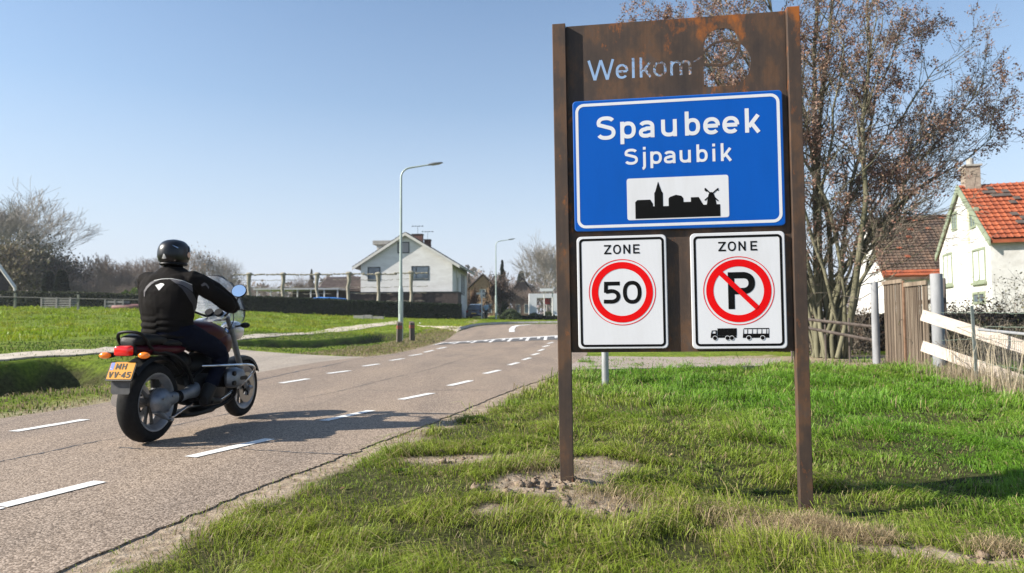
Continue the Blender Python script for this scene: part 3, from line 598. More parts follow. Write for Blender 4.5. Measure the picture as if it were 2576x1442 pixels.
# ================================================================ THE SIGN
SO = np.array([0.96542586, 3.94903384, 1.91157963]); SA = np.array([0.99040071, -0.13799475, 0.0079926]); SU = np.array([-0.01082489, -0.01978629, 0.99974563])
SN = np.cross(SA, SU); SN /= np.linalg.norm(SN)
def corten():
    m = bpy.data.materials.new('weathering_steel'); m.use_nodes = True; nt = m.node_tree; b = nt.nodes['Principled BSDF']; L = nt.links
    g = nd(nt, 'ShaderNodeNewGeometry')
    def noise(s, d=6, st=(1, 1, 1), rr=.6):
        mp = nd(nt, 'ShaderNodeMapping'); mp.inputs['Scale'].default_value = st; L.new(g.outputs['Position'], mp.inputs[0])
        n = nd(nt, 'ShaderNodeTexNoise'); n.inputs['Scale'].default_value = s; n.inputs['Detail'].default_value = d; n.inputs['Roughness'].default_value = rr; L.new(mp.outputs[0], n.inputs[0]); return n.outputs[0]
    base = ramp(nt, noise(5.5, 9, (1, 1, .55), .68), [(.28, (.040, .030, .026)), (.48, (.068, .045, .033)), (.58, (.115, .062, .034)), (.72, (.068, .060, .056))])
    st = ramp(nt, noise(60, 4, (1, 1, .03)), [(.35, (.90, .89, .89)), (.6, (1.05, 1.04, 1.02))])
    m1 = nd(nt, 'ShaderNodeMix', data_type='RGBA', blend_type='MULTIPLY'); m1.inputs[0].default_value = 1; L.new(base, m1.inputs[6]); L.new(st, m1.inputs[7])
    o1 = ramp(nt, noise(9, 10, (1, 1, .5), .72), [(.60, (0, 0, 0)), (.70, (1, 1, 1))])
    sz = nd(nt, 'ShaderNodeSeparateXYZ'); L.new(g.outputs['Position'], sz.inputs[0])
    tp = nd(nt, 'ShaderNodeMapRange'); tp.inputs[1].default_value = 2.60; tp.inputs[2].default_value = 2.78; L.new(sz.outputs[2], tp.inputs[0])
    ad = nd(nt, 'ShaderNodeMath', operation='MULTIPLY_ADD'); L.new(tp.outputs[0], ad.inputs[0]); ad.inputs[1].default_value = .17; L.new(noise(7, 8, (1, 1, .6), .68), ad.inputs[2])
    o2 = ramp(nt, ad.outputs[0], [(.63, (0, 0, 0)), (.76, (1, 1, 1))])
    mx = nd(nt, 'ShaderNodeMath', operation='MAXIMUM'); L.new(o1, mx.inputs[0]); L.new(o2, mx.inputs[1])
    m2 = nd(nt, 'ShaderNodeMix', data_type='RGBA'); L.new(mx.outputs[0], m2.inputs[0]); L.new(m1.outputs[2], m2.inputs[6]); m2.inputs[7].default_value = (.34, .105, .018, 1)
    L.new(m2.outputs[2], b.inputs['Base Color']); b.inputs['Roughness'].default_value = .62; b.inputs['Specular IOR Level'].default_value = .4; b.inputs['Metallic'].default_value = .15
    bp = nd(nt, 'ShaderNodeBump'); bp.inputs['Strength'].default_value = .25; bp.inputs['Distance'].default_value = .003; L.new(noise(160, 4), bp.inputs['Height']); L.new(bp.outputs[0], b.inputs['Normal']); return m
M_RUST = corten()
def sheet_mat(name, c, rough=.42):
    """retroreflective sheeting: faint honeycomb cells"""
    m = bpy.data.materials.new(name); m.use_nodes = True; nt = m.node_tree; b = nt.nodes['Principled BSDF']; L = nt.links
    g = nd(nt, 'ShaderNodeNewGeometry'); v = nd(nt, 'ShaderNodeTexVoronoi'); v.inputs['Scale'].default_value = 260; v.inputs['Randomness'].default_value = .15; L.new(g.outputs['Position'], v.inputs[0])
    mpz = nd(nt, 'ShaderNodeMapping'); mpz.inputs['Scale'].default_value = (1, 1, .22); L.new(g.outputs['Position'], mpz.inputs[0]); n = nd(nt, 'ShaderNodeTexNoise'); n.inputs['Scale'].default_value = 9; n.inputs['Detail'].default_value = 7; L.new(mpz.outputs[0], n.inputs[0])
    a = ramp(nt, v.outputs['Distance'], [(.2, tuple(q * 1.0 for q in c)), (.75, tuple(q * .975 for q in c))]); bb = ramp(nt, n.outputs[0], [(.30, (.95, .945, .935)), (.5, (1, 1, 1)), (.7, (1.03, 1.03, 1.03))])
    mx = nd(nt, 'ShaderNodeMix', data_type='RGBA', blend_type='MULTIPLY'); mx.inputs[0].default_value = 1; L.new(a, mx.inputs[6]); L.new(bb, mx.inputs[7]); L.new(mx.outputs[2], b.inputs['Base Color'])
    b.inputs['Roughness'].default_value = rough; b.inputs['Specular IOR Level'].default_value = .18; return m
M_BLUE = sheet_mat('blue_sheeting', (.001, .088, .43)); M_WHITE = sheet_mat('white_sheeting', (.70, .70, .72)); M_RED = sheet_mat('red_sheeting', (.74, .002, .003))
M_BLK = pm('black_print', (.004, .004, .004), rough=.7, spec=.12); M_ALU = pm('sign_aluminium', (.55, .56, .57), (.66, .67, .68), scale=30, rough=.4, metal=.7)
sr = empty('town_sign', (SO[0], SO[1], 0), label='tall rusty steel welcome frame reading Welkom beside the road, carrying three boards', cat='sign frame')
SR = Vector((SO[0], SO[1], 0))
def under(o, root, base):          # geometry given in world coordinates, hung under a root that stands at base
    o.parent = root; o.location = -Vector(base); return o
# panel with the cut-out word and emblem
from mathutils.geometry import delaunay_2d_cdt
LOOPS = []; QUADS = []
def cut_stroke(line, t):
    L_, R_2 = stroke_verts(line, t)
    for i in range(len(L_) - 1): QUADS.append([tuple(map(float, q)) for q in (L_[i], R_2[i], R_2[i + 1], L_[i + 1])])
_t = .0155
for u0, w, ls in ((-.504, .152, [[(.004, .123), (.040, .0)], [(.040, .0), (.0765, .121)], [(.0765, .121), (.113, .0)], [(.113, .0), (.149, .123)]]), (-.340, .074, glyph('e', .074, .090, _t)), (-.2445, .02, [[(.008, 0), (.008, .123)]]),
                  (-.199, .068, glyph('k', .070, .090, _t, 1.37)), (-.121, .080, glyph('0', .079, .091, _t)), (-.022, .12, [[(.008, 0), (.008, .088)], arc(.035, .055, .027, .027, 170, 0, 8) + [(.062, 0)], arc(.088, .055, .026, .027, 170, 0, 8) + [(.114, 0)]])):
    for ln in ls: cut_stroke([(x + u0, y + .519) for x, y in ln], _t)
def add_poly(P): LOOPS.append([(float(q[0]), float(q[1])) for q in P])
def sm(P, it=1):
    P = np.array(P, float)
    for _ in range(it):
        Q = []
        for i in range(len(P)):
            a, b = P[i], P[(i + 1) % len(P)]; Q += [a * .75 + b * .25, a * .25 + b * .75]
        P = np.array(Q)
    return P
add_poly([(-.632, -1.108), (.633, -1.108), (.633, .856), (-.632, .856)])
add_poly(sm([(.171, .652), (.171, .662), (.178, .712), (.196, .748), (.232, .775), (.297, .782), (.338, .768), (.364, .738), (.374, .702), (.371, .697), (.335, .710), (.290, .714), (.235, .704), (.196, .680), (.175, .652)], 1))
add_poly(sm([(.171, .640), (.171, .584), (.175, .577), (.250, .569), (.300, .575), (.338, .600), (.358, .632), (.369, .672), (.366, .686), (.325, .698), (.285, .701), (.240, .691), (.205, .668), (.178, .640)], 1))
add_poly([(.170, .566), (.170, .441), (.175, .439)] + [(.332, .439), (.362, .446), (.394, .470), (.418, .498), (.431, .530), (.438, .575), (.434, .606), (.424, .632), (.404, .662), (.384, .683), (.381, .660), (.372, .625), (.354, .596), (.330, .573), (.300, .561), (.262, .556), (.215, .560)])
add_poly([(.112, .590), (.150, .607), (.163, .618), (.158, .628), (.135, .613), (.110, .598)])
_v = []; _e = []
for P in LOOPS + QUADS:
    b = len(_v); _v += [Vector(q) for q in P]; _e += [(b + i, b + (i + 1) % len(P)) for i in range(len(P))]
vo, eo, fo_, _, _, _ = delaunay_2d_cdt(_v, _e, [], 0, 1e-7)
cx_ = np.array([[sum(vo[i][k] for i in f) / len(f) for k in (0, 1)] for f in fo_]); cnt = np.zeros(len(fo_), int)
for P in LOOPS: cnt += inpoly(cx_[:, 0], cx_[:, 1], P)
cutq = np.zeros(len(fo_), bool)
for P in QUADS: cutq |= inpoly(cx_[:, 0], cx_[:, 1], P)
keep = [f for f, c, q_ in zip(fo_, cnt, cutq) if c % 2 == 1 and not q_]; mb = MB(); nvo = len(vo)
ed = {}
for f in keep:
    for i in range(len(f)):
        k = (f[i], f[(i + 1) % len(f)]); ed[k] = ed.get(k, 0) + 1
rim = [k for k in ed if (k[1], k[0]) not in ed]
mb.add([(q[0], q[1], .003) for q in vo] + [(q[0], q[1], -.003) for q in vo], [tuple(f) for f in keep] + [tuple(nvo + i for i in reversed(f)) for f in keep] + [(a, a + nvo, b + nvo, b) for a, b in rim])
pmesh = mb.mesh('panel')
Mx = Matrix(((SA[0], SU[0], SN[0], 0), (SA[1], SU[1], SN[1], 0), (SA[2], SU[2], SN[2], 0), (0, 0, 0, 1)))
T = Matrix.Translation(Vector(SO + SN * -.028)) @ Mx; pmesh.transform(T); pmesh.name = 'panel'
under(link('panel', pmesh, None, M_RUST), sr, SR)
def sbox(name, u0, u1, v0, v1, n0, n1, mat, root, base, bevel=.003):
    mb = MB(); P = [(u0, v0), (u1, v0), (u1, v1), (u0, v1)]; mb.prism(P, SO, SA, SU, SN, n0, n1); return under(mb.build(name, mat, None, bevel=bevel), root, base)
sbox('post', -.713, -.634, -2.15, .864, -.048, .010, M_RUST, sr, SR); sbox('post', .636, .706, -2.35, .866, -.048, .010, M_RUST, sr, SR)
sbox('post_flange', -.6338, -.622, -1.105, .852, -.048, -.0315, M_RUST, sr, SR, .001); sbox('post_flange', .622, .6356, -1.105, .852, -.048, -.0315, M_RUST, sr, SR, .001)
sbox('stiffener', -.620, .620, -1.104, -1.06, -.055, -.0315, M_RUST, sr, SR, .001)
def board(name, label, u0, u1, v0, v1, r, mat, edge):
    P = rrect((u0 + u1) / 2, (v0 + v1) / 2, u1 - u0, v1 - v0, r); mb = MB(); mb.prism(P, SO, SA, SU, SN, -.022, 0); root = under(mb.build(name, edge, None, bevel=.003), sr, SR); root['label'] = label; base = Vector((0, 0, 0))
    mb = MB(); Pi = rrect((u0 + u1) / 2, (v0 + v1) / 2, u1 - u0 - .010, v1 - v0 - .010, r - .004); flat_poly(mb, Pi, SO, SA, SU, SN, .0006); under(mb.build('face', mat, None), root, base)
    return root, base
def prt(root, base, name, mat, fn):
    mb = MB(); fn(mb); return under(mb.build(name, mat, None), root, base)
A_ = (SO, SA, SU, SN)
b1, B1_ = board('place_name_board', 'large blue place name board reading Spaubeek Sjpaubik with a village silhouette', -.6, .6, -.39, .39, .022, M_BLUE, pm('blue_edge', (.01, .12, .48), rough=.5))
prt(b1, B1_, 'border', M_WHITE, lambda m: ringpoly(m, rrect(0, 0, 1.168, .744, .05), rrect(0, 0, 1.134, .710, .034), *A_, .0016))
big = [('S', -.461, .151, .112, .139), ('p', -.321, .152, .090, .101), ('a', -.213, .152, .090, .101), ('u', -.084, .152, .090, .101), ('b', .052, .152, .086, .101), ('e', .156, .152, .094, .101), ('e', .264, .152, .094, .101), ('k', .390, .152, .086, .101)]
def addt(name, gl, t, mat=M_WHITE, root=b1, base=B1_, lift=.0016, up=SU, o=SO):
    for g_ in gl:
        o_ = prt(root, base, name, mat, lambda m: text_mesh(m, [g_], t, o, SA, up, SN, lift))
    return o_
addt('letter', big, .0225)
addt('small_letter', [('S', -.300, -.004, .078, .094), ('j', -.216, -.006, .040, .074), ('p', -.150, -.006, .066, .074), ('a', -.072, -.006, .066, .074), ('u', .018, -.006, .064, .074), ('b', .114, -.006, .063, .074), ('i', .204, -.006, .016, .074), ('k', .251, -.006, .062, .074)], .0158)
prt(b1, B1_, 'silhouette_field', M_WHITE, lambda m: flat_poly(m, rrect(0, -.2095, .580, .246, .014), *A_, .0016))
SKY_ = [(-.243, -.317), (-.243, -.228), (-.231, -.215), (-.156, -.215), (-.141, -.240), (-.141, -.255), (-.132, -.255), (-.132, -.177), (-.126, -.168), (-.109, -.110), (-.090, -.168), (-.083, -.178), (-.083, -.256), (-.051, -.256), (-.051, -.214), (-.044, -.204), (-.009, -.192), (.022, -.199), (.033, -.213), (.034, -.236), (.076, -.236), (.076, -.210), (.120, -.210), (.146, -.256), (.165, -.256), (.172, -.217), (.176, -.197), (.184, -.184), (.197, -.184), (.206, -.194), (.214, -.219), (.220, -.256), (.240, -.256), (.240, -.325), (-.243, -.325)]
def skyf(m):
    flat_poly(m, SKY_, *A_, .0026)
    for (p, q, w) in [((.156, -.160), (.229, -.236), .007), ((.232, -.163), (.154, -.231), .007), ((.168, -.178), (.156, -.166), .011), ((.222, -.167), (.232, -.176), .008)]:
        P, Q = stroke_verts([p, q], w)
        m.add([SO + SA * c[0] + SU * c[1] + SN * .0031 for c in (P[0], Q[0], Q[1], P[1])], [(0, 1, 2, 3)])
prt(b1, B1_, 'village_silhouette', M_BLK, skyf)
EDGE = pm('white_edge', (.62, .62, .63), rough=.45)
z1, Z1 = board('speed_zone_sign', 'white zone sign with black 50 in a red ring below the blue board', -.5905, -.069, -1.0865, -.4215, .026, M_WHITE, EDGE)
z2_, Z2 = board('no_parking_zone_sign', 'white zone sign with struck-out P above a small truck and bus', .0675, .593, -1.092, -.4215, .026, M_WHITE, EDGE)
def circ(cu, cv, r, n=72): return [(cu + r * math.cos(2 * math.pi * i / n), cv + r * math.sin(2 * math.pi * i / n)) for i in range(n)]
for (root, base, cx_, cu, cv, R_, zx) in ((z1, Z1, -.3298, -.3298, -.7545, .1945, -.4305), (z2_, Z2, .3305, .3308, -.7580, .1975, .2235)):
    w = .4930 if root is z1 else .492; h_ = .640 if root is z1 else .637
    prt(root, base, 'border', M_BLK, lambda m: ringpoly(m, rrect(cx_ - .0005, -.7545 if root is z1 else -.757, w, h_, .026), rrect(cx_ - .0005, -.7545 if root is z1 else -.757, w - .027, h_ - .027, .014), *A_, .0016))
    ww = .046
    zl = .2065 if root is z1 else .216; ox = zx
    gl = [('Z', ox, -.5285, .042, .054), ('O', ox + .053, -.5295, .046, .056), ('N', ox + .1125, -.5285, .040, .054), ('E', ox + zl - .037, -.5285, .037, .054)]
    addt('letter', gl, .0088, M_BLK, root, base)
    prt(root, base, 'thin_ring', M_RED, lambda m: ringpoly(m, circ(cu, cv, R_), circ(cu, cv, R_ - .0045), *A_, .0016))
    prt(root, base, 'red_ring', M_RED, lambda m: ringpoly(m, circ(cu, cv, R_ - .0165), circ(cu, cv, R_ - .0165 - (.039 if root is z1 else .041)), *A_, .0016))
addt('digit', [('5', -.4395, -.8205, .104, .129), ('0', -.3255, -.8235, .108, .135)], .0225, M_BLK, z1, Z1)
addt('letter_p', [('P', .2725, -.8635, .150, .2125)], .036, M_BLK, z2_, Z2)
prt(z2_, Z2, 'red_slash', M_RED, lambda m: flat_poly(m, [(.2215, -.664), (.2415, -.644), (.4420, -.847), (.4220, -.867)], *A_, .0032))
def truck(m):
    flat_poly(m, [(.2075, -.973), (.315, -.973), (.315, -1.0155), (.2075, -1.0155)], *A_, .0016)
    flat_poly(m, [(.1685, -1.0270), (.1705, -1.006), (.180, -1.004), (.204, -1.004), (.204, -1.0160), (.313, -1.0160), (.313, -1.0270)], *A_, .0019)
    ringpoly(m, [(.1705, -1.0055), (.1765, -.9845), (.204, -.9835), (.204, -1.0055)], [(.1775, -1.0020), (.1805, -.9885), (.1965, -.9880), (.1965, -1.0020)], *A_, .0022)
    for u in (.193, .2625, .2870): ringpoly(m, circ(u, -1.029, .0113, 20), circ(u, -1.029, .0001, 20), *A_, .0029)
def arch(m, u): ringpoly(m, circ(u, -1.029, .0140, 20), circ(u, -1.029, .0111, 20), *A_, .0025)
def bus(m):
    flat_poly(m, [(.3475, -1.0290), (.3485, -1.013), (.350, -1.005), (.493, -1.005), (.493, -1.0290)], *A_, .0016)
    flat_poly(m, [(.355, -.9735), (.4935, -.9735), (.4935, -.9790), (.355, -.9790)], *A_, .0016)
    for u in (.3525, .3745, .401, .427, .453, .479, .4915): flat_poly(m, [(u - .0028, -1.006), (u + .0010, -1.006), (u + .0018, -.978), (u - .0010, -.978)], *A_, .0019)
    for u in (.3805, .4565): ringpoly(m, circ(u, -1.029, .0110, 20), circ(u, -1.029, .0001, 20), *A_, .0029)
prt(z2_, Z2, 'truck_symbol', M_BLK, truck); prt(z2_, Z2, 'bus_symbol', M_BLK, bus)
for u_ in (.193, .2625, .2870, .3805, .4565): prt(z2_, Z2, 'wheel_arch', M_WHITE, lambda m: arch(m, u_))
# pole seen below the panel
M_GALV = pm('galvanised_steel', (.30, .31, .31), (.42, .43, .43), scale=14, rough=.5, metal=.5, stretch=(1, 1, .3), bump=.05)
q = gpx(1523, 969); z = float(tz(q[0], q[1])); mb = MB(); mb.tube([(0, 0, -.2), (0, 0, 2.0)], .052, 20); mb.tube([(0, 0, 1.99), (0, 0, 2.02)], .056, 20)
o = mb.build('metal_pole', M_GALV, smooth=True, loc=(q[0], q[1], z)); tag(o, 'short grey galvanised pole standing in the grass behind the rusty sign', 'pole')
# ================================================================ STREET LAMPS, BOLLARDS, KERB STONES
M_LAMP = pm('lamp_paint', (.30, .36, .33), (.36, .42, .39), scale=3, rough=.45, metal=.2); M_HEAD = pm('lamp_head', (.20, .21, .22), rough=.4, metal=.4)
M_GLASS = pm('dull_glass', (.35, .37, .38), rough=.2)
def lamp(loc, label, k=1.0, arm=1.8):
    r = empty('street_lamp', loc, label=label, cat='street lamp', group='street lamps along the road')
    mb = MB(); mb.tube([(0, 0, -.3), (0, 0, 2.25), (0, 0, 2.4)], [.105, .105, .075], 16); mb.build('pole_base', M_LAMP, r, smooth=True)
    mb = MB(); H_ = 7.7 * k; c = [(0, 0, 2.38), (0, 0, 5), (0, 0, H_ - .45)] + [(.45 * (1 - math.cos(rad(a))), 0, H_ - .45 + .42 * math.sin(rad(a))) for a in (20, 40, 60, 80)] + [(arm - .55, 0, H_ + .10)]
    mb.tube(c, [.07, .055, .045] + [.04] * 4 + [.032], 14); mb.build('pole', M_LAMP, r, smooth=True)
    mb = MB(); mb.box((-.05, -.115, 1.2), (.05, -.10, 1.75)); mb.build('service_door', M_LAMP, r)
    mb = MB(); mb.loft([((arm - .60, 0, H_ + .10), (0, 1, 0), (0, 0, 1), .05, .045), ((arm - .35, 0, H_ + .135), (0, 1, 0), (0, 0, 1), .12, .06), ((arm - .05, 0, H_ + .175), (0, 1, 0), (0, 0, 1), .11, .04), ((arm + .05, 0, H_ + .19), (0, 1, 0), (0, 0, 1), .05, .02)], 16); hd = mb.build('lamp_head', M_HEAD, r, smooth=True)
    mb = MB(); mb.loft([((arm - .42, 0, H_ + .075), (0, 1, 0), (0, 0, 1), .08, .02), ((arm - .08, 0, H_ + .13), (0, 1, 0), (0, 0, 1), .07, .02)], 12); mb.build('glass', M_GLASS, hd, smooth=True)
    return r
q = at(1008, 858, 30); lamp((q[0], q[1], float(tz(q[0], q[1])) ), 'tall grey street lamp with curved arm beside two wooden bollards')
q = at(1248, 805, 66); lamp((q[0], q[1], float(tz(q[0], q[1])) - .02), 'distant grey street lamp beside the round clipped bush', 1.0)
M_OLDW = pm('weathered_wood', (.065, .05, .042), (.16, .13, .11), scale=9, rough=.95, stretch=(1, 1, .12), bump=.3, bscale=30); M_REFL = pm('red_reflector', (.50, .05, .03), rough=.4)
def bollard(px, py, Y, tilt, label, h=.86):
    q = at(px, py, Y); z = float(tz(q[0], q[1])); r = empty('bollard', (q[0], q[1], z), .35, label, 'bollard', 'wooden bollards beside the road'); r.rotation_euler = (0, tilt, .35)
    mb = MB(); w = .105; vs = [(-w, -w, -.3), (w, -w, -.3), (w, w, -.3), (-w, w, -.3), (-w, -w, h - .07), (w, -w, h - .07), (w, w, h), (-w, w, h)]
    mb.add(vs, [(0, 3, 2, 1), (4, 5, 6, 7), (0, 1, 5, 4), (1, 2, 6, 5), (2, 3, 7, 6), (3, 0, 4, 7)]); mb.build('post', M_OLDW, r, bevel=.015)
    for zz in (h - .29, h - .22):
        mb = MB(); mb.box((-w - .004, -w - .004, zz), (w + .004, w + .004, zz + .028)); mb.build('reflector_band', M_REFL, r)
bollard(1004, 863, 28.5, .02, 'grey wooden bollard with red bands directly in front of the near lamp post', .88); bollard(1037, 853, 30.5, -.02, 'darker wooden bollard with red bands to the right of the near lamp post', .90)
for i, (px, py, w, lab) in enumerate([(903, 798, .85, 'pale kerb stone lying before the dark hedge, leftmost of three'), (921, 796, .8, 'pale kerb stone on the middle of three by the dark hedge'), (942, 798.5, 1.2, 'longest pale kerb stone of three lying before the dark hedge')]):
    q = at(px, py, 57.5); mb = MB(); z = float(tz(q[0], q[1])); mb.box((-w / 2, -.15, -.05), (w / 2, .15, .26 + .06 * (i == 1))); tag(mb.build('kerb_stone', M_CONC, loc=(q[0], q[1] + .5 * i, z + .02), bevel=.02), lab, 'kerb stone', 'kerb stones before the hedge')
# ================================================================ MOTORCYCLE
BK = np.array([-2.98, 5.63, 0.012]); BH = rad(84)
moto = empty('motorcycle', BK, BH, 'dark red touring motorcycle with yellow plate riding away on the road', 'motorcycle')
M_TYRE = pm('tyre_rubber', (.006, .006, .006), (.012, .0115, .0115), scale=30, rough=.8, bump=.1, bscale=90, spec=.2)
M_RIM = pm('rim_alloy', (.20, .20, .21), (.30, .30, .31), scale=12, rough=.42, metal=.5); M_SPOKE = pm('spoke_alloy', (.07, .068, .066), (.13, .125, .12), scale=12, rough=.5, metal=.4); M_BLACK = pm('black_plastic', (.004, .004, .0043), rough=.5, bump=.03, bscale=120, spec=.22)
M_TANK = pm('maroon_paint', (.048, .001, .006), rough=.3, coat=.08, spec=.12); M_CHROME = pm('chrome', (.68, .69, .71), rough=.1, metal=1)
M_CAST = pm('cast_alloy', (.13, .145, .165), (.23, .245, .27), scale=10, rough=.45, metal=.6, bump=.05, bscale=80); M_SEAT = pm('seat_vinyl', (.008, .0075, .0075), rough=.5, bump=.15, bscale=220, spec=.25)
M_DARKM = pm('dark_metal', (.006, .006, .0065), (.014, .013, .012), scale=9, rough=.5, metal=.2, spec=.3); M_SILVER = pm('silver_paint', (.60, .61, .63), rough=.25, metal=.5, coat=.5)
def lens(name, c, em):
    m = pm(name, c, rough=.12, coat=.6); b = m.node_tree.nodes['Principled BSDF']; b.inputs['Emission Color'].default_value = (*c, 1); b.inputs['Emission Strength'].default_value = em; return m
M_TAIL = lens('tail_lens', (.60, .008, .006), .16); M_AMBER = lens('amber_lens', (.85, .20, .008), .08)
M_DISC = pm('brake_disc', (.35, .34, .33), rough=.3, metal=.9)
def tyre(r, ri, w):
    P = []
    for i in range(13):
        t = math.pi * i / 12; P.append((ri + (r - ri) * max(0, math.sin(t)) ** .55, -w / 2 * math.cos(t) * (1 if 0 < i < 12 else .82)))
    return P + [(ri - .012, w * .38), (ri - .012, -w * .38)]
def wheel(name, c, r, ri, w, discs):
    mb = MB(); mb.lathe([(ri, -w * .44), (ri + .006, -w * .44), (ri + .006, -w * .38), (ri - .018, -w * .32), (ri - .03, 0), (ri - .018, w * .32), (ri + .006, w * .38), (ri + .006, w * .44), (ri, w * .44), (ri - .012, w * .40), (ri - .045, w * .18), (ri - .045, -w * .18), (ri - .012, -w * .40)], c=c, n=56)
    o = mb.build(name, M_RIM, moto, smooth=True); mb = MB(); mb.tube([(c[0], -w * .55, c[2]), (c[0], w * .55, c[2])], .045, 18)
    for k in range(3):
        for off in (-.16, .16):
            a = 2 * math.pi * k / 3 + .5; p0 = np.array([c[0] + .04 * math.cos(a + off * 3), 0, c[2] + .04 * math.sin(a + off * 3)]); p1 = np.array([c[0] + (ri - .02) * math.cos(a + off * 1.5), 0, c[2] + (ri - .02) * math.sin(a + off * 1.5)])
            mb.tube([p0, (p0 + p1) / 2, p1], [.017, .010, .014], 8, flat=1.6)
    mb.build('spokes', M_SPOKE, o, smooth=True)
    mb = MB(); mb.lathe(tyre(r, ri, w), c=c, n=64); mb.build('tyre', M_TYRE, o, smooth=True)
    for s in discs:
        y = s * (w * .5 + .012); mb = MB(); mb.lathe([(.155, y - .0025), (.155, y + .0025), (.085, y + .0025), (.085, y - .0025)], c=c, n=40); mb.build('brake_disc', M_DISC, o)
        mb = MB()
        for k in range(5):
            a = 2 * math.pi * k / 5; mb.tube([(c[0] + .03 * math.cos(a), y, c[2] + .03 * math.sin(a)), (c[0] + .09 * math.cos(a), y, c[2] + .09 * math.sin(a))], .008, 6)
        mb.tube([(c[0], y - .02, c[2]), (c[0], y + .012 * s, c[2])], .028, 14); mb.build('disc_carrier', M_DARKM, o)
    return o
wr = wheel('rear_wheel', (0, 0, .325), .325, .232, .165, (1,)); wf = wheel('front_wheel', (1.49, 0, .30), .300, .214, .122, (-1, 1))
# tread grooves on the crown of the rear tyre
mb = MB()
for k in range(26):
    a0 = 2 * math.pi * k / 26
    for s in (-1, 1):
        for j in range(4):
            a = a0 + j * .045 + (.06 if s > 0 else 0); y = s * (.012 + j * .014); r = .325 - .0009 * j * j * 2 + .0008; a2 = a + .045; y2 = s * (.012 + (j + 1) * .014); r2 = .325 - .0009 * (j + 1) ** 2 * 2 + .0008
            d = .0022; mb.add([(r * math.cos(a) , y, .325 + r * math.sin(a)), (r * math.cos(a + .018), y, .325 + r * math.sin(a + .018)), (r2 * math.cos(a2 + .018), y2, .325 + r2 * math.sin(a2 + .018)), (r2 * math.cos(a2), y2, .325 + r2 * math.sin(a2))], [(0, 1, 2, 3)])
tag(mb.build('tread_groove', pm('groove', (.004, .004, .004), rough=1), wr), kind='stuff')
Y1 = (0, 1, 0); Z1_ = (0, 0, 1); X1 = (1, 0, 0)
# final drive, swing arm, torque rod
mb = MB(); mb.lathe([(.0, -.185), (.045, -.183), (.085, -.165), (.108, -.135), (.112, -.10), (.0, -.10)], c=(-.02, 0, .33), n=32, closed=False)
mb.loft([((-.02, -.14, .335), Y1, Z1_, .045, .07), ((.06, -.142, .345), Y1, Z1_, .048, .058), ((.125, -.142, .35), Y1, Z1_, .045, .048)], 16)
mb.loft([((-.07, -.13, .25), X1, Y1, .06, .03), ((0, -.14, .20), X1, Y1, .045, .022), ((.045, -.15, .175), X1, Y1, .018, .018)], 12)
for k in range(3): mb.lathe([(.010, -.192), (.010, -.17), (0, -.17), (0, -.192)], c=(-.02 + .07 * math.cos(k * 2.1 + .6), 0, .33 + .07 * math.sin(k * 2.1 + .6)), n=10)
mb.build('final_drive', M_CAST, moto, smooth=True)
mb = MB()
for i in range(5): mb.tube([(.128 + i * .012, -.14, .35), (.134 + i * .012, -.14, .35)], .052 - .004 * (i % 2), 18)
mb.build('rubber_boot', M_BLACK, moto, smooth=True)
mb = MB(); mb.loft([((.185, -.14, .35), Y1, Z1_, .045, .05), ((.30, -.14, .36), Y1, Z1_, .042, .045), ((.45, -.12, .38), Y1, Z1_, .06, .07)], 16); mb.build('swing_arm', M_CAST, moto, smooth=True)
mb = MB(); mb.tube([(.045, -.165, .185), (.20, -.16, .225), (.38, -.15, .27)], .009, 10); mb.tube([(.045, -.18, .185), (.045, -.145, .185)], .02, 14); mb.build('torque_rod', M_CHROME, moto, smooth=True)
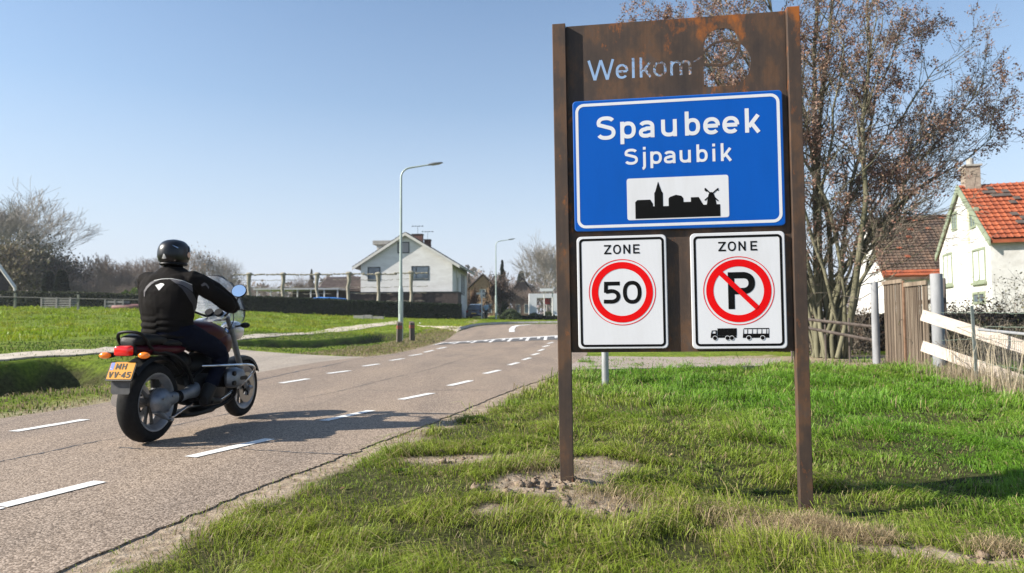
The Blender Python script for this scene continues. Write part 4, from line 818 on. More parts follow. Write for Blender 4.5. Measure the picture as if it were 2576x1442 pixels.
# engine and gearbox
mb = MB(); mb.loft([((.34, 0, .40), Y1, Z1_, .10, .10), ((.44, 0, .40), Y1, Z1_, .13, .14), ((.60, 0, .38), Y1, Z1_, .15, .16), ((.80, 0, .37), Y1, Z1_, .15, .17), ((.97, 0, .38), Y1, Z1_, .12, .15), ((1.02, 0, .38), Y1, Z1_, .06, .08)], 20, 3.5); mb.build('engine_block', M_DARKM, moto, smooth=True)
mb = MB(); mb.loft([((.30, 0, .17), Y1, Z1_, .10, .02), ((.45, 0, .165), Y1, Z1_, .15, .03), ((.75, 0, .165), Y1, Z1_, .14, .03), ((.92, 0, .19), Y1, Z1_, .10, .02)], 16, 3); mb.build('exhaust_collector', M_DARKM, moto, smooth=True)
for s in (-1, 1):
    mb = MB()
    for i in range(7): mb.loft([((.79, s * (.15 + i * .018), .455), X1, Z1_, .10, .085), ((.79, s * (.156 + i * .018), .455), X1, Z1_, .10, .085)], 20, 3)
    mb.tube([(.79, s * .13, .455), (.79, s * .28, .455)], .075, 20); cy = mb.build('cylinder', M_DARKM, moto, smooth=True)
    mb = MB(); mb.loft([((.80, s * .272, .458), X1, Z1_, .118, .092), ((.80, s * .30, .458), X1, Z1_, .125, .095), ((.81, s * .345, .455), X1, Z1_, .110, .082), ((.82, s * .368, .452), X1, Z1_, .070, .055)], 24, 2.8); hc = mb.build('cylinder_head_cover', M_CAST, cy, smooth=True)
    mb = MB(); mb.loft([((.86, s * .300, .455), X1, Z1_, .075, .022), ((.86, s * .372, .452), X1, Z1_, .065, .018)], 16, 4)
    for zz in (.415, .502): mb.tube([(.715, s * .34, zz), (.715, s * .362, zz)], .022, 14)
    mb.build('cover_inset', M_BLACK, cy, smooth=True)
    mb = MB(); mb.tube(smooth_line(np.array([(.50, s * .16, .585), (.62, s * .30, .583), (.78, s * .385, .578), (.99, s * .395, .562), (1.065, s * .375, .50), (1.02, s * .31, .41), (.94, s * .20, .30), (.84, s * .10, .22)]), 2), .0125, 12); mb.build('crash_bar', M_CHROME, moto, smooth=True)
    mb = MB(); mb.tube(smooth_line(np.array([(.86, s * .27, .40), (.93, s * .25, .30), (.90, s * .18, .22), (.75, s * .12, .18), (.55, s * .08, .17)]), 2), .021, 12); mb.build('exhaust_pipe', M_DARKM, moto, smooth=True)
    mb = MB(); mb.tube([(1.045, s * .095, 1.02), (1.11, s * .095, .90)], .021, 14); mb.tube([(1.11, s * .095, .905), (1.20, s * .095, .735), (1.425, s * .095, .31)], [.028, .030, .026], 16)
    mb.tube([(1.10, s * .095, .915), (1.115, s * .095, .885)], .036, 16); mb.tube([(1.425, s * .12, .30), (1.49, s * .12, .30), (1.50, s * .08, .30)], .022, 12); mb.build('fork_leg', M_SILVER if 0 else M_CAST, moto, smooth=True)
    mb = MB(); mb.ell((1.42, s * .082, .36), (.045, .025, .07), 8); mb.build('brake_caliper', M_BLACK, moto, smooth=True)
    # rear indicators
    mb = MB(); mb.tube([(-.25, s * .05, .722), (-.285, s * .115, .72)], .009, 8); mb.loft([((-.27, s * .112, .722), Y1, Z1_, .012, .014), ((-.285, s * .14, .722), Y1, Z1_, .03, .022), ((-.30, s * .155, .722), Y1, Z1_, .043, .026)][::1], 14); rb = mb.build('indicator', M_BLACK, moto, smooth=True)
    mb = MB(); mb.ell((-.312, s * .162, .722), (.032, .047, .0265), 10); mb.build('amber_lens', M_AMBER, rb, smooth=True)
    mb = MB(); mb.tube([(1.22, s * .09, .93), (1.10, s * .24, .942)], .010, 8); mb.ell((1.05, s * .275, .942), (.048, .040, .028), 10, Matrix.Rotation(s * .5, 3, 'Z')); mb.build('indicator', M_BLACK, moto, smooth=True)
    # mirror
    mb = MB(); mb.tube(smooth_line(np.array([(.735, s * .325, 1.12), (.70, s * .37, 1.17), (.665, s * .415, 1.215)]), 1), .006, 8); mn = Vector((-.95, s * .07, .27)).normalized(); ma = mn.cross(Vector((0, 0, 1))).normalized(); mu = ma.cross(mn).normalized(); m0 = Vector((.643, s * .420, 1.2595)); mb.loft([(m0, ma, mu, .070, .061), (m0 - mn * .012, ma, mu, .071, .062), (m0 - mn * .035, ma, mu, .045, .04)], 28, 2); mr = mb.build('mirror', M_BLACK, moto, smooth=True)
    mb = MB(); mn = Vector((-.95, s * .07, .27)).normalized(); ma = mn.cross(Vector((0, 0, 1))).normalized(); mu = ma.cross(mn).normalized(); mb.add([tuple(Vector((.640, s * .422, 1.26)) + ma * .064 * math.cos(a) + mu * .056 * math.sin(a)) for a in np.linspace(0, 2 * math.pi, 32, endpoint=False)], [tuple(range(32))]); mb.build('mirror_glass', pm('mirror_glass', (.95, .96, .98), rough=.02, metal=1), mr)
    # handlebar half with grip and lever
    mb = MB(); mb.tube(smooth_line(np.array([(1.03, 0, 1.01), (1.0, s * .10, 1.03), (.90, s * .20, 1.09), (.82, s * .27, 1.11), (.72, s * .345, 1.105), (.655, s * .40, 1.10)]), 2), .011, 10); mb.build('handlebar', M_BLACK, moto, smooth=True)
    mb = MB(); mb.tube([(.765, s * .313, 1.108), (.645, s * .408, 1.099)], .0165, 14); mb.tube([(.648, s * .406, 1.099), (.636, s * .416, 1.098)], .021, 14); mb.build('grip', M_BLACK, moto, smooth=True)
    mb = MB(); mb.tube(smooth_line(np.array([(.82, s * .285, 1.105), (.82, s * .34, 1.095), (.755, s * .40, 1.085), (.735, s * .43, 1.085)]), 1), .007, 8); mb.ell((.733, s * .432, 1.085), (.011, .011, .011), 5); mb.build('lever', M_BLACK, moto, smooth=True)
    mb = MB(); mb.cbox((.815, s * .262, 1.115), (.06, .055, .045)); mb.tube([(.87, s * .235, 1.12), (.87, s * .235, 1.155)], .024, 14); mb.build('switch_block', M_BLACK, moto, bevel=.006)
    mb = MB(); mb.tube(smooth_line(np.array([(.86, s * .24, 1.10), (.95, s * .22, 1.0), (1.05, s * .12, .92), (1.10, s * .05, .82)]), 2), .0045, 6); mb.build('cable', M_BLACK, moto, smooth=True)
    mb = MB(); mb.tube([(.46, s * .12, .30), (.50, s * .24, .265)], .012, 8); mb.tube([(.50, s * .21, .265), (.50, s * .28, .262)], .018, 10); mb.build('footpeg', M_BLACK, moto, smooth=True)
    mb = MB(); mb.tube(smooth_line(np.array([(-.12, s * .10, .74), (.10, s * .13, .72), (.30, s * .14, .60), (.42, s * .13, .42)]), 2), .016, 10); mb.tube([(.10, s * .12, .70), (.42, s * .12, .50)], .014, 10); mb.tube([(.42, s * .13, .50), (.70, s * .13, .62), (1.0, s * .07, .86)], .016, 10); mb.build('frame_tube', M_BLACK, moto, smooth=True)
mb = MB(); mb.ell((.68, -.02, .58), (.24, .13, .12), 12); mb.ell((.35, 0, .62), (.16, .12, .12), 12); mb.build('air_box', M_BLACK, moto, smooth=True)
mb = MB(); mb.loft([((-.52 + .35, .16, .36), Y1, Z1_, .05, .055), ((.05, .15, .33), Y1, Z1_, .055, .06), ((.40, .14, .25), Y1, Z1_, .05, .05)], 18, 2.2); mb.build('silencer', M_CHROME, moto, smooth=True)
mb = MB(); mb.tube([(-.02, .12, .345), (.42, .12, .40)], .03, 12); mb.tube([(.05, 0, .62), (.08, 0, .44)], .035, 14); mb.build('rear_shock', M_DARKM, moto, smooth=True)
# tank
def sec(x, z, hw, hh): return ((x, 0, z), Y1, Z1_, hw, hh)
mb = MB(); mb.loft([sec(.37, .875, .07, .07), sec(.42, .885, .115, .095), sec(.52, .885, .155, .108), sec(.64, .880, .180, .112), sec(.76, .865, .195, .115), sec(.86, .845, .195, .110), sec(.94, .815, .170, .095), sec(.985, .79, .12, .07)], 32, 2.5)
for s in (-1, 1): mb.loft([((.72, s * .13, .80), Y1, Z1_, .05, .08), ((.84, s * .15, .785), Y1, Z1_, .055, .10), ((.94, s * .155, .775), Y1, Z1_, .045, .095), ((1.0, s * .150, .775), Y1, Z1_, .022, .06)], 16, 2.3)
tank = mb.build('fuel_tank', M_TANK, moto, smooth='all')
mb = MB(); mb.lathe([(.0, .992), (.034, .992), (.040, .986), (.040, .972)], axis='z', c=(.72, 0, 0), n=24, closed=False); mb.build('filler_cap', M_CHROME, tank, smooth=True)
# tank emblem: roundel with black ring and blue and white quarters
EC = np.array([.845, -.198, .895]); En = np.array([-.10, -.92, .36]); En /= np.linalg.norm(En); Eu = np.cross(np.array([1, 0, 0]), En) * -1; Eu /= np.linalg.norm(Eu); Eu = Eu if Eu[2] > 0 else -Eu; Ea = np.cross(Eu, En); R0 = .034
mb = MB(); ringpoly(mb, circ(0, 0, R0, 32), circ(0, 0, R0 * .62, 32), EC, Ea, Eu, En, .003); em = mb.build('roundel', M_BLACK, tank)
mb = MB(); ringpoly(mb, circ(0, 0, R0 * 1.10, 32), circ(0, 0, R0, 32), EC, Ea, Eu, En, .0035); mb.build('roundel_rim', M_CHROME, tank)
for k in range(4):
    mb = MB(); P = [(0, 0)] + [(R0 * .62 * math.cos(rad(a + 90 * k)), R0 * .62 * math.sin(rad(a + 90 * k))) for a in range(0, 91, 15)]; flat_poly(mb, P, EC, Ea, Eu, En, .0032); mb.build('roundel_quarter', pm('emblem_blue', (.05, .2, .6), rough=.3) if k % 2 else pm('emblem_white', (.75, .75, .75), rough=.3), tank)
# seats, tail
mb = MB(); mb.loft([sec(.02, .80, .10, .02), sec(.08, .805, .135, .035), sec(.22, .80, .145, .035), sec(.36, .815, .11, .04), sec(.44, .84, .07, .03)], 24, 3); mb.build('rider_seat', M_SEAT, moto, smooth=True)
mb = MB(); mb.loft([sec(-.275, .818, .055, .022), sec(-.25, .832, .085, .044), sec(-.16, .840, .110, .052), sec(-.04, .836, .125, .048), sec(.06, .825, .115, .035)], 24, 2.8); mb.build('pillion_seat', M_SEAT, moto, smooth=True)
mb = MB(); mb.loft([sec(-.29, .765, .045, .03), sec(-.22, .765, .09, .038), sec(-.05, .755, .13, .045), sec(.15, .745, .14, .05), sec(.32, .76, .12, .05)], 24, 2.6); mb.build('tail_cowl', M_TANK, moto, smooth=True)
mb = MB(); mb.tube(smooth_line(np.array([(-.14, -.115, .765), (-.195, -.120, .80), (-.235, -.116, .86), (-.265, -.085, .897), (-.275, 0, .906), (-.265, .085, .897), (-.235, .116, .86), (-.195, .120, .80), (-.14, .115, .765)]), 3), .0125, 12); mb.build('grab_rail', M_BLACK, moto, smooth=True)
mb = MB(); mb.loft([((-.305, 0, .758), Y1, Z1_, .068, .040), ((-.345, 0, .756), Y1, Z1_, .064, .036), ((-.352, 0, .756), Y1, Z1_, .054, .028)], 24, 5); tl = mb.build('tail_light', M_TAIL, moto, smooth=True)
mb = MB(); mb.loft([((-.27, 0, .76), Y1, Z1_, .072, .044), ((-.3045, 0, .758), Y1, Z1_, .074, .045)], 24, 5); mb.build('tail_light_housing', M_BLACK, moto, smooth=True)
# rear mudguard, plate, flap
mb = MB(); R_ = []
for a in np.linspace(rad(35), rad(136), 12):
    rr = .375; x = rr * math.cos(a) - .0; z = .325 + rr * math.sin(a)
    if a > rad(140): x -= (a - rad(140)) * .15; z += (a - rad(140)) * .35
    R_.append([(x, -.085, z - .03), (x, -.07, z), (x, .07, z), (x, .085, z - .03), (x * .99, .07, z - .012), (x * .99, -.07, z - .012)])
mb.rings(R_); mb.build('rear_mudguard', M_BLACK, moto, smooth=True)
PO = np.array([-.345, 0, .606]); Pn = np.array([-.90, 0, .43]); Pn /= np.linalg.norm(Pn); Pa = np.array([0, -1.0, 0]); Pu = np.cross(Pn, Pa); Pu = Pu if Pu[2] > 0 else -Pu
mb = MB(); mb.prism(rrect(0, -.004, .218, .158, .012), PO, Pa, Pu, Pn, -.010, 0); pl = mb.build('number_plate_holder', M_BLACK, moto)
mb = MB(); mb.prism(rrect(0, 0, .202, .140, .008), PO, Pa, Pu, Pn, .0005, .002); npl = mb.build('number_plate', pm('plate_yellow', (.55, .235, .012), (.60, .27, .015), scale=15, rough=.55, spec=.2), moto)
def ptx(name, gl, t, mat, lift=.0026):
    mb = MB(); text_mesh(mb, gl, t, PO, Pa, Pu, Pn, lift); mb.build(name, mat, npl)
mb = MB(); flat_poly(mb, [(-.097, .004), (-.068, .004), (-.068, .066), (-.097, .066)], PO, Pa, Pu, Pn, .0025); mb.build('country_strip', pm('plate_blue', (.02, .08, .42), rough=.4), npl)
ptx('country_letters', [('N', -.092, .010, .009, .011), ('L', -.080, .010, .008, .011)], .002, M_WHITE, .0032)
ptx('plate_characters', [('M', -.052, .010, .040, .048), ('H', .000, .010, .036, .048), ('V', -.092, -.058, .036, .048), ('V', -.048, -.058, .036, .048), ('.', -.006, -.055, .010, .048), ('4', .014, -.058, .034, .048), ('5', .056, -.058, .034, .048)], .0092, M_BLACK, .0040)
mb = MB(); mb.prism([(-.078, .05), (.078, .05), (.078, -.035), (.066, -.050), (-.066, -.050), (-.078, -.035)], np.array([-.352, 0, .475]), Pa, np.array([0, 0, 1.0]), np.array([-1.0, 0, 0]), -.004, 0); mb.build('mud_flap', pm('grey_rubber', (.06, .06, .062), (.085, .085, .085), rough=.7, scale=20), moto, bevel=.001)
# front mudguard
mb = MB(); R_ = []
for a in np.linspace(rad(28), rad(152), 16):
    rr = .330 + .02 * (a > rad(90)) * (a - rad(90)); x = 1.49 + rr * math.cos(a); z = .30 + rr * math.sin(a); c_, s_ = math.cos(a), math.sin(a)
    R_.append([(x - .045 * c_, -.074, z - .045 * s_), (x - .01 * c_, -.066, z - .01 * s_), (x, -.03, z), (x, .03, z), (x - .01 * c_, .066, z - .01 * s_), (x - .045 * c_, .074, z - .045 * s_), (x - .016 * c_, .05, z - .016 * s_), (x - .016 * c_, -.05, z - .016 * s_)])
mb.rings(R_); mb.build('front_mudguard', M_BLACK, moto, smooth=True)
mb = MB(); mb.loft([((1.20, 0, .90), Y1, Z1_, .04, .05), ((1.24, 0, .895), Y1, Z1_, .088, .085), ((1.34, 0, .885), Y1, Z1_, .105, .10), ((1.37, 0, .885), Y1, Z1_, .10, .095)], 24, 2.2); mb.build('headlight', M_SILVER, moto, smooth=True)
mb = MB(); mb.loft([((.955, -.02, 1.005), Y1, Z1_, .07, .025), ((1.0, -.02, 1.035), Y1, Z1_, .085, .04), ((1.08, 0, 1.045), Y1, Z1_, .09, .045), ((1.13, 0, 1.02), Y1, Z1_, .08, .03)], 20, 4); ic = mb.build('instrument_panel', M_SILVER, moto, smooth=True)
for y in (-.05, .045):
    mb = MB(); mb.tube([(.985, y, 1.05), (.955, y, 1.075)], .04, 20); mb.build('dial', M_BLACK, ic, smooth=True)
mb = MB(); mb.loft([((.86, .04, .985), Y1, Z1_, .10, .010), ((.97, .04, 1.0), Y1, Z1_, .13, .016), ((1.08, .02, 1.0), Y1, Z1_, .10, .02)], 16, 3); mb.build('fork_bridge', M_SILVER, moto, smooth=True)
# windscreen
def glassmat():
    m = bpy.data.materials.new('tinted_screen'); m.use_nodes = True; nt = m.node_tree; L = nt.links; nt.nodes.remove(nt.nodes['Principled BSDF'])
    t = nd(nt, 'ShaderNodeBsdfTransparent'); t.inputs[0].default_value = (.95, .96, .97, 1); g = nd(nt, 'ShaderNodeBsdfGlossy'); g.inputs['Roughness'].default_value = .06; d = nd(nt, 'ShaderNodeBsdfTranslucent'); d.inputs[0].default_value = (.85, .87, .90, 1)
    n = nd(nt, 'ShaderNodeTexNoise'); n.inputs['Scale'].default_value = 5; n.inputs['Detail'].default_value = 5; r = ramp(nt, n.outputs[0], [(.35, (.12, .12, .12)), (.7, (.28, .28, .28))])
    a = nd(nt, 'ShaderNodeMixShader'); L.new(r, a.inputs[0]); L.new(t.outputs[0], a.inputs[1]); L.new(d.outputs[0], a.inputs[2]); f = nd(nt, 'ShaderNodeFresnel'); f.inputs[0].default_value = 1.09
    b = nd(nt, 'ShaderNodeMixShader'); L.new(f.outputs[0], b.inputs[0]); L.new(a.outputs[0], b.inputs[1]); L.new(g.outputs[0], b.inputs[2]); L.new(b.outputs[0], nt.nodes['Material Output'].inputs[0]); return m
M_SCREEN = glassmat(); V = []; ns, nr = 14, 12
for j in range(nr + 1):
    t = j / nr; z = .955 + t * .475; hw = np.interp(t, [0, .12, .35, .6, .85, 1], [.13, .22, .275, .255, .19, .13])
    for i in range(ns + 1):
        u = -1 + 2 * i / ns; y = u * hw; zz = z - (.03 * abs(u) ** 3 if t > .9 else 0); V.append((1.27 - .32 * t - 1.5 * y * y, y, zz))
F = [(j * (ns + 1) + i, j * (ns + 1) + i + 1, (j + 1) * (ns + 1) + i + 1, (j + 1) * (ns + 1) + i) for j in range(nr) for i in range(ns)]
o = link('windscreen', fast_mesh('windscreen', V, np.array(F), smooth=True), moto, M_SCREEN); m = o.modifiers.new('thickness', 'SOLIDIFY'); m.thickness = .004
# ================================================================ RIDER
rider = empty('person', BK + np.array([-.024, -.003, 0]), BH, 'person in black motorcycle jacket and dark blue jeans riding with a black helmet', 'person')
def skin(name, mb, vox, mat, parent, disp=None, sm_=3):
    me = mb.mesh(name); o = bpy.data.objects.new(name, me); SC.collection.objects.link(o)
    m = o.modifiers.new('r', 'REMESH'); m.mode = 'VOXEL'; m.voxel_size = vox; m2 = o.modifiers.new('s', 'SMOOTH'); m2.factor = .6; m2.iterations = sm_
    bpy.context.view_layer.update(); d = bpy.context.evaluated_depsgraph_get(); r = bpy.data.meshes.new_from_object(o.evaluated_get(d)); bpy.data.objects.remove(o); r.name = name
    n = len(r.vertices); co = np.empty(n * 3, np.float32); r.vertices.foreach_get('co', co); co = co.reshape(-1, 3)
    if disp is not None:
        nr_ = np.empty(n * 3, np.float32); r.vertex_normals.foreach_get('vector', nr_); nr_ = nr_.reshape(-1, 3); co = co + nr_ * disp(co)[:, None]; r.vertices.foreach_set('co', co.ravel())
    r.polygons.foreach_set('use_smooth', [True] * len(r.polygons)); r.materials.clear(); r.update(); return link(name, r, parent, mat)
def torso(mb, g=0.0, bottom=.835):
    S = [(.285, bottom, .194, .145), (.28, .90, .195, .148), (.275, .98, .194, .147), (.275, 1.06, .207, .150), (.278, 1.15, .230, .155), (.285, 1.24, .244, .154), (.30, 1.32, .238, .138), (.31, 1.375, .205, .118), (.325, 1.41, .135, .095), (.335, 1.45, .085, .082)]
    mb.loft([((x, 0, z), X1, Y1, d + g, w + g) for x, z, w, d in S], 28, 2.3)
def arm(mb, s, g=0):
    w = [.205, .285, .375, .425, .432, .41, .378] if s < 0 else [.20, .25, .275, .30, .335, .36, .375]; u = 0 if s < 0 else .05
    mb.tube([(.285, s * .12, 1.335), (.30, s * w[0], 1.335), (.335 + u, s * w[1], 1.29), (.385 + u, s * w[2], 1.225), (.43 + u, s * w[3], 1.17), (.50 + u, s * w[4], 1.135), (.58 + u * .6, s * w[5], 1.118), (.665, s * w[6], 1.112)], [.07 + g, .086 + g, .082 + g, .073 + g, .070 + g, .064 + g, .056 + g, .045 + g], 18)
def leg(mb, s, g=0, foot=True):
    mb.tube([(.24, s * .07, .90), (.31, s * .125, .87), (.42, s * .175, .825), (.55, s * .225, .765), (.675, s * .25, .70), (.70, s * .255, .65), (.655, s * .252, .56), (.58, s * .245, .45), (.51, s * .24, .36)], [.12 + g, .118 + g, .104 + g, .092 + g, .078 + g, .074 + g, .068 + g, .062 + g, .05 + g], 18)
# body (continuous) under the clothes
mb = MB(); torso(mb, -.03, .86); mb.tube([(.335, 0, 1.40), (.345, 0, 1.50)], .058, 14); mb.ell((.355, 0, 1.565), (.095, .075, .11), 12)
for s in (-1, 1): arm(mb, s, -.022); leg(mb, s, -.022)
skin('body', mb, .014, pm('skin', (.45, .27, .19), rough=.5), rider)
def jdisp(c):
    z = c[:, 2]; w = 1 - sst(.93, 1.08, z); ang = np.arctan2(c[:, 1], c[:, 0] - .2); armw = sst(.25, .32, np.abs(c[:, 1]))
    ph = z * 56 + 2.4 * fbm(ang * .8 + 3, z * 3, 2) + .35 * ang
    band = (1 - np.abs(np.sin(ph)) * 2) * (.45 + .9 * vnoise(ang * 1.2, z * 14, 5))
    diag = 1 - 2 * np.abs(np.sin(c[:, 0] * 26 + z * 22 + 5 * fbm(z * 5, c[:, 1] * 5, 3)))
    back = (1 - w) * (1 - armw) * .0045 * (1 - 2 * np.abs(np.sin(ang * 7 + z * 9 + 5 * fbm(z * 4, ang * 2, 12))))
    return -.0095 * w * (1 - armw) * band + back * .12 + (fbm(c[:, 1] * 9 + c[:, 0] * 6, z * 9, 6) - .5) * .018 - armw * .0075 * diag
M_JACK = pm('jacket_fabric', (.0040, .0032, .0028), (.010, .0078, .0066), scale=5, rough=.85, bump=.12, bscale=300, spec=.12)
mb = MB(); torso(mb, .012, .84)
mb.loft([((.325, 0, 1.40), X1, Y1, .10, .13), ((.338, 0, 1.455), X1, Y1, .082, .082), ((.345, 0, 1.475), X1, Y1, .078, .078)], 20, 2)
for s in (-1, 1): arm(mb, s, .006)
jacket = skin('jacket', mb, .0075, M_JACK, rider, jdisp)
M_JEAN = pm('navy_denim', (.0022, .003, .010), (.004, .006, .016), scale=30, rough=.9, bump=.15, bscale=250, spec=.1)
mb = MB(); mb.loft([((.27, 0, .80), X1, Y1, .12, .17), ((.27, 0, .875), X1, Y1, .145, .205), ((.27, 0, .93), X1, Y1, .13, .195)], 22, 2.3)
for s in (-1, 1): leg(mb, s)
skin('trousers', mb, .013, M_JEAN, rider, lambda c: (fbm(c[:, 0] * 16, c[:, 2] * 16, 8) - .5) * .02)
for s in (-1, 1):
    mb = MB(); mb.tube([(.545, s * .242, .41), (.50, s * .24, .34), (.475, s * .24, .295)], [.062, .058, .05], 14); mb.loft([((.44, s * .24, .275), Y1, Z1_, .042, .040), ((.52, s * .245, .272), Y1, Z1_, .046, .038), ((.63, s * .25, .262), Y1, Z1_, .050, .030), ((.70, s * .25, .255), Y1, Z1_, .035, .02)], 14, 2.4); skin('boot', mb, .011, M_SEAT, rider)
    # glove with fingers wrapped round the grip
    g0 = np.array([.765, s * .313, 1.108]); g1 = np.array([.645, s * .408, 1.099]); gd = (g1 - g0) / np.linalg.norm(g1 - g0); back = np.array([-.62, s * -.78, 0.05]); back -= gd * (back @ gd); back /= np.linalg.norm(back); upv = np.array([0, 0, 1.0]); upv -= gd * (upv @ gd); upv /= np.linalg.norm(upv); upv -= back * (upv @ back); upv /= np.linalg.norm(upv)
    mb = MB(); c0 = (g0 + g1) / 2 + back * .045 + upv * .018; mb.loft([(c0 + back * .035 - upv * .004, gd, upv, .034, .026), (c0, gd, upv, .046, .024), (c0 - back * .038 + upv * .004, gd, upv, .047, .018)], 16, 2.5); mb.tube([(.625, s * .395, 1.115), c0 + back * .03], [.042, .036], 14)
    for k, ln in enumerate((.92, 1.0, .96, .82)):
        cc = g0 + (g1 - g0) * (.18 + .215 * k); pts = [cc + back * .035 * ln + upv * .030]
        for a in (100, 60, 15, -30, -75, -115): pts.append(cc + (-back) * .0275 * math.cos(rad(a)) * (1) + upv * .0275 * math.sin(rad(a)))
        mb.tube(pts, [.0125, .0125, .012, .0115, .011, .0105, .009], 10)
    tb = g0 + gd * .015; mb.tube([tb + back * .05 + upv * .008, tb + back * .034 - upv * .012, tb + back * .012 - upv * .030, tb - back * .012 - upv * .032], [.016, .014, .0125, .010], 10)
    skin('glove', mb, .0052, M_SEAT, rider, sm_=1)
# helmet
M_HELM = pm('helmet_paint', (.007, .007, .008), (.010, .010, .011), scale=3, rough=.33, spec=.45)
mb = MB(); hs = []
for t in np.linspace(-.78, 1.0, 18):
    zz = 1.578 + .126 * t; rr = math.sqrt(max(0, 1 - abs(t) ** 2.6)) ** .86; hs.append(((.345 + .012 * t - (.018 * (t + .2) if t < -.2 else 0), 0, zz), X1, Y1, .146 * max(rr, .12), .120 * max(rr, .12)))
mb.loft(hs, 36, 2.1); hel = skin('helmet', mb, .008, M_HELM, rider, sm_=4)
mb = MB(); mb.loft([((.345, 0, 1.470), X1, Y1, .115, .098), ((.345, 0, 1.482), X1, Y1, .128, .108), ((.346, 0, 1.492), X1, Y1, .126, .106)], 30, 2.1); mb.build('neck_roll', M_BLACK, hel, smooth=True)
V = []; 
for j in range(9):
    t = -.45 + 1.0 * j / 8; rr = math.sqrt(1 - abs(t) ** 2.6) ** .86
    for i in range(17):
        a = rad(-78 + 156 * i / 16); V.append((.350 + .012 * t + .152 * rr * math.cos(a), .126 * rr * math.sin(a), 1.578 + .126 * t))
F = [(j * 17 + i, j * 17 + i + 1, (j + 1) * 17 + i + 1, (j + 1) * 17 + i) for j in range(8) for i in range(16)]
o = link('visor', fast_mesh('visor', V, np.array(F), smooth=True), hel, pm('visor', (.10, .11, .12), rough=.04, coat=1, metal=.3)); m = o.modifiers.new('t', 'SOLIDIFY'); m.thickness = .003
mb = MB()
for s in (-1, 1): mb.tube([(.37, s * .116, 1.565), (.37, s * .128, 1.565)], .026, 18)
mb.build('visor_hinge', M_CHROME, hel, smooth=True)
# marks laid on the cloth and the shell, found by casting onto the real surfaces
bpy.context.view_layer.update(); Mw = Matrix.Translation(Vector(BK + np.array([-.024, -.003, 0]))) @ Matrix.Rotation(BH, 4, 'Z'); Mi = Mw.inverted(); camL = Mi @ Vector(CAM)
def drape(name, obj, up, lo, mat, parent, off=.003, nu=26, nv=4):
    me = obj.data; bv = BVHTree.FromPolygons([v.co for v in me.vertices], [p.vertices[:] for p in me.polygons])
    def rs(P):
        P = np.array(P, float); d = np.r_[0, np.cumsum(np.linalg.norm(np.diff(P, axis=0), axis=1))]; t = np.linspace(0, d[-1], nu + 1); return np.stack([np.interp(t, d, P[:, 0]), np.interp(t, d, P[:, 1])], -1)
    U_, L_ = rs(up), rs(lo); V = []; ok = []
    for i in range(nu + 1):
        for j in range(nv + 1):
            px, py = U_[i] + (L_[i] - U_[i]) * j / nv; d = Mi.to_3x3() @ Vector(ray(px, py)); h = bv.ray_cast(camL, d.normalized())
            if h[0] is None: V.append((0, 0, 0)); ok.append(False)
            else: V.append(tuple(h[0] + h[1] * off * (1 if h[1].dot(d) < 0 else -1))); ok.append(True)
    w = nv + 1; F = [(i * w + j, i * w + j + 1, (i + 1) * w + j + 1, (i + 1) * w + j) for i in range(nu) for j in range(nv)]
    F = [f for f in F if all(ok[k] for k in f) and max((Vector(V[f[0]]) - Vector(V[k])).length for k in f) < .12]
    if F: link(name, fast_mesh(name, V, np.array(F), smooth=True), parent, mat)
f4 = lambda P: [((520 + x / 3.433) * .67083, (880 + y / 3.433) * .67083) for x, y in P]
f3 = lambda P: [((700 + x / 4.507) * .67083, (1020 + y / 4.507) * .67083) for x, y in P]
M_PIPE = pm('grey_panel_fabric', (.075, .070, .078), (.10, .095, .10), scale=20, rough=.7); M_PIPE2 = pm('dark_panel_fabric', (.032, .028, .032), (.045, .040, .045), scale=20, rough=.75); M_MARK = pm('reflective_print', (.62, .61, .58), rough=.35)
drape('side_panel', jacket, f4([(72, 800), (68, 730), (100, 670), (150, 618), (200, 594), (260, 582)]), f4([(82, 800), (86, 740), (120, 690), (165, 645), (205, 616), (260, 592)]), M_PIPE, jacket)
drape('piping', jacket, f4([(200, 592), (300, 572), (420, 566), (550, 590), (690, 640)]), f4([(200, 597), (300, 578), (420, 572), (550, 596), (690, 648)]), M_MARK, jacket, .0042)
drape('shoulder_panel', jacket, f4([(400, 576), (470, 578), (550, 598), (620, 624), (690, 652)]), f4([(410, 582), (480, 630), (560, 650), (630, 690), (695, 745)]), M_PIPE, jacket)
drape('side_panel', jacket, f4([(500, 640), (570, 665), (640, 705), (700, 760), (745, 850), (740, 1000)]), f4([(500, 645), (560, 700), (610, 770), (650, 840), (690, 900), (710, 1010)]), M_PIPE2, jacket)
drape('sleeve_patch', jacket, f3([(240, 215), (300, 178), (345, 205), (380, 262)]), f3([(262, 245), (318, 225), (350, 255), (368, 290)]), M_PIPE, jacket)
drape('chevron_badge', jacket, f4([(218, 655), (255, 640), (285, 628), (320, 632), (336, 645)]), f4([(262, 722), (264, 721), (266, 720), (268, 719), (270, 718)]), M_MARK, jacket, .0045, 14, 6)
drape('triangle_badge', hel, f4([(320, 250), (326, 248), (332, 250)]), f4([(300, 306), (328, 312), (357, 306)]), M_MARK, hel, .002, 6, 6)
drape('label_strip', hel, f4([(310, 354), (355, 352)]), f4([(314, 378), (356, 376)]), pm('grey_print', (.3, .3, .3), rough=.4), hel, .002, 6, 3)
drape('highlight_stripe', hel, f4([(435, 135), (505, 168)]), f4([(440, 145), (508, 178)]), M_CHROME, hel, .003, 8, 2); drape('highlight_stripe', hel, f4([(462, 325), (478, 325)]), f4([(458, 378), (470, 378)]), M_CHROME, hel, .003, 3, 8)  # bright strips laid on the shell as painted highlights
drape('highlight_stripe', hel, f4([(530, 358), (542, 360)]), f4([(562, 425), (574, 425)]), M_CHROME, hel, .003, 3, 8)
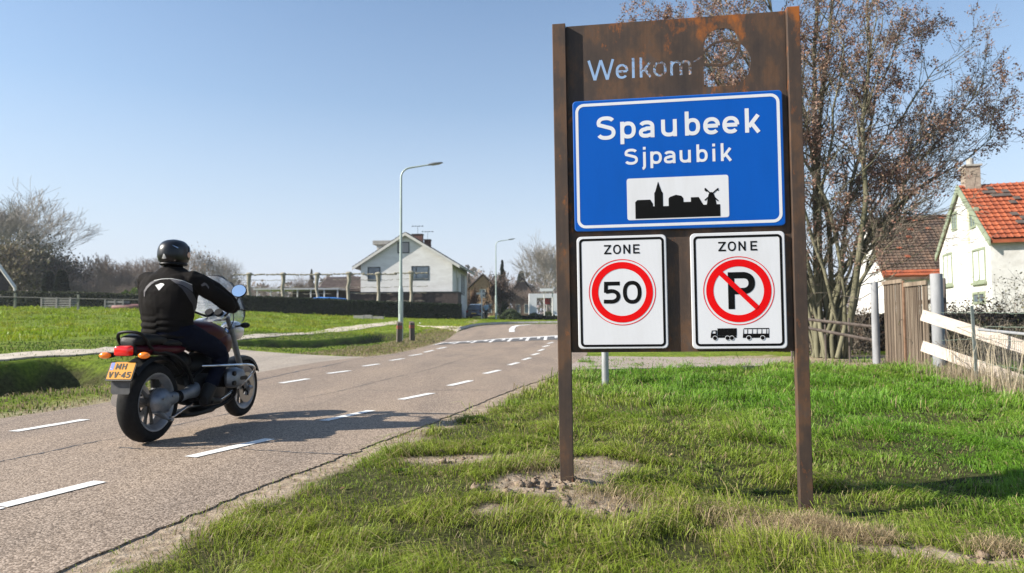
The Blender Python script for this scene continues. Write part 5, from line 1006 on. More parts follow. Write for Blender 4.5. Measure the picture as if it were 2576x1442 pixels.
# ================================================================ HOUSES
M_WWALL = pm('whitewashed_brick', (.60, .58, .55), (.70, .685, .66), scale=1.2, rough=.9, bump=.35, bscale=9, stretch=(1, 1, 3)); M_DKTILE = pm('dark_roof_tile', (.035, .032, .032), (.075, .065, .06), scale=4, rough=.8)
M_FRAME = pm('dark_window_frame', (.02, .03, .032), rough=.5); M_TRIM = pm('pale_trim', (.52, .50, .46), (.60, .58, .54), scale=2, rough=.7); M_BRICKD = pm('dark_brick', (.030, .022, .02), (.06, .042, .036), scale=5, rough=.9, bump=.2, bscale=14)
M_WIN = pm('window_glass', (.05, .07, .09), (.12, .16, .20), scale=.8, rough=.06, spec=.8); M_CHIM = pm('chimney_brick', (.09, .04, .03), (.17, .08, .06), scale=9, rough=.9, bump=.3, bscale=20)
def frame(o, r):           # local frame: r along the wall, g into depth
    r = np.array([*r, 0.0]); r /= np.linalg.norm(r); g = np.array([-r[1], r[0], 0]); return np.array(o, float), r, g, np.array([0, 0, 1.0])
def quadbox(mb, o, r, g, u, a0, a1, b0, b1, c0, c1):   # box in a local frame (along, depth, height)
    vs = [o + r * a + g * b + u * c for c in (c0, c1) for a, b in ((a0, b0), (a1, b0), (a1, b1), (a0, b1))]
    return mb.add(vs, [(0, 3, 2, 1), (4, 5, 6, 7), (0, 1, 5, 4), (1, 2, 6, 5), (2, 3, 7, 6), (3, 0, 4, 7)])
def rooted(o, root): o.parent = root; o.location = -Vector(root.location); return o
def wall_local(px, py, o, r, g, d=0):   # (along, height) of a pixel on the wall whose normal is g
    q = on_plane(px, py, o + g * d, g) - o; return float(q @ r), float(q[2])
def window(root, o, r, g, u, a0, a1, c0, c1, mframe=M_FRAME, depth=.12, bars=(), glass=M_WIN, fw=.09, sill=None, proud=.03):
    mb = MB(); quadbox(mb, o, r, g, u, a0, a0 + fw, -proud, depth, c0, c1); quadbox(mb, o, r, g, u, a1 - fw, a1, -proud, depth, c0, c1); quadbox(mb, o, r, g, u, a0 + fw, a1 - fw, -proud, depth, c0, c0 + fw); quadbox(mb, o, r, g, u, a0 + fw, a1 - fw, -proud, depth, c1 - fw, c1)
    for b in bars: quadbox(mb, o, r, g, u, a0 + (a1 - a0) * b - fw * .4, a0 + (a1 - a0) * b + fw * .4, -proud + .005, depth, c0 + fw, c1 - fw)
    w = rooted(mb.build('window', mframe), root)
    mb = MB(); quadbox(mb, o, r, g, u, a0 + fw, a1 - fw, -.004, .02, c0 + fw, c1 - fw); p = mb.build('pane', glass, w)
    if sill is not None:
        mb = MB(); quadbox(mb, o, r, g, u, a0 - .08, a1 + .08, -proud - .07, -.002, c0 - .10, c0 - .002); mb.build('sill', sill, w)
    return w
def gable_wall(mb, o, g, pts, r, u, t=.25):  # polygon (along, height) extruded in depth
    mb.prism(pts, o, r, u, g, 0, t)
def tile_rows(mb, A, B, C, D, rows, cols, th=.05, lift=.02):
    """roof slope A-B (ridge) over D-C (eave): courses of tiles with stepped lower edges and rounded columns"""
    A, B, C, D = (np.array(q, float) for q in (A, B, C, D)); n = np.cross(B - A, D - A); n /= np.linalg.norm(n); n = n if n[2] > 0 else -n
    V = []; F = []; m = cols * 4
    for i in range(rows):
        for e, (v, h) in enumerate(((i / rows, 0), ((i + 1) / rows, th))):
            for j in range(m + 1):
                s = j / m; hh = lift + h + .035 * max(0, math.sin(s * cols * 2 * math.pi)) ; V.append((A * (1 - s) + B * s) * (1 - v) + (D * (1 - s) + C * s) * v + n * hh)
        b = i * 2 * (m + 1)
        F += [(b + j, b + j + 1, b + m + 1 + j + 1, b + m + 1 + j) for j in range(m)]
        if i: F += [(b - (m + 1) + j, b - (m + 1) + j + 1, b + j + 1, b + j) for j in range(m)]
    mb.add(V, F)
# ---- white house with the long roof, beyond the hedge
HO, HR, HG, HU = frame((-5.77, 66.0, 1.0), (1, -.055)); HO = HO - HR * 9.0
hs_ = empty('house', HO, label='large white gabled house with dark roof and two chimneys behind the hedge', cat='house')
ev_l, ev_r, ap = 5.25, 5.35, 8.25
mb = MB(); gable_wall(mb, HO, HG, [(0, -.4), (9.0, -.4), (9.0, ev_r + .15), (4.45, ap), (0, ev_l + .15)], HR, HU, .3); quadbox(mb, HO, HR, HG, HU, 8.7, 9.0, .3, 11.5, -.4, ev_r); quadbox(mb, HO, HR, HG, HU, 0, .3, .3, 11.5, -.4, ev_l); gable_wall(mb, HO + HG * 11.5, HG, [(0, -.4), (9.0, -.4), (9.0, ev_r + .15), (4.45, ap), (0, ev_l + .15)], HR, HU, .3)
rooted(mb.build('wall', M_WWALL), hs_)
mb = MB()
for (a0, c0, a1, c1) in ((4.45, ap + .22, -.75, ev_l - .12), (4.45, ap + .22, 9.75, ev_r - .12)):
    P0 = HO + HR * a0 + HU * c0 - HG * .35; P1 = P0 + HG * 12.5; Q0 = HO + HR * a1 + HU * c1 - HG * .35; Q1 = Q0 + HG * 12.5; tile_rows(mb, P0, P1, Q1, Q0, 16, 42)
    n = np.cross(P1 - P0, Q0 - P0); n /= np.linalg.norm(n); n = n if n[2] > 0 else -n; mb.add([p - n * d for d in (0, .16) for p in (P0, P1, Q1, Q0)], [(0, 1, 2, 3), (7, 6, 5, 4), (0, 4, 5, 1), (1, 5, 6, 2), (2, 6, 7, 3), (3, 7, 4, 0)])
rf = rooted(mb.build('roof', M_DKTILE), hs_)
mb = MB()
for (a1, c1) in ((-.75, ev_l - .12), (9.75, ev_r - .12)):
    P0 = HO + HR * 4.45 + HU * (ap + .20) - HG * .36; Q0 = HO + HR * a1 + HU * (c1 - .02) - HG * .36; mb.add([P0, Q0, Q0 - HU * .28, P0 - HU * .28, P0 - HG * .05, Q0 - HG * .05, Q0 - HU * .28 - HG * .05, P0 - HU * .28 - HG * .05], [(0, 1, 2, 3), (7, 6, 5, 4), (0, 4, 5, 1), (1, 5, 6, 2), (2, 6, 7, 3), (3, 7, 4, 0)])
mb.build('verge_board', M_TRIM, rf)
mb = MB(); mb.tube([HO + HR * 9.8 + HU * (ev_r - .22) - HG * .3, HO + HR * 9.8 + HU * (ev_r - .22) + HG * 12], .09, 8); rooted(mb.build('gutter', M_TRIM), hs_)
mb = MB(); mb.tube([HO + HR * 9.1 + HU * (ev_r - .2) + HG * 2.6, HO + HR * 9.1 + HU * 0 + HG * 2.6], .06, 8); rooted(mb.build('downpipe', M_TRIM), hs_)
def hw(p0, p1): a = wall_local(*p0, HO, HR, HG); b = wall_local(*p1, HO, HR, HG); return a[0], b[0], b[1], a[1]
for (p0, p1, bars) in (((925, 672), (957, 707), ()), ((1035, 669.5), (1079, 705), (.26,)), ((1000, 609), (1030, 637), ())):
    a0, a1, c0, c1 = hw(p0, p1); window(hs_, HO, HR, HG, HU, a0, a1, c0, c1, bars=bars, sill=M_TRIM if 0 else None, glass=M_WIN if p0[1] > 640 else pm('grey_blind', (.30, .28, .29), rough=.6))
SO2 = HO + HR * 9.0; SR2, SG2 = HG, -HR     # side wall facing right
for a0, a1, c0, c1 in ((3.6, 4.0, 2.2, 4.3), (6.6, 7.0, 2.6, 4.8), (7.7, 8.1, 2.6, 4.8), (8.8, 9.2, 2.6, 4.8), (4.5, 5.6, .2, 2.2)): window(hs_, SO2, SR2, SG2, HU, a0, a1, c0, c1, fw=.06)
mb = MB(); d0 = HO + HR * .9 + HG * 3.2; quadbox(mb, d0, HR, HG, HU, -.15, 3.1, 0, 3.0, 5.4, 7.68); dm = rooted(mb.build('dormer', M_TRIM), hs_)
mb = MB(); quadbox(mb, d0, HR, HG, HU, -.5, 3.2, -.3, 3.3, 7.68, 8.08); mb.build('dormer_roof', M_CONC, dm)
for k, (a, b_, z0_, z1__, w) in enumerate(((4.35, 3.4, 6.5, 8.7, 1.05), (5.42, 4.4, 6.0, 8.25, .62))):
    mb = MB(); quadbox(mb, HO, HR, HG, HU, a, a + w, b_, b_ + .7, z0_, z1__); ch = mb.build('chimney', M_CHIM, rf)
    mb = MB(); quadbox(mb, HO, HR, HG, HU, a - .06, a + w + .06, b_ - .06, b_ + .76, z1__, z1__ + .08); mb.build('chimney_cap', M_BRICKD, rf)
    mb = MB(); c = HO + HR * (a + w / 2) + HG * (b_ + .35) + HU * z1__; mb.tube([c, c + HU * .95], .02, 6); mb.tube([c - HR * .62 + HU * .92, c + HR * .62 + HU * .92], .018, 6)
    for q in (-.55, -.2, .15, .5): mb.ell(c + HR * q + HU * .92, (.10, .05, .05), 5)
    mb.build('aerial', M_FRAME, rf)
# ---- dark garden building in front of it
GO = HO - HG * 2.6 - HU * .1; gt = empty('garage', GO, label='low dark brick garage along the front of the white house', cat='garage')
mb = MB(); quadbox(mb, GO, HR, HG, HU, -.4, 9.9, 0, 2.3, -.3, 2.62); rooted(mb.build('wall', M_BRICKD), gt)
mb = MB(); quadbox(mb, GO, HR, HG, HU, -.45, 9.95, -.05, 2.35, 2.62, 2.70); rooted(mb.build('roof_edge', M_FRAME), gt)
# ---- ribbed tile roof barn to the left
TO = at(806, 729, 68); TO, TR_, TG, TU = frame(TO, (1, -.02)); bn = empty('barn', TO, label='low building with ribbed brown tile roof left of the white house', cat='barn')
M_BTILE = pm('brown_roof_tile', (.075, .055, .047), (.14, .105, .09), scale=3, rough=.85)
mb = MB(); quadbox(mb, TO, TR_, TG, TU, 0, 3.95, 0, 4, -2.6, -.05); rooted(mb.build('wall', M_BRICKD), bn)
mb = MB(); tile_rows(mb, TO + TG * 2.4 + TU * 1.4 + TR_ * .0, TO + TG * 2.4 + TU * 1.4 + TR_ * 3.95, TO + TR_ * 4.0 - TG * .3, TO - TG * .3 - TR_ * .1, 8, 19); P_ = [TO + TG * 2.4 + TU * 1.4, TO + TG * 2.4 + TU * 1.4 + TR_ * 3.95, TO + TR_ * 4.0 - TG * .3, TO - TG * .3 - TR_ * .1]
mb.add([p - TU * d for d in (.0, .15) for p in P_], [(0, 1, 2, 3), (7, 6, 5, 4), (0, 4, 5, 1), (1, 5, 6, 2), (2, 6, 7, 3), (3, 7, 4, 0)]); rooted(mb.build('roof', M_BTILE), bn)
# ---- carport
CO_ = at(636, 746, 65); CO_, CR_, CG_, CU_ = frame(CO_, (1, 0)); cp = empty('carport', CO_, label='flat roofed open shed with white lower panels behind the hedge', cat='shed')
mb = MB(); quadbox(mb, CO_, CR_, CG_, CU_, 0, 8.2, 0, 4, .62, .78); rooted(mb.build('roof', pm('grey_roof_edge', (.40, .40, .40), rough=.7)), cp)
for k in range(7): mb = MB(); quadbox(mb, CO_, CR_, CG_, CU_, .3 + k * 1.28, .42 + k * 1.28, .1, .22, -1.6, .62); rooted(mb.build('post', M_TRIM), cp)
for a0, a1 in ((-.9, 1.0), (1.04, 2.5)): mb = MB(); quadbox(mb, CO_, CR_, CG_, CU_, a0, a1, -.15, -.05, -1.5, .0); rooted(mb.build('panel', pm('white_panel', (.50, .51, .54), rough=.5)), cp)
mb = MB(); quadbox(mb, CO_, CR_, CG_, CU_, 2.55, 8.2, 3.8, 4, -1.6, .60); rooted(mb.build('back_wall', M_BRICKD), cp)
# tarp on a boat-shaped pile
q = at(776, 752, 63.5); mb = MB(); mb.loft([((q[0] + .0, q[1], q[2] - .05), Y1, Z1_, .6, .06), ((q[0] + 1.2, q[1], q[2] + .06), Y1, Z1_, .9, .10), ((q[0] + 2.6, q[1], q[2] + .02), Y1, Z1_, .9, .09), ((q[0] + 3.6, q[1], q[2] - .05), Y1, Z1_, .5, .05)], 14, 3)
tp_ = mb.build('tarpaulin', pm('blue_tarp', (.02, .12, .42), (.05, .2, .55), scale=2, rough=.4), smooth=True); tag(tp_, 'blue tarpaulin sheet lying over boards behind the hedge near the shed', 'tarpaulin')
mb = MB()
for k in range(4): mb.cbox((q[0] + 1.8, q[1], q[2] - .22 - .16 * k), (4.0 - .2 * (k % 2), 1.0, .10))
tag(mb.build('board_stack', M_TRIM), 'stack of pale boards under the blue tarpaulin behind the hedge', 'board stack'); 
# ---- farm cottage with orange roof, right
M_OTILE = pm('orange_roof_tile', (.20, .045, .018), (.40, .105, .038), scale=2.2, rough=.8, contrast=(.3, .7)); M_LWALL = pm('rough_white_wall', (.50, .48, .45), (.68, .665, .64), scale=1.6, rough=.95, bump=.5, bscale=7)
M_GREENF = pm('green_paint', (.20, .235, .155), (.27, .30, .21), scale=6, rough=.6); M_LICH = pm('lichen_tile', (.05, .042, .038), (.12, .09, .07), scale=4, rough=.9)
FO, FR, FG, FU = frame((19.7, 28.0, .0), (.951, -.309))
ck = empty('cottage', FO, label='white farm cottage with bright orange tiled roof at the right edge', cat='house'); D_ = 7.3; EV = 4.25; AP_ = 6.95; Lc = 9.0
mb = MB(); gable_wall(mb, FO, FR, [(0, -.3), (D_, -.3), (D_, EV), (D_ / 2, AP_), (0, EV)], FG, FU, .35); quadbox(mb, FO, FR, FG, FU, .35, Lc, 0, .35, -.3, EV); quadbox(mb, FO, FR, FG, FU, .35, Lc, D_ - .35, D_, -.3, EV); gable_wall(mb, FO + FR * Lc, FR, [(0, -.3), (D_, -.3), (D_, EV), (D_ / 2, AP_), (0, EV)], FG, FU, .35)
rooted(mb.build('wall', M_LWALL), ck)
mb = MB(); 
for b_, sgn in ((-.25, 1), (D_ + .25, -1)):
    P0 = FO + FG * (D_ / 2) + FU * (AP_ + .12) + FR * -.05; P1 = P0 + FR * (Lc + .4); Q0 = FO + FG * b_ + FU * (EV - .10) + FR * -.05; Q1 = Q0 + FR * (Lc + .4)
    if sgn == 1: fr_ = (P0, P1, Q1, Q0)
    tile_rows(mb, P0, P1, Q1, Q0, 14, 38, .06)
    mb.add([p - FU * d for d in (0, .14) for p in (P0, P1, Q1, Q0)], [(0, 1, 2, 3), (7, 6, 5, 4), (0, 4, 5, 1), (1, 5, 6, 2), (2, 6, 7, 3), (3, 7, 4, 0)])
rfc = rooted(mb.build('roof', M_OTILE), ck)
A_r, B_r, C_r, D_r = fr_; nn = np.cross(B_r - A_r, D_r - A_r); nn /= np.linalg.norm(nn); nn = nn if nn[2] > 0 else -nn
def patch_tiles(name, cells, rows, cols, mat, parent):
    for (i, j) in cells:
        mb = MB(); P = []
        for (ii, jj) in ((i, j), (i, j + 1), (i + 1, j + 1), (i + 1, j)):
            s, v = jj / cols, ii / rows; P.append((A_r * (1 - s) + B_r * s) * (1 - v) + (D_r * (1 - s) + C_r * s) * v)
        mb.add([P[0] + nn * .065, P[1] + nn * .065, P[2] + nn * .12, P[3] + nn * .12, P[0], P[1], P[2], P[3]], [(0, 1, 2, 3), (0, 4, 5, 1), (1, 5, 6, 2), (2, 6, 7, 3), (3, 7, 4, 0)]); mb.build(name, mat, parent)
patch_tiles('tile', [(2, 3), (2, 4), (3, 4), (3, 5), (3, 6), (2, 6), (1, 4), (4, 7), (5, 6), (4, 11), (4, 12), (5, 12), (3, 12), (3, 13), (5, 13), (5, 9), (8, 5), (9, 6), (10, 5), (10, 6)], 14, 38, M_LICH, rfc)
mb = MB(); c = FO + FG * (D_ / 2)
for b_, in ((-.30,), (D_ + .30,)):
    P0 = FO + FG * (D_ / 2) + FU * (AP_ + .18) - FR * .07; Q0 = FO + FG * b_ + FU * (EV - .08) - FR * .07; mb.add([P0, Q0, Q0 - FU * .30, P0 - FU * .36, P0 - FR * .06, Q0 - FR * .06, Q0 - FU * .30 - FR * .06, P0 - FU * .36 - FR * .06], [(0, 1, 2, 3), (7, 6, 5, 4), (0, 4, 5, 1), (1, 5, 6, 2), (2, 6, 7, 3), (3, 7, 4, 0)])
mb.build('verge_board', M_GREENF, rfc)
mb = MB(); quadbox(mb, FO, FR, FG, FU, .15, .75, D_ / 2 - .35, D_ / 2 + .35, AP_ - .1, AP_ + .95); mb.build('chimney', pm('pale_brick', (.22, .17, .13), (.34, .28, .22), scale=10, rough=.9, bump=.4, bscale=18), rfc)
mb = MB(); quadbox(mb, FO, FR, FG, FU, .08, .82, D_ / 2 - .42, D_ / 2 + .42, AP_ + .95, AP_ + 1.03); q = FO + FR * .45 + FG * D_ / 2 + FU * (AP_ + 1.03); mb.tube([q, q + FU * .34], .15, 12); mb.build('chimney_pot', M_CONC, rfc)
# the gable faces -FR: along axis = -FG (seen from outside, left to right), depth = FR
GW = FO; gr, gg = FG, FR
M_CURT = pm('white_curtain', (.62, .62, .62), (.72, .72, .72), scale=6, rough=.8, stretch=(6, 6, .3))
def gw(px0, py0, px1, py1): a = wall_local(px0, py0, GW, gr, gg); b = wall_local(px1, py1, GW, gr, gg); return min(a[0], b[0]), max(a[0], b[0]), min(a[1], b[1]), max(a[1], b[1])
for p, mf, gl, sl in (((2394, 537, 2409, 578), M_GREENF, M_WIN, None), ((2439, 528, 2456, 572), M_GREENF, M_WIN, None), ((2373, 641, 2398, 716), M_GREENF, M_CURT, M_GREENF), ((2447, 629, 2482, 708), M_GREENF, M_CURT, M_GREENF), ((2448, 736, 2480, 764), M_GREENF, M_WIN, None)):
    a0, a1, c0, c1 = gw(*p); window(ck, GW, gr, gg, FU, a0, a1, c0, c1, mf, glass=gl, fw=.10, bars=(.5,), sill=sl, proud=.04)
window(ck, FO, FR, FG, FU, 1.55, 2.6, .6, 3.25, M_GREENF, bars=(.5,), fw=.14, glass=M_WIN, proud=.05); mb = MB(); P = [(1.55 + 1.05 * i / 10, 3.25 + .38 * math.sin(math.pi * i / 10)) for i in range(11)]; mb.prism(P, FO, FR, FU, FG, -.06, -.002); rooted(mb.build('window_arch', M_GREENF), ck)
mb = MB(); a, c_ = wall_local(2434, 500, GW, gr, gg)
for i, (w0, z_) in enumerate(((.10, 0), )): mb.prism([(a - .14, 6.3), (a + .14, 6.3), (a + .20, 4.6), (a + .10, 3.9), (a - .12, 4.2), (a - .18, 5.0)], GW, gr, FU, gg, -.004, -.001)
rooted(mb.build('stain', pm('ochre_stain', (.42, .36, .22), (.56, .52, .42), scale=3, rough=.9)), ck)
# ---- old barn with dark roof
BO, BR_, BG, BU = frame((20.8, 38.0, .2), (.951, -.309)); ob = empty('farm_barn', BO, label='white walled barn with dark mossy tiled roof behind the wooden gate', cat='barn'); DB = 11; EB = 3.1; AB = 7.0; LB = 7
mb = MB(); gable_wall(mb, BO, BR_, [(0, -.3), (DB, -.3), (DB, EB), (DB / 2, AB), (0, EB)], BG, BU, .35); quadbox(mb, BO, BR_, BG, BU, .35, LB, 0, .35, -.3, EB); rooted(mb.build('wall', M_LWALL), ob)
M_MOSS = pm('mossy_tile', (.050, .034, .025), (.17, .105, .068), scale=1.6, rough=.9, detail=9, contrast=(.35, .7))
mb = MB()
for b_ in (-.25, DB + .25):
    P0 = BO + BG * (DB / 2) + BU * (AB + .1) - BR_ * .12; P1 = P0 + BR_ * (LB + .3); Q0 = BO + BG * b_ + BU * (EB - .1) - BR_ * .12; Q1 = Q0 + BR_ * (LB + .3); tile_rows(mb, P0, P1, Q1, Q0, 22, 30, .06)
    if b_ < 0: br = (P0, P1, Q1, Q0)
    mb.add([p - BU * d for d in (0, .14) for p in (P0, P1, Q1, Q0)], [(0, 1, 2, 3), (7, 6, 5, 4), (0, 4, 5, 1), (1, 5, 6, 2), (2, 6, 7, 3), (3, 7, 4, 0)])
rfb = rooted(mb.build('roof', M_MOSS), ob); A_r, B_r, C_r, D_r = br; nn = np.cross(B_r - A_r, D_r - A_r); nn /= np.linalg.norm(nn); nn = nn if nn[2] > 0 else -nn
random.seed(3); patch_tiles('tile', [(i, j) for i in (20, 21) for j in range(0, 30)] + [(random.randint(1, 16), random.randint(2, 26)) for _ in range(22)], 22, 30, M_OTILE, rfb)
mb = MB(); mb.ell((0, 0, 0), (1, 1, 1), 3)
# ---- brick houses far down the road
M_OCHRE = pm('ochre_brick', (.26, .16, .09), (.36, .23, .14), scale=4, rough=.9, bump=.2); M_BRN = pm('brown_brick', (.12, .08, .065), (.19, .13, .105), scale=4, rough=.9)
def small_house(px0, px1, yb, ye, ya, Y, depth, mw, mr, label, wins=(), rd=(1, 0)):
    o = at(px0, yb, Y); o, r, g, u = frame(o, rd); e = on_plane(px1, yb, o, g); w = float((e - o) @ r); he = on_plane(px1, ye, o, g)[2] - o[2]; ha = on_plane((px0 + px1) / 2, ya, o, g)[2] - o[2]; rt = empty('house', o, label=label, cat='house')
    mb = MB(); gable_wall(mb, o, g, [(0, -1), (w, -1), (w, he), (w / 2, ha), (0, he)], r, u, depth); rooted(mb.build('wall', mw), rt)
    for a in (-.4, w + .4):
        mb = MB(); P0 = o + r * w / 2 + u * (ha + .1) - g * .3; P1 = P0 + g * (depth + .6); Q0 = o + r * a + u * (he - .15) - g * .3; Q1 = Q0 + g * (depth + .6); mb.add([p + u * d for d in (.22, 0.02) for p in (P0, P1, Q1, Q0)], [(0, 1, 2, 3), (7, 6, 5, 4), (0, 4, 5, 1), (1, 5, 6, 2), (2, 6, 7, 3), (3, 7, 4, 0)]); rooted(mb.build('roof_slope', mr), rt)
    for a0, a1, c0, c1 in wins: window(rt, o, r, g, u, a0 * w, a1 * w, c0 * he, c1 * he, M_TRIM, fw=.08)
    return rt
small_house(1183, 1247, 795, 724, 693, 92, 9, M_OCHRE, M_BTILE, 'ochre brick gabled house far down the road behind the parked car', ((.2, .45, .1, .45), (.6, .85, .1, .45), (.38, .6, .65, .95)))
small_house(1290, 1338, 795, 735, 700, 105, 10, M_BRN, M_DKTILE, 'brown brick house half hidden by bare trees far behind the bush', ((.15, .4, .1, .5), (.6, .85, .1, .5)))
rt_ = small_house(-170, 20, 765, 712, 590, 60, 9, M_BRICKD, M_DKTILE, 'dark gabled house corner at the left edge of the photo', (), (.75, .66))
mb = MB(); A = at(38, 724, 59.6); Bq = at(-8, 660, 59.6); mb.tube([A, Bq], .16, 4); mb.tube([A, A - [0, 0, 1.6]], .12, 6); rooted(mb.build('verge_board', M_TRIM), rt_)
# white concrete frame
def wp(px, py, Y): return at(px, py, Y)
q0 = wp(1331, 785, 80); q1 = wp(1403, 785, 80); zt = wp(1331, 739, 80)[2]; zb = wp(1331, 750, 80)[2]; fr0 = empty('canopy', q0, label='white flat roofed canopy frame far down the road', cat='canopy'); M_PW = pm('white_concrete', (.66, .66, .66), (.72, .72, .72), scale=2, rough=.7)
for (x0, x1, z0, z1_, nm) in ((q0[0], q0[0] + .9, q0[2] - .3, zt, 'column'), (q1[0] - .7, q1[0], q0[2] - .3, zt, 'column'), (q0[0] + .902, q1[0] - .702, zb, zt, 'beam')):
    mb = MB(); mb.box((x0, 80, z0), (x1, 82.5, z1_)); rooted(mb.build(nm, M_PW), fr0)
mb = MB(); mb.box((q0[0] + 1.8, 81, zb - .75), (q1[0] - .8, 81.4, zb - .02)); rooted(mb.build('red_panel', pm('red_panel', (.5, .04, .03), rough=.5)), fr0)
q = at(1380, 797, 74); mb = MB(); lp = empty('area_lamp', q, label='far street light with two thin posts and a flat white head', cat='street lamp')
for dx in (-.45, .45): mb = MB(); mb.tube([q + [dx, 0, -.5], q + [dx, 0, 2.75]], .06, 8); rooted(mb.build('post', M_TRIM), lp)
mb = MB(); mb.box(q + [-.9, -.25, 2.75], q + [.5, .25, 3.05]); rooted(mb.build('lamp_head', M_PW), lp)
q = at(1212, 801, 70); sp_ = empty('street_name_sign', q, label='thin white post with small street name plate beside the parked car', cat='sign'); mb = MB(); mb.tube([q - [0, 0, .5], q + [0, 0, 2.9]], .06, 10); rooted(mb.build('post', M_PW), sp_); mb = MB(); mb.box(q + [-.55, -.02, 2.45], q + [.35, .02, 2.65]); rooted(mb.build('name_plate', M_TRIM), sp_)
# parked car, tail towards us
q = at(1192, 803, 71); car = empty('parked_car', (q[0], q[1], q[2] + .02), rad(-6), 'dark blue parked car seen from behind at the end of the hedge', 'car'); M_CAR = pm('dark_blue_paint', (.012, .018, .035), rough=.2, coat=1)
mb = MB(); mb.loft([((0, 0, .45), (1, 0, 0), Z1_, .78, .20), ((0, .15, .58), (1, 0, 0), Z1_, .88, .36), ((0, 1.2, .60), (1, 0, 0), Z1_, .90, .36), ((0, 3.2, .58), (1, 0, 0), Z1_, .90, .34), ((0, 4.1, .52), (1, 0, 0), Z1_, .86, .28), ((0, 4.35, .48), (1, 0, 0), Z1_, .70, .16)], 24, 4); mb.build('body', M_CAR, car, smooth=True)
mb = MB(); mb.loft([((0, .12, .92), (1, 0, 0), Z1_, .80, .05), ((0, .45, 1.18), (1, 0, 0), Z1_, .72, .30), ((0, .8, 1.24), (1, 0, 0), Z1_, .70, .32), ((0, 2.1, 1.22), (1, 0, 0), Z1_, .68, .30), ((0, 3.0, .93), (1, 0, 0), Z1_, .72, .05)], 20, 4); mb.build('cabin', M_CAR, car, smooth=True)
mb = MB(); mb.add([(-.60, .10, 1.0), (.60, .10, 1.0), (.52, .36, 1.42), (-.52, .36, 1.42)], [(0, 1, 2, 3)]); mb.build('rear_window', M_WIN, car)
for s in (-1, 1):
    mb = MB(); mb.box((s * .72 - .11, -.01, .70), (s * .72 + .11, .12, .88)); mb.build('tail_lamp', pm('dull_red_lens', (.25, .01, .01), rough=.2), car)
    for y in (.75, 3.4):
        mb = MB(); mb.tube([(s * .72, y, .32), (s * .92, y, .32)], .32, 20); w = mb.build('wheel', M_TYRE, car, smooth=True); mb = MB(); mb.tube([(s * .915, y, .32), (s * .93, y, .32)], .20, 14); mb.build('rim', M_RIM, w)
mb = MB(); mb.box((-.26, -.02, .52), (.26, -.002, .64)); mb.build('number_plate', pm('plate_plain', (.6, .35, .04), rough=.5), car)
# walker
q = at(1223, 803, 70); wk = empty('person', (q[0], q[1], q[2]), rad(90), 'person in pale blue shirt and dark trousers walking far down the road', 'person')
mb = MB(); mb.loft([((0, 0, .90), X1, Y1, .11, .17), ((0, 0, 1.1), X1, Y1, .10, .15), ((0, 0, 1.35), X1, Y1, .12, .20), ((0, 0, 1.45), X1, Y1, .08, .13)], 14); mb.tube([(0, 0, 1.42), (0.02, 0, 1.55)], .055, 8); mb.ell((.03, 0, 1.64), (.10, .08, .12), 8)
for s in (-1, 1): mb.tube([(0, s * .18, 1.40), (-.03 * s, s * .25, 1.12), (.12 + .05 * s, s * .24, .88)], [.06, .048, .038], 8); mb.tube([(0, s * .09, .93), (.12 * s, s * .10, .50), (.16 * s - .05, s * .10, .08), (.16 * s + .10, s * .10, .05)], [.10, .07, .05, .045], 10)
skin('body', mb, .022, pm('skin', (.45, .27, .19)), wk)
mb = MB(); mb.loft([((0, 0, .90), X1, Y1, .13, .19), ((0, 0, 1.1), X1, Y1, .12, .17), ((0, 0, 1.35), X1, Y1, .14, .22), ((0, 0, 1.46), X1, Y1, .09, .14)], 14)
for s in (-1, 1): mb.tube([(0, s * .18, 1.40), (-.03 * s, s * .25, 1.12)], [.075, .06], 8)
skin('shirt', mb, .025, pm('pale_blue_cloth', (.25, .36, .45), rough=.9), wk)
mb = MB()
for s in (-1, 1): mb.tube([(0, s * .08, .96), (.12 * s, s * .10, .50), (.16 * s - .05, s * .10, .10)], [.13, .085, .07], 10)
skin('trousers', mb, .025, pm('dark_cloth', (.02, .02, .025), rough=.9), wk); mb = MB(); mb.ell((.0, 0, 1.68), (.105, .088, .10), 8); mb.build('hair', M_SEAT, wk, smooth=True)
# ================================================================ GATE, POSTS, PLANKS, WIRE
def gp(px, py, Y): q = at(px, py, Y); return q
M_POSTG = pm('grey_post', (.20, .205, .215), (.31, .315, .325), scale=6, rough=.8, bump=.1, stretch=(1, 1, .2))
def post(name, px, ytop, Y, r, label, cat, mat=M_POSTG, n=20, d=.4):
    q = at(px, ytop, Y); z = float(tz(q[0], q[1])); mb = MB(); mb.tube([(0, 0, -d), (0, 0, q[2] - z)], r, n); o = mb.build(name, mat, smooth=True, loc=(q[0], q[1], z), bevel=.006); return tag(o, label, cat)
post('gate_post', 2199, 710, 15.2, .078, 'slim grey round post standing left of the slatted wooden gate', 'post'); post('gate_post', 2355, 689, 12.5, .102, 'thick grey round post at the right side of the slatted gate', 'post')
post('gate_post', 2374, 700, 13.4, .035, 'thin dark post just behind the thick grey gate post', 'post', M_OLDW, 8)
g0 = gp(2226, 780, 15.0); g1 = gp(2336, 780, 13.0); L_g = math.hypot(g1[0] - g0[0], g1[1] - g0[1]); gd_ = np.array([g1[0] - g0[0], g1[1] - g0[1], 0]) / L_g; gn_ = np.array([gd_[1], -gd_[0], 0])
zg = -.05; ztop0 = gp(2226, 708, 15.0)[2]; ztop1 = gp(2336, 703, 13.0)[2]; gate = empty('gate', (g0[0], g0[1], 0), label='tall weathered gate of narrow upright wooden slats between grey posts', cat='gate')
M_SLAT = pm('weathered_slat', (.12, .088, .062), (.28, .22, .16), scale=7, rough=.95, stretch=(1, 1, .08), bump=.3, bscale=20); M_SLAT2 = pm('dark_slat', (.05, .036, .026), (.14, .10, .07), scale=7, rough=.95, stretch=(1, 1, .08))
Gb = np.array([g0[0], g0[1], 0]); nS = 38
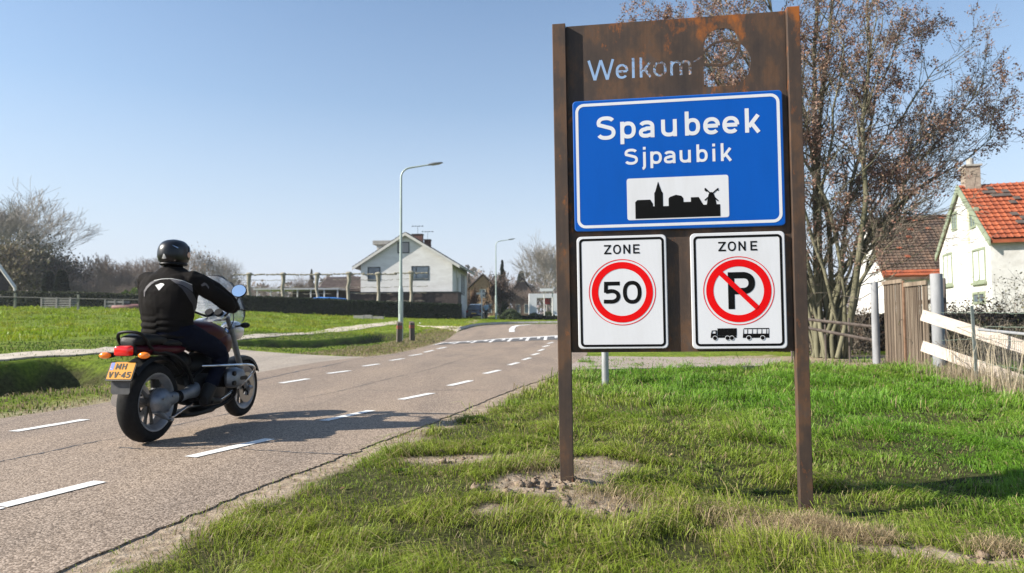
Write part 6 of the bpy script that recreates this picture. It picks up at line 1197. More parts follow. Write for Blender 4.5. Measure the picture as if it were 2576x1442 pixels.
for i in range(nS):
    s = (i + .5) / nS * L_g; zt_ = ztop0 + (ztop1 - ztop0) * s / L_g - .05; mb = MB(); w = L_g / nS * random.uniform(.18, .26); tl = random.uniform(-.010, .010); j = random.uniform(-.012, .012)
    P = [(s - w, zg), (s + w, zg), (s + w + tl, zt_), (s - w + tl, zt_)]; mb.prism([(a - 0, b) for a, b in P], np.zeros(3), gd_, np.array([0, 0, 1.0]), gn_, -.012 + j, .012 + j); mb.build('slat', (M_SLAT, M_SLAT, M_SLAT2)[i % 3], gate)
for nm, a0, a1, z0, z1_, mt in (('top_rail', -.02, L_g * .49, ztop0 - .08, ztop0 + .0, M_SLAT), ('top_rail', L_g * .53, L_g + .02, ztop1 - .10, ztop1 - .02, M_SLAT), ('middle_stile', L_g * .495, L_g * .525, .0, ztop1 + .03, pm('rusty_stile', (.14, .075, .04), (.22, .13, .08), scale=9, rough=.8))):
    mb = MB(); mb.prism([(a0, z0), (a1, z0), (a1, z1_), (a0, z1_)], np.zeros(3), gd_, np.array([0, 0, 1.0]), gn_, .016, .045); mb.build(nm, mt, gate)
for zz in (.35, 1.25): mb = MB(); mb.prism([(0, zz), (L_g, zz), (L_g, zz + .08), (0, zz + .08)], np.zeros(3), gd_, np.array([0, 0, 1.0]), gn_, -.05, -.026); mb.build('back_rail', M_SLAT2, gate)
mb = MB(); c = gd_ * L_g * .50 + gn_ * .06; mb.tube([c + [0, 0, .95], c + gn_ * .05 + [0, 0, .93], c + gn_ * .05 - gd_ * .04 + [0, 0, .84]], .011, 8); mb.build('latch', M_CHROME, gate, smooth=True)
M_PINE = pm('fresh_pine', (.36, .30, .25), (.50, .43, .37), scale=3, rough=.7, stretch=(1, 1, 1), bump=.15, bscale=12)
def plank(pa0, pa1, pb0, pb1, label, Ya=12.15, Yb=10.2):
    A0, A1, B0, B1_ = at(*pa0, Ya), at(*pa1, Ya), at(*pb0, Yb), at(*pb1, Yb); d = (B0 - A0) * .35; B0 = B0 + d; B1_ = B1_ + d; n = np.cross(B0 - A0, A1 - A0); n /= np.linalg.norm(n); n = n if n[1] < 0 else -n
    mb = MB(); P = [A0, B0, B1_, A1]; mb.add(P + [p - n * .028 for p in P], [(0, 1, 2, 3), (7, 6, 5, 4), (0, 4, 5, 1), (1, 5, 6, 2), (2, 6, 7, 3), (3, 7, 4, 0)]); o = mb.build('plank', M_PINE, bevel=.003)
    tag(o, label, 'plank', 'fresh planks nailed across the fence')
    for k, (u, v) in enumerate(((.03, .3), (.03, .7))):
        c = A0 + (B0 - A0) * u + (A1 - A0) * v + n * .003; mb = MB(); mb.tube([c - n * .004, c + n * .002], .006, 8); mb.build('nail', M_DARKM, o)
plank((2322, 779), (2314, 806), (2576, 857), (2576, 892), 'upper fresh pale plank sloping down from the thick grey post'); plank((2322, 857), (2315, 883), (2576, 944), (2576, 979), 'lower fresh pale plank sloping down from the thick grey post')
fp = at(2463, 956, 10.3); fzt = at(2452, 769, 10.3)[2]; mp_ = empty('wire_fence', (fp[0], fp[1], 0), label='sagging wire mesh fence with grey metal stake before the pale planks', cat='wire fence')
mb = MB(); mb.prism([(-.022, -.3), (.022, -.3), (.022, fzt + 0), (-.022, fzt)], np.array([-.03, 0, 0]), np.array([1.0, 0, 0]), np.array([-.03, 0, 1.0]), np.array([0, 1.0, 0]), -.004, .004); mb.prism([(-.004, -.3), (.004, -.3), (.004, fzt), (-.004, fzt)], np.array([-.03, 0, 0]), np.array([1.0, 0, 0]), np.array([-.03, 0, 1.0]), np.array([0, 1.0, 0]), .0042, .04); mb.build('stake', pm('painted_stake', (.16, .19, .17), (.26, .28, .26), scale=12, rough=.6, metal=.3), mp_)
FB = np.array([fp[0], fp[1], 0]); P2 = at(2700, 900, 8.6); P2[2] = 0; M_WIREG = pm('green_wire', (.20, .25, .20), rough=.5, metal=.3); M_WIRER = pm('dull_wire', (.18, .16, .14), rough=.6, metal=.4)
def wire(name, pts, r, mat, wob=.012):
    P = smooth_line(np.array(pts), 1); P = dense(P, 5); P = P + np.stack([np.zeros(len(P)), np.zeros(len(P)), np.array([random.uniform(-wob, wob) for _ in P])], -1); mb = MB(); mb.tube([p - FB for p in P], r, 5); mb.build(name, mat, mp_)
for y0, y1, y2 in ((787, 787, 789), (826, 822, 826), (857, 850, 861), (898, 910, 935)): wire('barbed_wire' if y0 < 880 else 'strand', [at(2366, y0, 12.4), at(2458, y1, 10.35), at(2600, y2, 8.9)], .0045, M_WIREG)
wire('strand', [at(2352, 858, 12.3), at(2400, 890, 11.4), at(2448, 945, 10.4)], .006, M_WIRER); wire('strand', [at(2346, 862, 12.3), at(2410, 880, 11.2), at(2460, 875, 10.3)], .004, M_WIRER)
mb = MB(); mb.tube([at(2462, 829, 10.28) - FB, at(2600, 843, 9.0) - FB], .022, 10); mb.build('rail', M_POSTG, mp_, smooth=True)
mb = MB(); A = at(2464, 838, 10.25); Bq = at(2620, 855, 8.9); da = np.array([Bq[0] - A[0], Bq[1] - A[1], 0]); zt_ = A[2]; nxm, nzm = 34, 14
for i in range(nxm):
    pts = [];
    for j in range(nzm + 1): s = (i + .5 * (j % 2)) / nxm; pts.append(A + da * s - FB + np.array([0, 0, (0 if 1 else 0) - zt_ * .92 * j / nzm - .03 * math.sin(s * 9)]) )
    mb.tube(pts, .0017, 3, caps=False)
    pts2 = [p + (da / nxm) * (.5 if j % 2 == 0 else -.5) for j, p in enumerate(pts)]; mb.tube(pts2, .0017, 3, caps=False)
tag(mb.build('wire_mesh', M_WIRER, mp_), kind='stuff')
# dark rails and old wire left of the gate
df = empty('rail_fence', at(2040, 800, 15.6), label='low dark rail fence between the rusty sign and the slim grey post', cat='fence')
for (a, b) in (((1960, 796, 16.2), (2197, 822, 15.3)), ((1960, 812, 16.2), (2205, 858, 15.3))):
    mb = MB(); mb.tube([at(*a), at(*b)], .035, 8); rooted(mb.build('rail', M_OLDW, smooth=True), df)
for px in (1990, 2075, 2135): mb = MB(); q = at(px, 800, 15.8); mb.tube([(q[0], q[1], -.2), (q[0], q[1], q[2])], .022, 8); rooted(mb.build('stake', M_OLDW), df)
# ---- left: wire fence and things behind it
lf = empty('wire_fence', at(195, 779, 51), label='thin post and rail fence along the far edge of the field on the left', cat='wire fence')
LP_ = [(-130, 735, 776, 50.0), (37, 737, 777, 50.5), (196, 741, 780, 51), (352, 744, 784, 51.5), (520, 748, 786, 52)]
for px, yt, yb, Y in LP_:
    q = at(px, yt, Y); b = at(px, yb, Y); mb = MB(); mb.box((q[0] - .07, Y, b[2] - .5), (q[0] + .07, Y + .12, q[2])); rooted(mb.build('post', pm('grey_green_post', (.13, .14, .10), (.19, .19, .15), scale=5, rough=.9)), lf)
for yy in (10.5,):
    for (a, b) in zip(LP_[:-1], LP_[1:]):
        A = at(a[0], a[1] + yy, a[3]); B = at(b[0], b[1] + yy, b[3]); mb = MB(); mb.tube([A, B], .035, 6); rooted(mb.build('rail', pm('pale_rail', (.15, .14, .125), rough=.8)), lf)
def stack(name, label, cat, px0, px1, y0, y1, Y, mat, slats=5, dz=.8):
    a = at(px0, y1, Y); b = at(px1, y0, Y); mb = MB(); h = (b[2] - a[2]) / slats; root = empty(name, (a[0], Y, a[2]), label=label, cat=cat)
    for k in range(slats): mb = MB(); mb.box((0, 0, k * h + .02), (b[0] - a[0], dz, k * h + h * .72)); mb.build('layer', mat, root)
    for x in (0, (b[0] - a[0]) / 2, b[0] - a[0] - .12): mb = MB(); mb.box((x, -.03, 0), (x + .12, -.002, b[2] - a[2])); mb.build('batten', mat, root)
M_PALE = pm('pale_boards', (.20, .185, .17), (.32, .30, .28), scale=5, rough=.9); M_GRY = pm('grey_boards', (.15, .14, .13), (.24, .23, .22), scale=5, rough=.9)
stack('pallet_stack', 'pale stacked pallets behind the left field fence', 'pallets', 102, 179, 748, 777, 53, M_PALE); stack('pallet_stack', 'grey pile of boards right of the pale pallets behind the fence', 'boards', 262, 312, 754, 783, 53.5, M_GRY, 3)
stack('pallet_stack', 'low grey timber pile next to the motorcyclist behind the fence', 'boards', 445, 545, 762, 787, 53, M_GRY, 4)
q = at(318, 782, 54); mb = MB(); mb.loft([((q[0] - 1.3, 54, q[2] + .3), Y1, Z1_, .2, .1), ((q[0] - .8, 54, q[2] + .25), Y1, Z1_, .6, .28), ((q[0] + .8, 54, q[2] + .25), Y1, Z1_, .6, .28), ((q[0] + 1.3, 54, q[2] + .35), Y1, Z1_, .2, .1)], 14, 2.5); tag(mb.build('small_boat', pm('reddish_hull', (.16, .06, .05), (.25, .12, .10), scale=3, rough=.7), smooth=True), 'small reddish upturned trough behind the left fence', 'trough')
# ================================================================ HEDGES, SHRUBS AND TREES
M_LEAF = leafmat('foliage', .25, .6); M_TWIG = pm('bark', (.10, .082, .062), (.20, .17, .13), scale=6, rough=.95, stretch=(1, 1, .3)); M_TWIGF = pm('far_twigs', (.16, .12, .095), (.25, .195, .16), scale=2, rough=1); M_TWIGP = pm('pale_twigs', (.22, .20, .175), (.32, .29, .255), scale=2, rough=1)  # far and pale twig colours lightened to carry the distance haze
M_BARKG = pm('greenish_bark', (.085, .082, .045), (.20, .185, .12), scale=5, rough=.95, stretch=(1, 1, .25), bump=.3, bscale=14)
def leaf_cloud(P, size, cols, flat=.3):
    n = len(P); a = rng.normal(size=(n, 3)); a /= np.linalg.norm(a, axis=1)[:, None]; b = rng.normal(size=(n, 3)); b -= a * (a * b).sum(1)[:, None]; b /= np.linalg.norm(b, axis=1)[:, None]
    s = size * rng.uniform(.6, 1.4, (n, 1)); V = np.stack([P - a * s * .5, P + b * s * .35, P + a * s * .5, P - b * s * .35], 1).reshape(-1, 3); F = np.arange(n * 4).reshape(n, 4)
    return V, F, np.repeat(cols, 4, 0)
def lcol(n, base, var=.35): return np.array(base) * rng.uniform(1 - var, 1 + var, (n, 1)) * rng.uniform(.92, 1.08, (n, 3))
# clipped hedges: dense core with a leafy skin
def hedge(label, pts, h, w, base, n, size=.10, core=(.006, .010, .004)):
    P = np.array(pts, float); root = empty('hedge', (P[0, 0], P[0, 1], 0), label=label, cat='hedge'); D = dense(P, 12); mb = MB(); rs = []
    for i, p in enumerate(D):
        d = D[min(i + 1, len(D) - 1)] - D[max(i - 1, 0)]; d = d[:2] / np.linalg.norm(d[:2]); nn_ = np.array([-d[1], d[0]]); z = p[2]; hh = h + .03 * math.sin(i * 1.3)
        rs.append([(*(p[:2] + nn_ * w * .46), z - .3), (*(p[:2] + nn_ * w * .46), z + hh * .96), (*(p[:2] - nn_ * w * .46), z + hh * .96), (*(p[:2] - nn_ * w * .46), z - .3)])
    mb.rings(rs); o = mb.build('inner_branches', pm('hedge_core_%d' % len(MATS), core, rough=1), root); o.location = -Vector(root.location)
    t = rng.random(n) * (len(D) - 1.001); i = t.astype(int); f = (t - i)[:, None]; C = D[i] * (1 - f) + D[i + 1] * f; d = D[np.minimum(i + 1, len(D) - 1)] - D[i]; d = d[:, :2] / np.linalg.norm(d[:, :2], axis=1)[:, None]; nn_ = np.stack([-d[:, 1], d[:, 0]], -1)
    side = rng.random(n); q = np.empty((n, 3)); top = side < .3; sg = np.where(rng.random(n) < .5, 1, -1); u = rng.uniform(-1, 1, n); off = np.where(top, u, sg * (1 + rng.normal(0, .04, n))) * w / 2; zz = np.where(top, h * (1 + rng.normal(0, .03, n)) + .10 * (fbm(t * 3, t * 0, 5) - .5), rng.random(n) * h)
    q[:, :2] = C[:, :2] + nn_ * off[:, None]; q[:, 2] = C[:, 2] + zz + .05 * (fbm(t * 2, zz, 2) - .5); V, F, cc = leaf_cloud(q, size, lcol(n, base, .45)); o = link('foliage', fast_mesh('foliage', V, F, cc), root, M_LEAF); o.location = -Vector(root.location); tag(o, kind='stuff'); return root
hp = [at(598, 783, 60), at(740, 787, 60.5), at(900, 795, 61), at(1040, 799, 61.5), at(1161, 803, 62)]; hedge('long dark clipped hedge running in front of the white house', hp, 1.30, 1.0, (.014, .026, .007), 26000, .12)
hp = [at(-160, 776, 57), at(60, 779, 57), at(200, 781, 57), at(360, 786, 57.5), at(560, 788, 58)]; hedge('long clipped hedge behind the wire fence on the left', hp, 1.45, 1.0, (.040, .048, .018), 20000, .13)
hp = [at(1302, 806, 70), at(1360, 806, 70), at(1420, 806, 70)]; hedge('low dark hedge beyond the road bend beside the rusty post', hp, .42, .8, (.012, .018, .007), 4000, .1)
# skeleton generator for bare wood
class Wood:
    def __init__(s): s.P = []; s.tips = []
    def branch(s, p, d, L, r, lvl, R, gn, up=.15, wig=.22, nseg=5, taper=.55, dens=1.0, angle=(25, 55), maxlvl=3, rmin=.006):
        pts = [p]; rr = [r]; d = d / np.linalg.norm(d); st = L / nseg
        for i in range(nseg):
            d = d + gn.normal(0, wig, 3) * .5 + np.array([0, 0, up * .5]); d /= np.linalg.norm(d); p = p + d * st; pts.append(p); rr.append(max(rmin, r * (1 - (1 - taper) * (i + 1) / nseg) if lvl < maxlvl else r * (1 - .8 * (i + 1) / nseg)))
        s.P.append((pts, rr, 6 if lvl == 0 else (5 if lvl == 1 else 3)))
        if lvl >= maxlvl: s.tips += [pts[-1], pts[-2], pts[len(pts) // 2]]; return
        nb = max(2, int(round(R[lvl] * dens)))
        for k in range(nb):
            t = gn.uniform(.25 if lvl else .35, 1.0) if k else 1.0; j = min(nseg - 1, int(t * nseg)); f = t * nseg - j; q = pts[j] * (1 - f) + pts[j + 1] * f if j + 1 < len(pts) else pts[-1]
            dd = pts[min(j + 1, nseg)] - pts[j]; dd = dd / (np.linalg.norm(dd) + 1e-9); a, b = frame_of(dd); ph = gn.uniform(0, 6.28); an = rad(gn.uniform(*angle)) * (.5 if k == 0 else 1); nd_ = dd * math.cos(an) + (a * math.cos(ph) + b * math.sin(ph)) * math.sin(an)
            s.branch(q, nd_, L * gn.uniform(.45, .72) * (1 if k else .85), max(rmin, rr[j] * gn.uniform(.45, .65)), lvl + 1, R, gn, up, wig, max(3, nseg - 1), taper, dens, angle, maxlvl, rmin)
    def meshes(s, split=1):
        a, b = MB(), MB()
        for pts, rr, n in s.P: (a if n >= 6 - split else b).tube(pts, rr, n, caps=False)
        return a, b
def proto_tree(seed, H_, lean, R, spread, rmin, maxlvl=3, up=.18, trunk=.3, wig=.2):
    gn = np.random.default_rng(seed); w = Wood(); w.branch(np.zeros(3), np.array([lean, 0, 1.0]), H_ * trunk, H_ * .022, 0, R, gn, up, wig, 5, .75, 1, spread, 0, rmin) if False else None
    p = np.zeros(3); pts = [p]; d = np.array([lean, 0, 1.0]); n = 6; rr = [H_ * .02]
    for i in range(n): d = d + gn.normal(0, .06, 3); d[2] = abs(d[2]); d /= np.linalg.norm(d); p = p + d * H_ * .78 / n; pts.append(p); rr.append(H_ * .02 * (1 - .8 * (i + 1) / n))
    w.P.append((pts, rr, 6))
    for k in range(R[0]):
        t = trunk + (1 - trunk) * (k + .5) / R[0]; j = min(n - 1, int(t * n)); f = t * n - j; q = pts[j] * (1 - f) + pts[j + 1] * f; ph = k * 2.4 + gn.uniform(-.4, .4); el = rad(gn.uniform(25, 60)) + t * .3; L = H_ * (.42 * (1.15 - t) + .12) * gn.uniform(.8, 1.2) * spread[2]
        w.branch(q, np.array([math.cos(ph) * math.cos(el), math.sin(ph) * math.cos(el), math.sin(el)]), L, rr[j] * .45, 1, R, gn, up, wig, 5, .5, 1, (spread[0], spread[1]), maxlvl, rmin)
    return w
TM = {}
def tree_mesh(key, w):
    a, b = w.meshes(); TM[key] = (a.mesh('trunk', smooth='all'), b.mesh('crown', smooth='all'), w)
tree_mesh('fan', proto_tree(11, 9.0, 0, [20, 8, 6, 5], (18, 42, 1.0), .011, 4)); tree_mesh('round', proto_tree(12, 8.0, 0, [16, 7, 6, 4], (30, 60, 1.15), .012, 4, .08)); tree_mesh('narrow', proto_tree(13, 9.0, .03, [16, 6, 5, 4], (15, 35, .62), .015, 3, .3)); tree_mesh('bushy', proto_tree(14, 5.0, 0, [16, 7, 7, 4], (25, 60, 1.5), .014, 3, .12, .08))
def tree(kind, px, ybase, ytop, Y, label, mat, group='bare trees on the horizon', wide=1.0, rz=None, name='bare_tree', cat='tree', leaves=None):
    b = at(px, ybase, Y); t = at(px, ytop, Y); h = t[2] - b[2]; me_t, me_c, w = TM[kind]; zmax = max(v.co.z for v in me_c.vertices); s = h / zmax; r = empty(name, b, rz if rz is not None else random.uniform(0, 6.28), label, cat, group); r.scale = (s * wide, s * wide, s)
    for nm, me in (('trunk', me_t), ('crown', me_c)):
        key = (kind, nm, mat.name)
        if key not in TM: m2 = me.copy(); m2.materials.clear(); m2.materials.append(mat); TM[key] = m2
        o = link(nm, TM[key], r)
        if nm == 'crown': tag(o, kind='stuff')
    if leaves is not None:
        n, size, base, sp = leaves; T_ = np.array(w.tips); P = T_[rng.integers(0, len(T_), n)] + rng.normal(0, sp, (n, 3)); V, F, cc = leaf_cloud(P, size / s, lcol(n, base, .5)); tag(link('foliage', fast_mesh('foliage', V, F, cc), r, M_LEAF), kind='stuff')
    return r
tree('fan', 22, 790, 428, 88, 'tall pale bare tree at the left edge of the photo', M_TWIGP, wide=1.35, rz=1.0)
tree('round', -70, 790, 470, 92, 'pale bare tree partly cut off by the left edge', M_TWIGP, wide=1.1)
IV = (9000, .5, (.085, .080, .030), .55)
tree('bushy', 30, 785, 590, 78, 'olive brown leafy tree at the left edge behind the hedge', M_TWIGF, wide=.9, leaves=(7000, .34, (.12, .10, .055), .45), name='leafy_tree')
tree('bushy', 92, 785, 592, 82, 'dark green ivy covered tree left of the two dark conifers', M_TWIGF, wide=.75, leaves=(7000, .34, (.065, .065, .036), .40), name='leafy_tree'); tree('bushy', 140, 785, 628, 84, 'dark brown tree right behind the two dark conifers', M_TWIGF, wide=1.0, leaves=(5000, .34, (.085, .066, .052), .45), name='leafy_tree')
BT = [('narrow', 178, 640, 90), ('bushy', 205, 668, 84), ('narrow', 232, 632, 96), ('round', 262, 655, 100), ('narrow', 290, 650, 104), ('fan', 318, 668, 92), ('narrow', 345, 655, 100), ('round', 372, 640, 104), ('narrow', 398, 640, 104), ('bushy', 300, 700, 80), ('fan', 430, 655, 96), ('bushy', 250, 690, 86), ('bushy', 365, 690, 84), ('narrow', 455, 640, 105), ('bushy', 170, 672, 80), ('bushy', 215, 690, 80), ('bushy', 335, 684, 88), ('narrow', 208, 648, 104), ('narrow', 270, 646, 108), ('narrow', 330, 650, 108), ('narrow', 385, 648, 110)]
pos = ['first', 'second', 'third', 'fourth', 'fifth', 'sixth', 'seventh', 'eighth', 'ninth', 'tenth', 'eleventh', 'twelfth', 'thirteenth', 'fourteenth', 'fifteenth', 'sixteenth', 'seventeenth', 'eighteenth', 'nineteenth', 'twentieth', 'twenty-first']
ordr = sorted(range(len(BT)), key=lambda i: BT[i][1])
for rank, i in enumerate(ordr):
    k, px, yt, Y = BT[i]; tree(k, px, 790, yt, Y, '%s bare %s right of the two dark conifers, counting from them' % (pos[rank], 'shrub' if k == 'bushy' else 'tree'), M_TWIGF, 'bare trees between the conifers and the rider', wide=1.3 if k != 'bushy' else 1.15)
tree('round', 500, 790, 622, 96, 'pale bare round tree just right of the rider helmet', M_TWIGP, wide=.85, leaves=(800, .25, (.24, .17, .12), .5)); tree('round', 556, 790, 643, 99, 'smaller pale bare tree right of the rider above the windscreen', M_TWIGP, wide=.9); tree('bushy', 600, 790, 690, 90, 'low reddish shrub beside the first espalier tree', M_TWIGF)
for px, yt, wd, lab in ((750, 684, 1.2, 'small reddish bare tree behind the third espalier tree'), (770, 682, 1.0, 'pale bare tree above the shed roof'), (668, 700, 1.4, 'low bare shrub behind the second espalier tree'), (845, 682, 1.2, 'small bare tree above the ribbed barn roof'), (872, 684, 1.2, 'small bare tree close to the white house roof end')): tree('bushy', px, 770, yt, 110, lab, M_TWIGF, wide=wd, group='bare trees behind the shed')
for px, yt, Y, k, lab in ((1196, 683, 120, 'round', 'pale bare tree just right of the white house'), (1215, 690, 112, 'round', 'bare tree above the ochre house roof'), (1160, 690, 130, 'round', 'faint bare tree behind the white house eave'), (1240, 693, 125, 'bushy', 'pale bare shrub behind the ochre house'), (1284, 680, 118, 'narrow', 'bare tree right of the dark conifer'), (1325, 700, 112, 'round', 'reddish bare tree behind the brown house'), (1345, 715, 100, 'bushy', 'reddish bare shrub before the brown house'), (1300, 705, 98, 'bushy', 'dull bare shrub between conifer and brown house'), (1262, 690, 100, 'bushy', 'brown bare tree around the dark conifer')): tree(k, px, 798, yt, Y, lab, M_TWIGF, 'bare trees beyond the road bend', wide=1.2)
tree('bushy', 1258, 803, 682, 78, 'dense brown copper leaved tree right of the ochre house', M_TWIGF, group=None, wide=.62, leaves=(6000, .22, (.075, .05, .038), .35), name='leafy_tree')
tree('bushy', 1192, 806, 715, 80, 'rusty brown leaved shrub above the parked car', M_TWIGF, group=None, wide=.35, leaves=(2600, .2, (.13, .065, .035), .3), name='leafy_tree')
tree('fan', 1378, 803, 570, 84, 'tall bare tree just left of the rusty sign post', M_TWIGP, group=None, wide=.95, rz=2.2); tree('fan', 1440, 803, 600, 92, 'bare tree hidden mostly behind the rusty sign', M_TWIGP, group=None, wide=1.2)
# evergreens
def conifer(px, yb, yt, Y, wpx, label, base, shape='cone', n=5000, size=.22):
    b = at(px, yb, Y); H_ = at(px, yt, Y)[2] - b[2]; Wd = wpx / FPX * Y; r = empty('conifer', b, 0, label, 'conifer'); mb = MB(); mb.tube([(0, 0, -.3), (0, 0, H_ * .9)], [.12, .03], 7); mb.build('trunk', M_TWIG, r)
    t = rng.random(n) ** (.8); ph = rng.uniform(0, 6.28, n); prof = (1 - t) ** .8 * (.72 + .28 * np.sin(t * 34 + ph)) if shape == 'cone' else np.where(t < .12, .8 + t * 1.6, np.clip((1 - t) / .88, 0, 1) ** .42); rr = Wd * prof * rng.uniform(.72, 1.04, n) ** .5
    P = np.stack([rr * np.cos(ph), rr * np.sin(ph), t * H_], -1); V, F, cc = leaf_cloud(P, size, lcol(n, base, .5)); tag(link('foliage', fast_mesh('foliage', V, F, cc), r, M_LEAF), kind='stuff')
conifer(122, 780, 686, 62, 18, 'left one of the two dark clipped conifers behind the hedge', (.010, .018, .006), 'col', 7000, .3); conifer(153, 780, 683, 62, 20, 'right one of the two dark clipped conifers behind the hedge', (.010, .018, .006), 'col', 7000, .3)
conifer(511, 745, 662, 100, 14, 'small dark green conifer right of the rider', (.018, .035, .016)); conifer(545, 745, 693, 104, 8, 'tiny dark conifer peeping above the windscreen', (.025, .04, .02), n=1500)
conifer(1264, 800, 656, 82, 19, 'dark spruce rising beyond the second street lamp', (.022, .034, .016), n=7000, size=.25); conifer(1180, 800, 690, 118, 12, 'blurred dark conifer beside the white house gutter', (.04, .055, .035)); conifer(1312, 800, 682, 124, 20, 'round topped dark evergreen above the brown house', (.045, .055, .035), 'col'); conifer(783, 780, 678, 115, 18, 'grey green conifer above the shed roof', (.055, .06, .04))
conifer(1268, 803, 768, 72, 10, 'small clipped evergreen left of the round bush', (.025, .045, .012), 'col', 1500, .12)
def bush(px, yb, yt, Y, wpx, label, base, n, size, name='bush', cat='bush', zs=1.0, group=None):
    b = at(px, yb, Y); H_ = at(px, yt, Y)[2] - b[2]; Wd = wpx / FPX * Y; r = empty(name, b, 0, label, cat, group); ph = rng.uniform(0, 6.28, n); ct = rng.uniform(0, 1, n); st = np.sqrt(1 - ct ** 2); k = rng.uniform(.65, 1.05, n) ** .4 * (.85 + .3 * fbm(ph * 2, ct * 4, 3))
    P = np.stack([Wd * st * np.cos(ph) * k, Wd * st * np.sin(ph) * k, H_ * ct * k], -1); V, F, cc = leaf_cloud(P, size, lcol(n, base, .4)); tag(link('foliage', fast_mesh('foliage', V, F, cc), r, M_LEAF), kind='stuff'); mb = MB(); mb.tube([(0, 0, -.2), (0, 0, H_ * .6)], .05, 6); mb.build('stem', M_TWIG, r)
bush(1284, 808, 779, 67, 29, 'round grey green clipped bush beside the second street lamp', (.080, .105, .045), 9000, .10); bush(340, 782, 728, 76, 22, 'yellow green leafy bush behind the left hedge near the rider', (.12, .17, .02), 3000, .3); bush(315, 782, 735, 77, 18, 'bright green low bush left of the yellow green one', (.10, .15, .02), 2500, .3)
for i, (px, yt, wp_, c, lab) in enumerate([(1345, 788, 22, (.10, .11, .05), 'pale green shrub under the white canopy'), (1380, 785, 18, (.05, .07, .03), 'darker shrub beside the far double street light'), (1320, 795, 14, (.09, .075, .05), 'small brown shrub right of the round bush')]): bush(px, 806, yt, 76, wp_, lab, c, 1500, .15)
tag_ = None
# espalier trees: stout trunk, knobbly head and level arms
M_ESP = pm('espalier_bark', (.17, .155, .11), (.34, .31, .24), scale=3, rough=.95)
for i, (px, yt) in enumerate([(626, 690), (711, 690), (798, 690), (877, 688), (951, 689), (1034, 686)]):
    Y = 63.2; b = at(px, 797, Y); H_ = at(px, yt, Y)[2] - b[2]; gn = np.random.default_rng(40 + i); ordn = ('first', 'second', 'third', 'fourth', 'fifth', 'last')[i]
    r = empty('espalier_tree', b, 0, '%s pollarded espalier tree from the left behind the long hedge' % ordn, 'tree', 'espalier trees behind the hedge'); pts = [(gn.normal(0, .05), 0, H_ * k / 6) for k in range(7)]
    mb = MB(); mb.tube(pts, [.20, .18, .17, .15, .15, .17, .22], 9); mb.ell((0, 0, H_), (.32, .26, .18), 6); mb.build('trunk', M_ESP, r, smooth=True)
    for z in (.99, .86, .68, .54, .36):
        for s in (-1, 1):
            if z < .9 and gn.random() < .12: continue
            L_ = gn.uniform(1.15, 1.55); rr = (.06 if z > .9 else .024); P = [(s * (.1 + L_ * k / 6), gn.normal(0, .02), H_ * z + gn.normal(0, .02) + .02 * k * (z < .9) * gn.normal(0, .3)) for k in range(7)]; mb = MB(); mb.tube(P, [rr * gn.uniform(.8, 1.5) for _ in P], 6)
            if z > .9:
                for k in (2, 4, 6): mb.ell(P[k], (.12, .10, .09), 4)
            mb.build('branch', M_ESP, r, smooth=True)
# ---- the big many-stemmed tree with brown seed bunches, behind the sign
TB = np.array([*at(2078, 868, 17.3)[:2], 0.0]); gn = np.random.default_rng(5); big = Wood(); tr = empty('seed_tree', TB, 0, 'large many-stemmed tree with bunches of dry brown seeds behind the sign', 'tree')
limbs = [(1625, 150, 17.8, .035), (1690, 190, 16.8, .035), (1760, 130, 17.2, .04), (1810, 210, 18.0, .04), (1720, 70, 18.4, .04), (1850, 150, 17.0, .04), (1700, 25, 17.5, .045), (1790, -60, 18, .06), (1880, -180, 17, .07), (2050, -300, 17.2, .10), (2120, -260, 18.2, .09), (2200, -160, 16.6, .08), (2280, 30, 18.4, .06), (2350, 170, 17.0, .055), (2480, 225, 17.8, .055), (2500, 345, 16.8, .055), (2400, 400, 18.2, .045), (2300, 460, 17.2, .045), (2255, 525, 16.3, .036), (2335, 500, 16.2, .036), (2200, 600, 16.2, .028), (2370, 300, 16.6, .04), (2270, 400, 18.6, .04), (1950, 560, 17.4, .03), (1850, 60, 16.2, .05), (2330, 330, 16.4, .045), (2120, 120, 16.0, .06), (1960, 500, 17.0, .03)]
ALLT = []
for k, (px, py, Y, r0) in enumerate(limbs):
    e = at(px, py, Y) - TB; s0 = np.array([gn.normal(0, .22), gn.normal(0, .22), 0.0]); L = np.linalg.norm(e - s0); n = 11; pts = []; rr = []; wx = gn.normal(0, .05 * L, 3) * [1, 1, .4]; hz = np.hypot(*(e - s0)[:2]) / L
    for i in range(n + 1):
        t = i / n; tt = t + hz * .30 * math.sin(math.pi * t) * -1 * .0; base = s0 + (e - s0) * np.array([t ** (1.3 + .7 * hz), t ** (1.3 + .7 * hz), t ** (1 - .12 * hz)]); pts.append(base + wx * math.sin(math.pi * t) * (1 - t) + gn.normal(0, .035, 3) * (i > 0)); rr.append(max(.010, (r0 * .75 + .012) * (1 - t) ** .7 + .008))
    big.P.append((pts, rr, 6)); nb = int(9 + L * 1.25)
    for j in range(nb):
        t = gn.uniform(.42, 1.0) if j else .99; i = min(n - 1, int(t * n)); q = pts[i] + (pts[i + 1] - pts[i]) * (t * n - i); dd = pts[i + 1] - pts[i]; dd /= np.linalg.norm(dd); a, b = frame_of(dd); ph = gn.uniform(0, 6.28); an = rad(gn.uniform(22, 58)); d2 = dd * math.cos(an) + (a * math.cos(ph) + b * math.sin(ph)) * math.sin(an)
        big.branch(q, d2, gn.uniform(.8, 1.9) * (1.15 - .5 * t), max(.012, rr[i] * .45), 1, [0, 4, 4], gn, .10, .22, 5, .5, 1, (25, 60), 3, .0045)
a, b = big.meshes(1)
trunk_mb = MB(); mid = MB(); tw = MB()
for pts, rr, n in big.P: (trunk_mb if n == 6 else (mid if n == 5 else tw)).tube(pts, rr, 7 if n == 6 else n, caps=False)
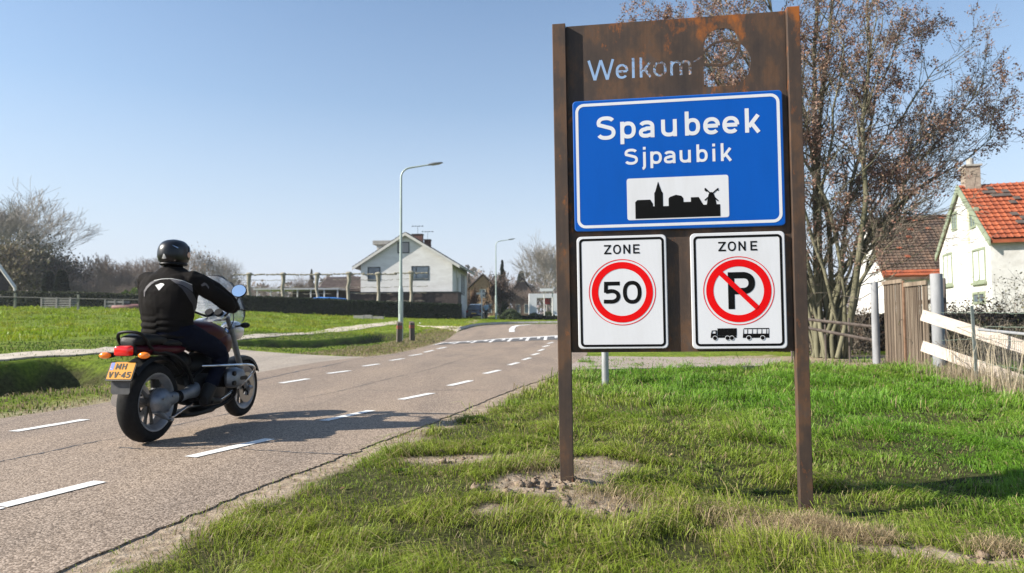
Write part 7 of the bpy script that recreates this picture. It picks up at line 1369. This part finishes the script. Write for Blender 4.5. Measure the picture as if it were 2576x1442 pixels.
trunk_mb.build('trunk', M_BARKG, tr, smooth='all'); mid.build('branches', M_BARKG, tr, smooth='all').name = 'bough'; tag(tr.children[-1], kind='stuff'); tag(tw.build('crown', M_TWIG, tr, smooth='all'), kind='stuff')
T_ = np.array(big.tips); T_ = T_[T_[:, 2] > 1.7]; wgt = sst(2.8, 6.2, T_[:, 2]) * .8 + .2 - .35 * sst(8.5, 11, T_[:, 0] + TB[0]); wgt *= .35 + 1.1 * sst(.4, .62, fbm(T_[:, 0] * .9, T_[:, 2] * .9, 4)); T_ = T_[rng.random(len(T_)) < wgt]; print('tips', len(T_))
T_ = T_[rng.random(len(T_)) < .36]; n = 18; ct = np.repeat(T_, n, 0) + rng.normal(0, 1, (len(T_) * n, 3)) * np.array([.052, .052, .085]) - np.array([0, 0, .07]); V, F, cc = leaf_cloud(ct, .053, lcol(len(ct), (.25, .155, .115), .5)); tag(link('seed_bunches', fast_mesh('seed_bunches', V, F, cc), tr, M_LEAF), kind='stuff'); print('seeds', len(ct))
# ---- undergrowth and tall dry stems near the right fence
def thicket(label, px0, px1, yt, Y0, Y1_, n, c, name='shrub', h0=.3):
    b = at((px0 + px1) / 2, 860, (Y0 + Y1_) / 2); r = empty(name, (b[0], b[1], 0), 0, label, 'shrub'); mb = MB(); gn = np.random.default_rng(n); T = []
    for i in range(n):
        Y = gn.uniform(Y0, Y1_); px = gn.uniform(px0, px1); q = at(px, 860, Y); z = float(tz(q[0], q[1])); zt_ = at(px, yt + gn.uniform(0, 50), Y)[2]; hh = max(h0, zt_ - z); p = np.array([q[0], q[1], z]) - np.array([b[0], b[1], 0]); d = np.array([gn.normal(0, .28), gn.normal(0, .28), 1.0]); pts = [p]
        for k in range(4): d = d + gn.normal(0, .18, 3); d /= np.linalg.norm(d); pts.append(pts[-1] + d * hh / 4)
        mb.tube(pts, [.010, .008, .006, .005, .004], 3, caps=False)
        for k in range(5):
            j = gn.integers(1, 5); d2 = gn.normal(0, 1, 3); d2[2] = abs(d2[2]) * .8; d2 /= np.linalg.norm(d2); e = pts[j] + d2 * hh * gn.uniform(.12, .3); mb.tube([pts[j], (pts[j] + e) / 2 + gn.normal(0, .02, 3), e], [.005, .004, .003], 3, caps=False); T.append(e)
    tag(mb.build('stems', M_TWIG, r), kind='stuff'); T = np.array(T); P = np.repeat(T, 2, 0) + rng.normal(0, .09, (len(T) * 2, 3)); V, F, cc = leaf_cloud(P, .07, lcol(len(P), c, .5)); tag(link('foliage', fast_mesh('foliage', V, F, cc), r, M_LEAF), kind='stuff')
thicket('brown undergrowth behind the rails at the foot of the big tree', 1990, 2205, 775, 18, 24, 420, (.085, .058, .038)); thicket('tangled brown shrubs below the cottage gable behind the wires', 2385, 2520, 762, 17, 24, 300, (.10, .065, .042)); thicket('olive bare shrub at the right edge before the cottage', 2525, 2640, 690, 19, 23, 60, (.13, .12, .06))
thicket('dark green and brown thicket behind the wire fence', 2385, 2640, 806, 13.5, 17, 260, (.045, .045, .022)); thicket('low brown scrub left of the big tree behind the sign', 1440, 2000, 800, 26, 34, 300, (.075, .055, .038))
hp = [np.array([7.6, 21.5, 0]), np.array([14.5, 20.5, 0]), np.array([21, 19.0, 0])]; hedge('loose dark brown hedge bank behind the gate and wires', hp, 1.02, 1.6, (.055, .042, .028), 26000, .10, (.02, .014, .010))
def stems(name, label, pts, n, hgt, wid):
    P = np.array(pts, float); t = rng.random(n) * (len(P) - 1.001); i = t.astype(int); f = (t - i)[:, None]; q = P[i] * (1 - f) + P[i + 1] * f; x = q[:, 0] + rng.normal(0, .22, n); y = q[:, 1] + rng.normal(0, .22, n); z = tz(x, y); g = np.array([.34, .27, .18]) * rng.uniform(.45, 1.25, (n, 1))
    V, F_, C = blades(x, y, z, hgt * rng.uniform(.3, 1.25, n), np.full(n, wid) * rng.uniform(.6, 1.3, n), rng.uniform(0, 6.28, n), rng.uniform(.05, .55, n), g, g * 1.1); tag(link(name, fast_mesh(name, V, F_, C), None, M_GRASS), label, 'dry grass', kind='stuff')
stems('dry_grass', 'tall pale dead grass along the foot of the wire fence', [(7.7, 12.2), (7.0, 10.4), (6.6, 9.0), (6.1, 7.4)], 2200, .30, .006); stems('dry_grass', 'short dead grass under the gate and posts', [(8.6, 15.2), (8.1, 13.6), (7.8, 12.4)], 900, .22, .008)
n = 160; t = rng.random(n); x = 7.4 - 1.3 * t + rng.normal(0, .12, n); y = 11.6 - 3.6 * t; g = np.array([.50, .42, .30]) * rng.uniform(.7, 1.2, (n, 1)); V, F_, C = blades(x, y, tz(x, y), rng.uniform(.6, 1.15, n), np.full(n, .008), rng.uniform(0, 6.28, n), rng.uniform(.05, .45, n), g, g); tag(link('dry_stems', fast_mesh('dry_stems', V, F_, C), None, M_GRASS), 'tall thin dead weed stems standing in the wire fence', 'dry grass', kind='stuff')
# ---- far woods closing the horizon
n = 52000; th = rng.uniform(rad(-80), rad(80), n); R_ = rng.uniform(150, 240, n); hm = 7 + 6 * fbm(th * 9, th * 0, 3); x = R_ * np.sin(th); y = R_ * np.cos(th); zz = rng.random(n) ** .8 * hm * (.6 + .6 * fbm(th * 60, th * 0, 8))
P = np.stack([x, y, 1.5 + zz], -1); V, F, cc = leaf_cloud(P, 1.1, lcol(n, (.20, .165, .15), .3)); tag(link('far_woods', fast_mesh('far_woods', V, F, cc), None, M_LEAF), 'hazy brown winter woods along the whole horizon', 'woods', kind='stuff')  # light greyish brown paints the distance haze into the woods
# small white litter on the grass
for px, py, lab in ((1057, 815, 'small white scrap of litter in the grass beside the path'), (13, 986, 'white scrap on the verge beside the road at the left edge')):
    q = gpx(px, py); mb = MB(); mb.add([(-.09, -.05, .03), (.08, -.06, .05), (.10, .05, .03), (-.06, .07, .09)], [(0, 1, 2, 3)]); mb.add([(-.09, -.05, .028), (.08, -.06, .048), (.10, .05, .028), (-.06, .07, .088)], [(3, 2, 1, 0)]); s = .35 if px < 100 else 1; o = mb.build('litter', M_PW, loc=(q[0], q[1], float(tz(q[0], q[1])) + .02)); o.scale = (s, s, s); tag(o, lab, 'litter')
# ================================================================ HAZE
mb = MB(); mb.box((-160, -12, -2.5), (160, 262, 24)); hz = mb.build('haze', None) if 0 else link('haze', mb.mesh('haze'))
hm = bpy.data.materials.new('haze'); hm.use_nodes = True; nt = hm.node_tree; nt.nodes.remove(nt.nodes['Principled BSDF']); pv = nt.nodes.new('ShaderNodeVolumePrincipled'); pv.inputs['Color'].default_value = (.86, .90, .96, 1); pv.inputs['Density'].default_value = .0004; pv.inputs['Anisotropy'].default_value = .2
nt.links.new(pv.outputs[0], nt.nodes['Material Output'].inputs['Volume']); hz.data.materials.append(hm); tag(hz, kind='stuff')
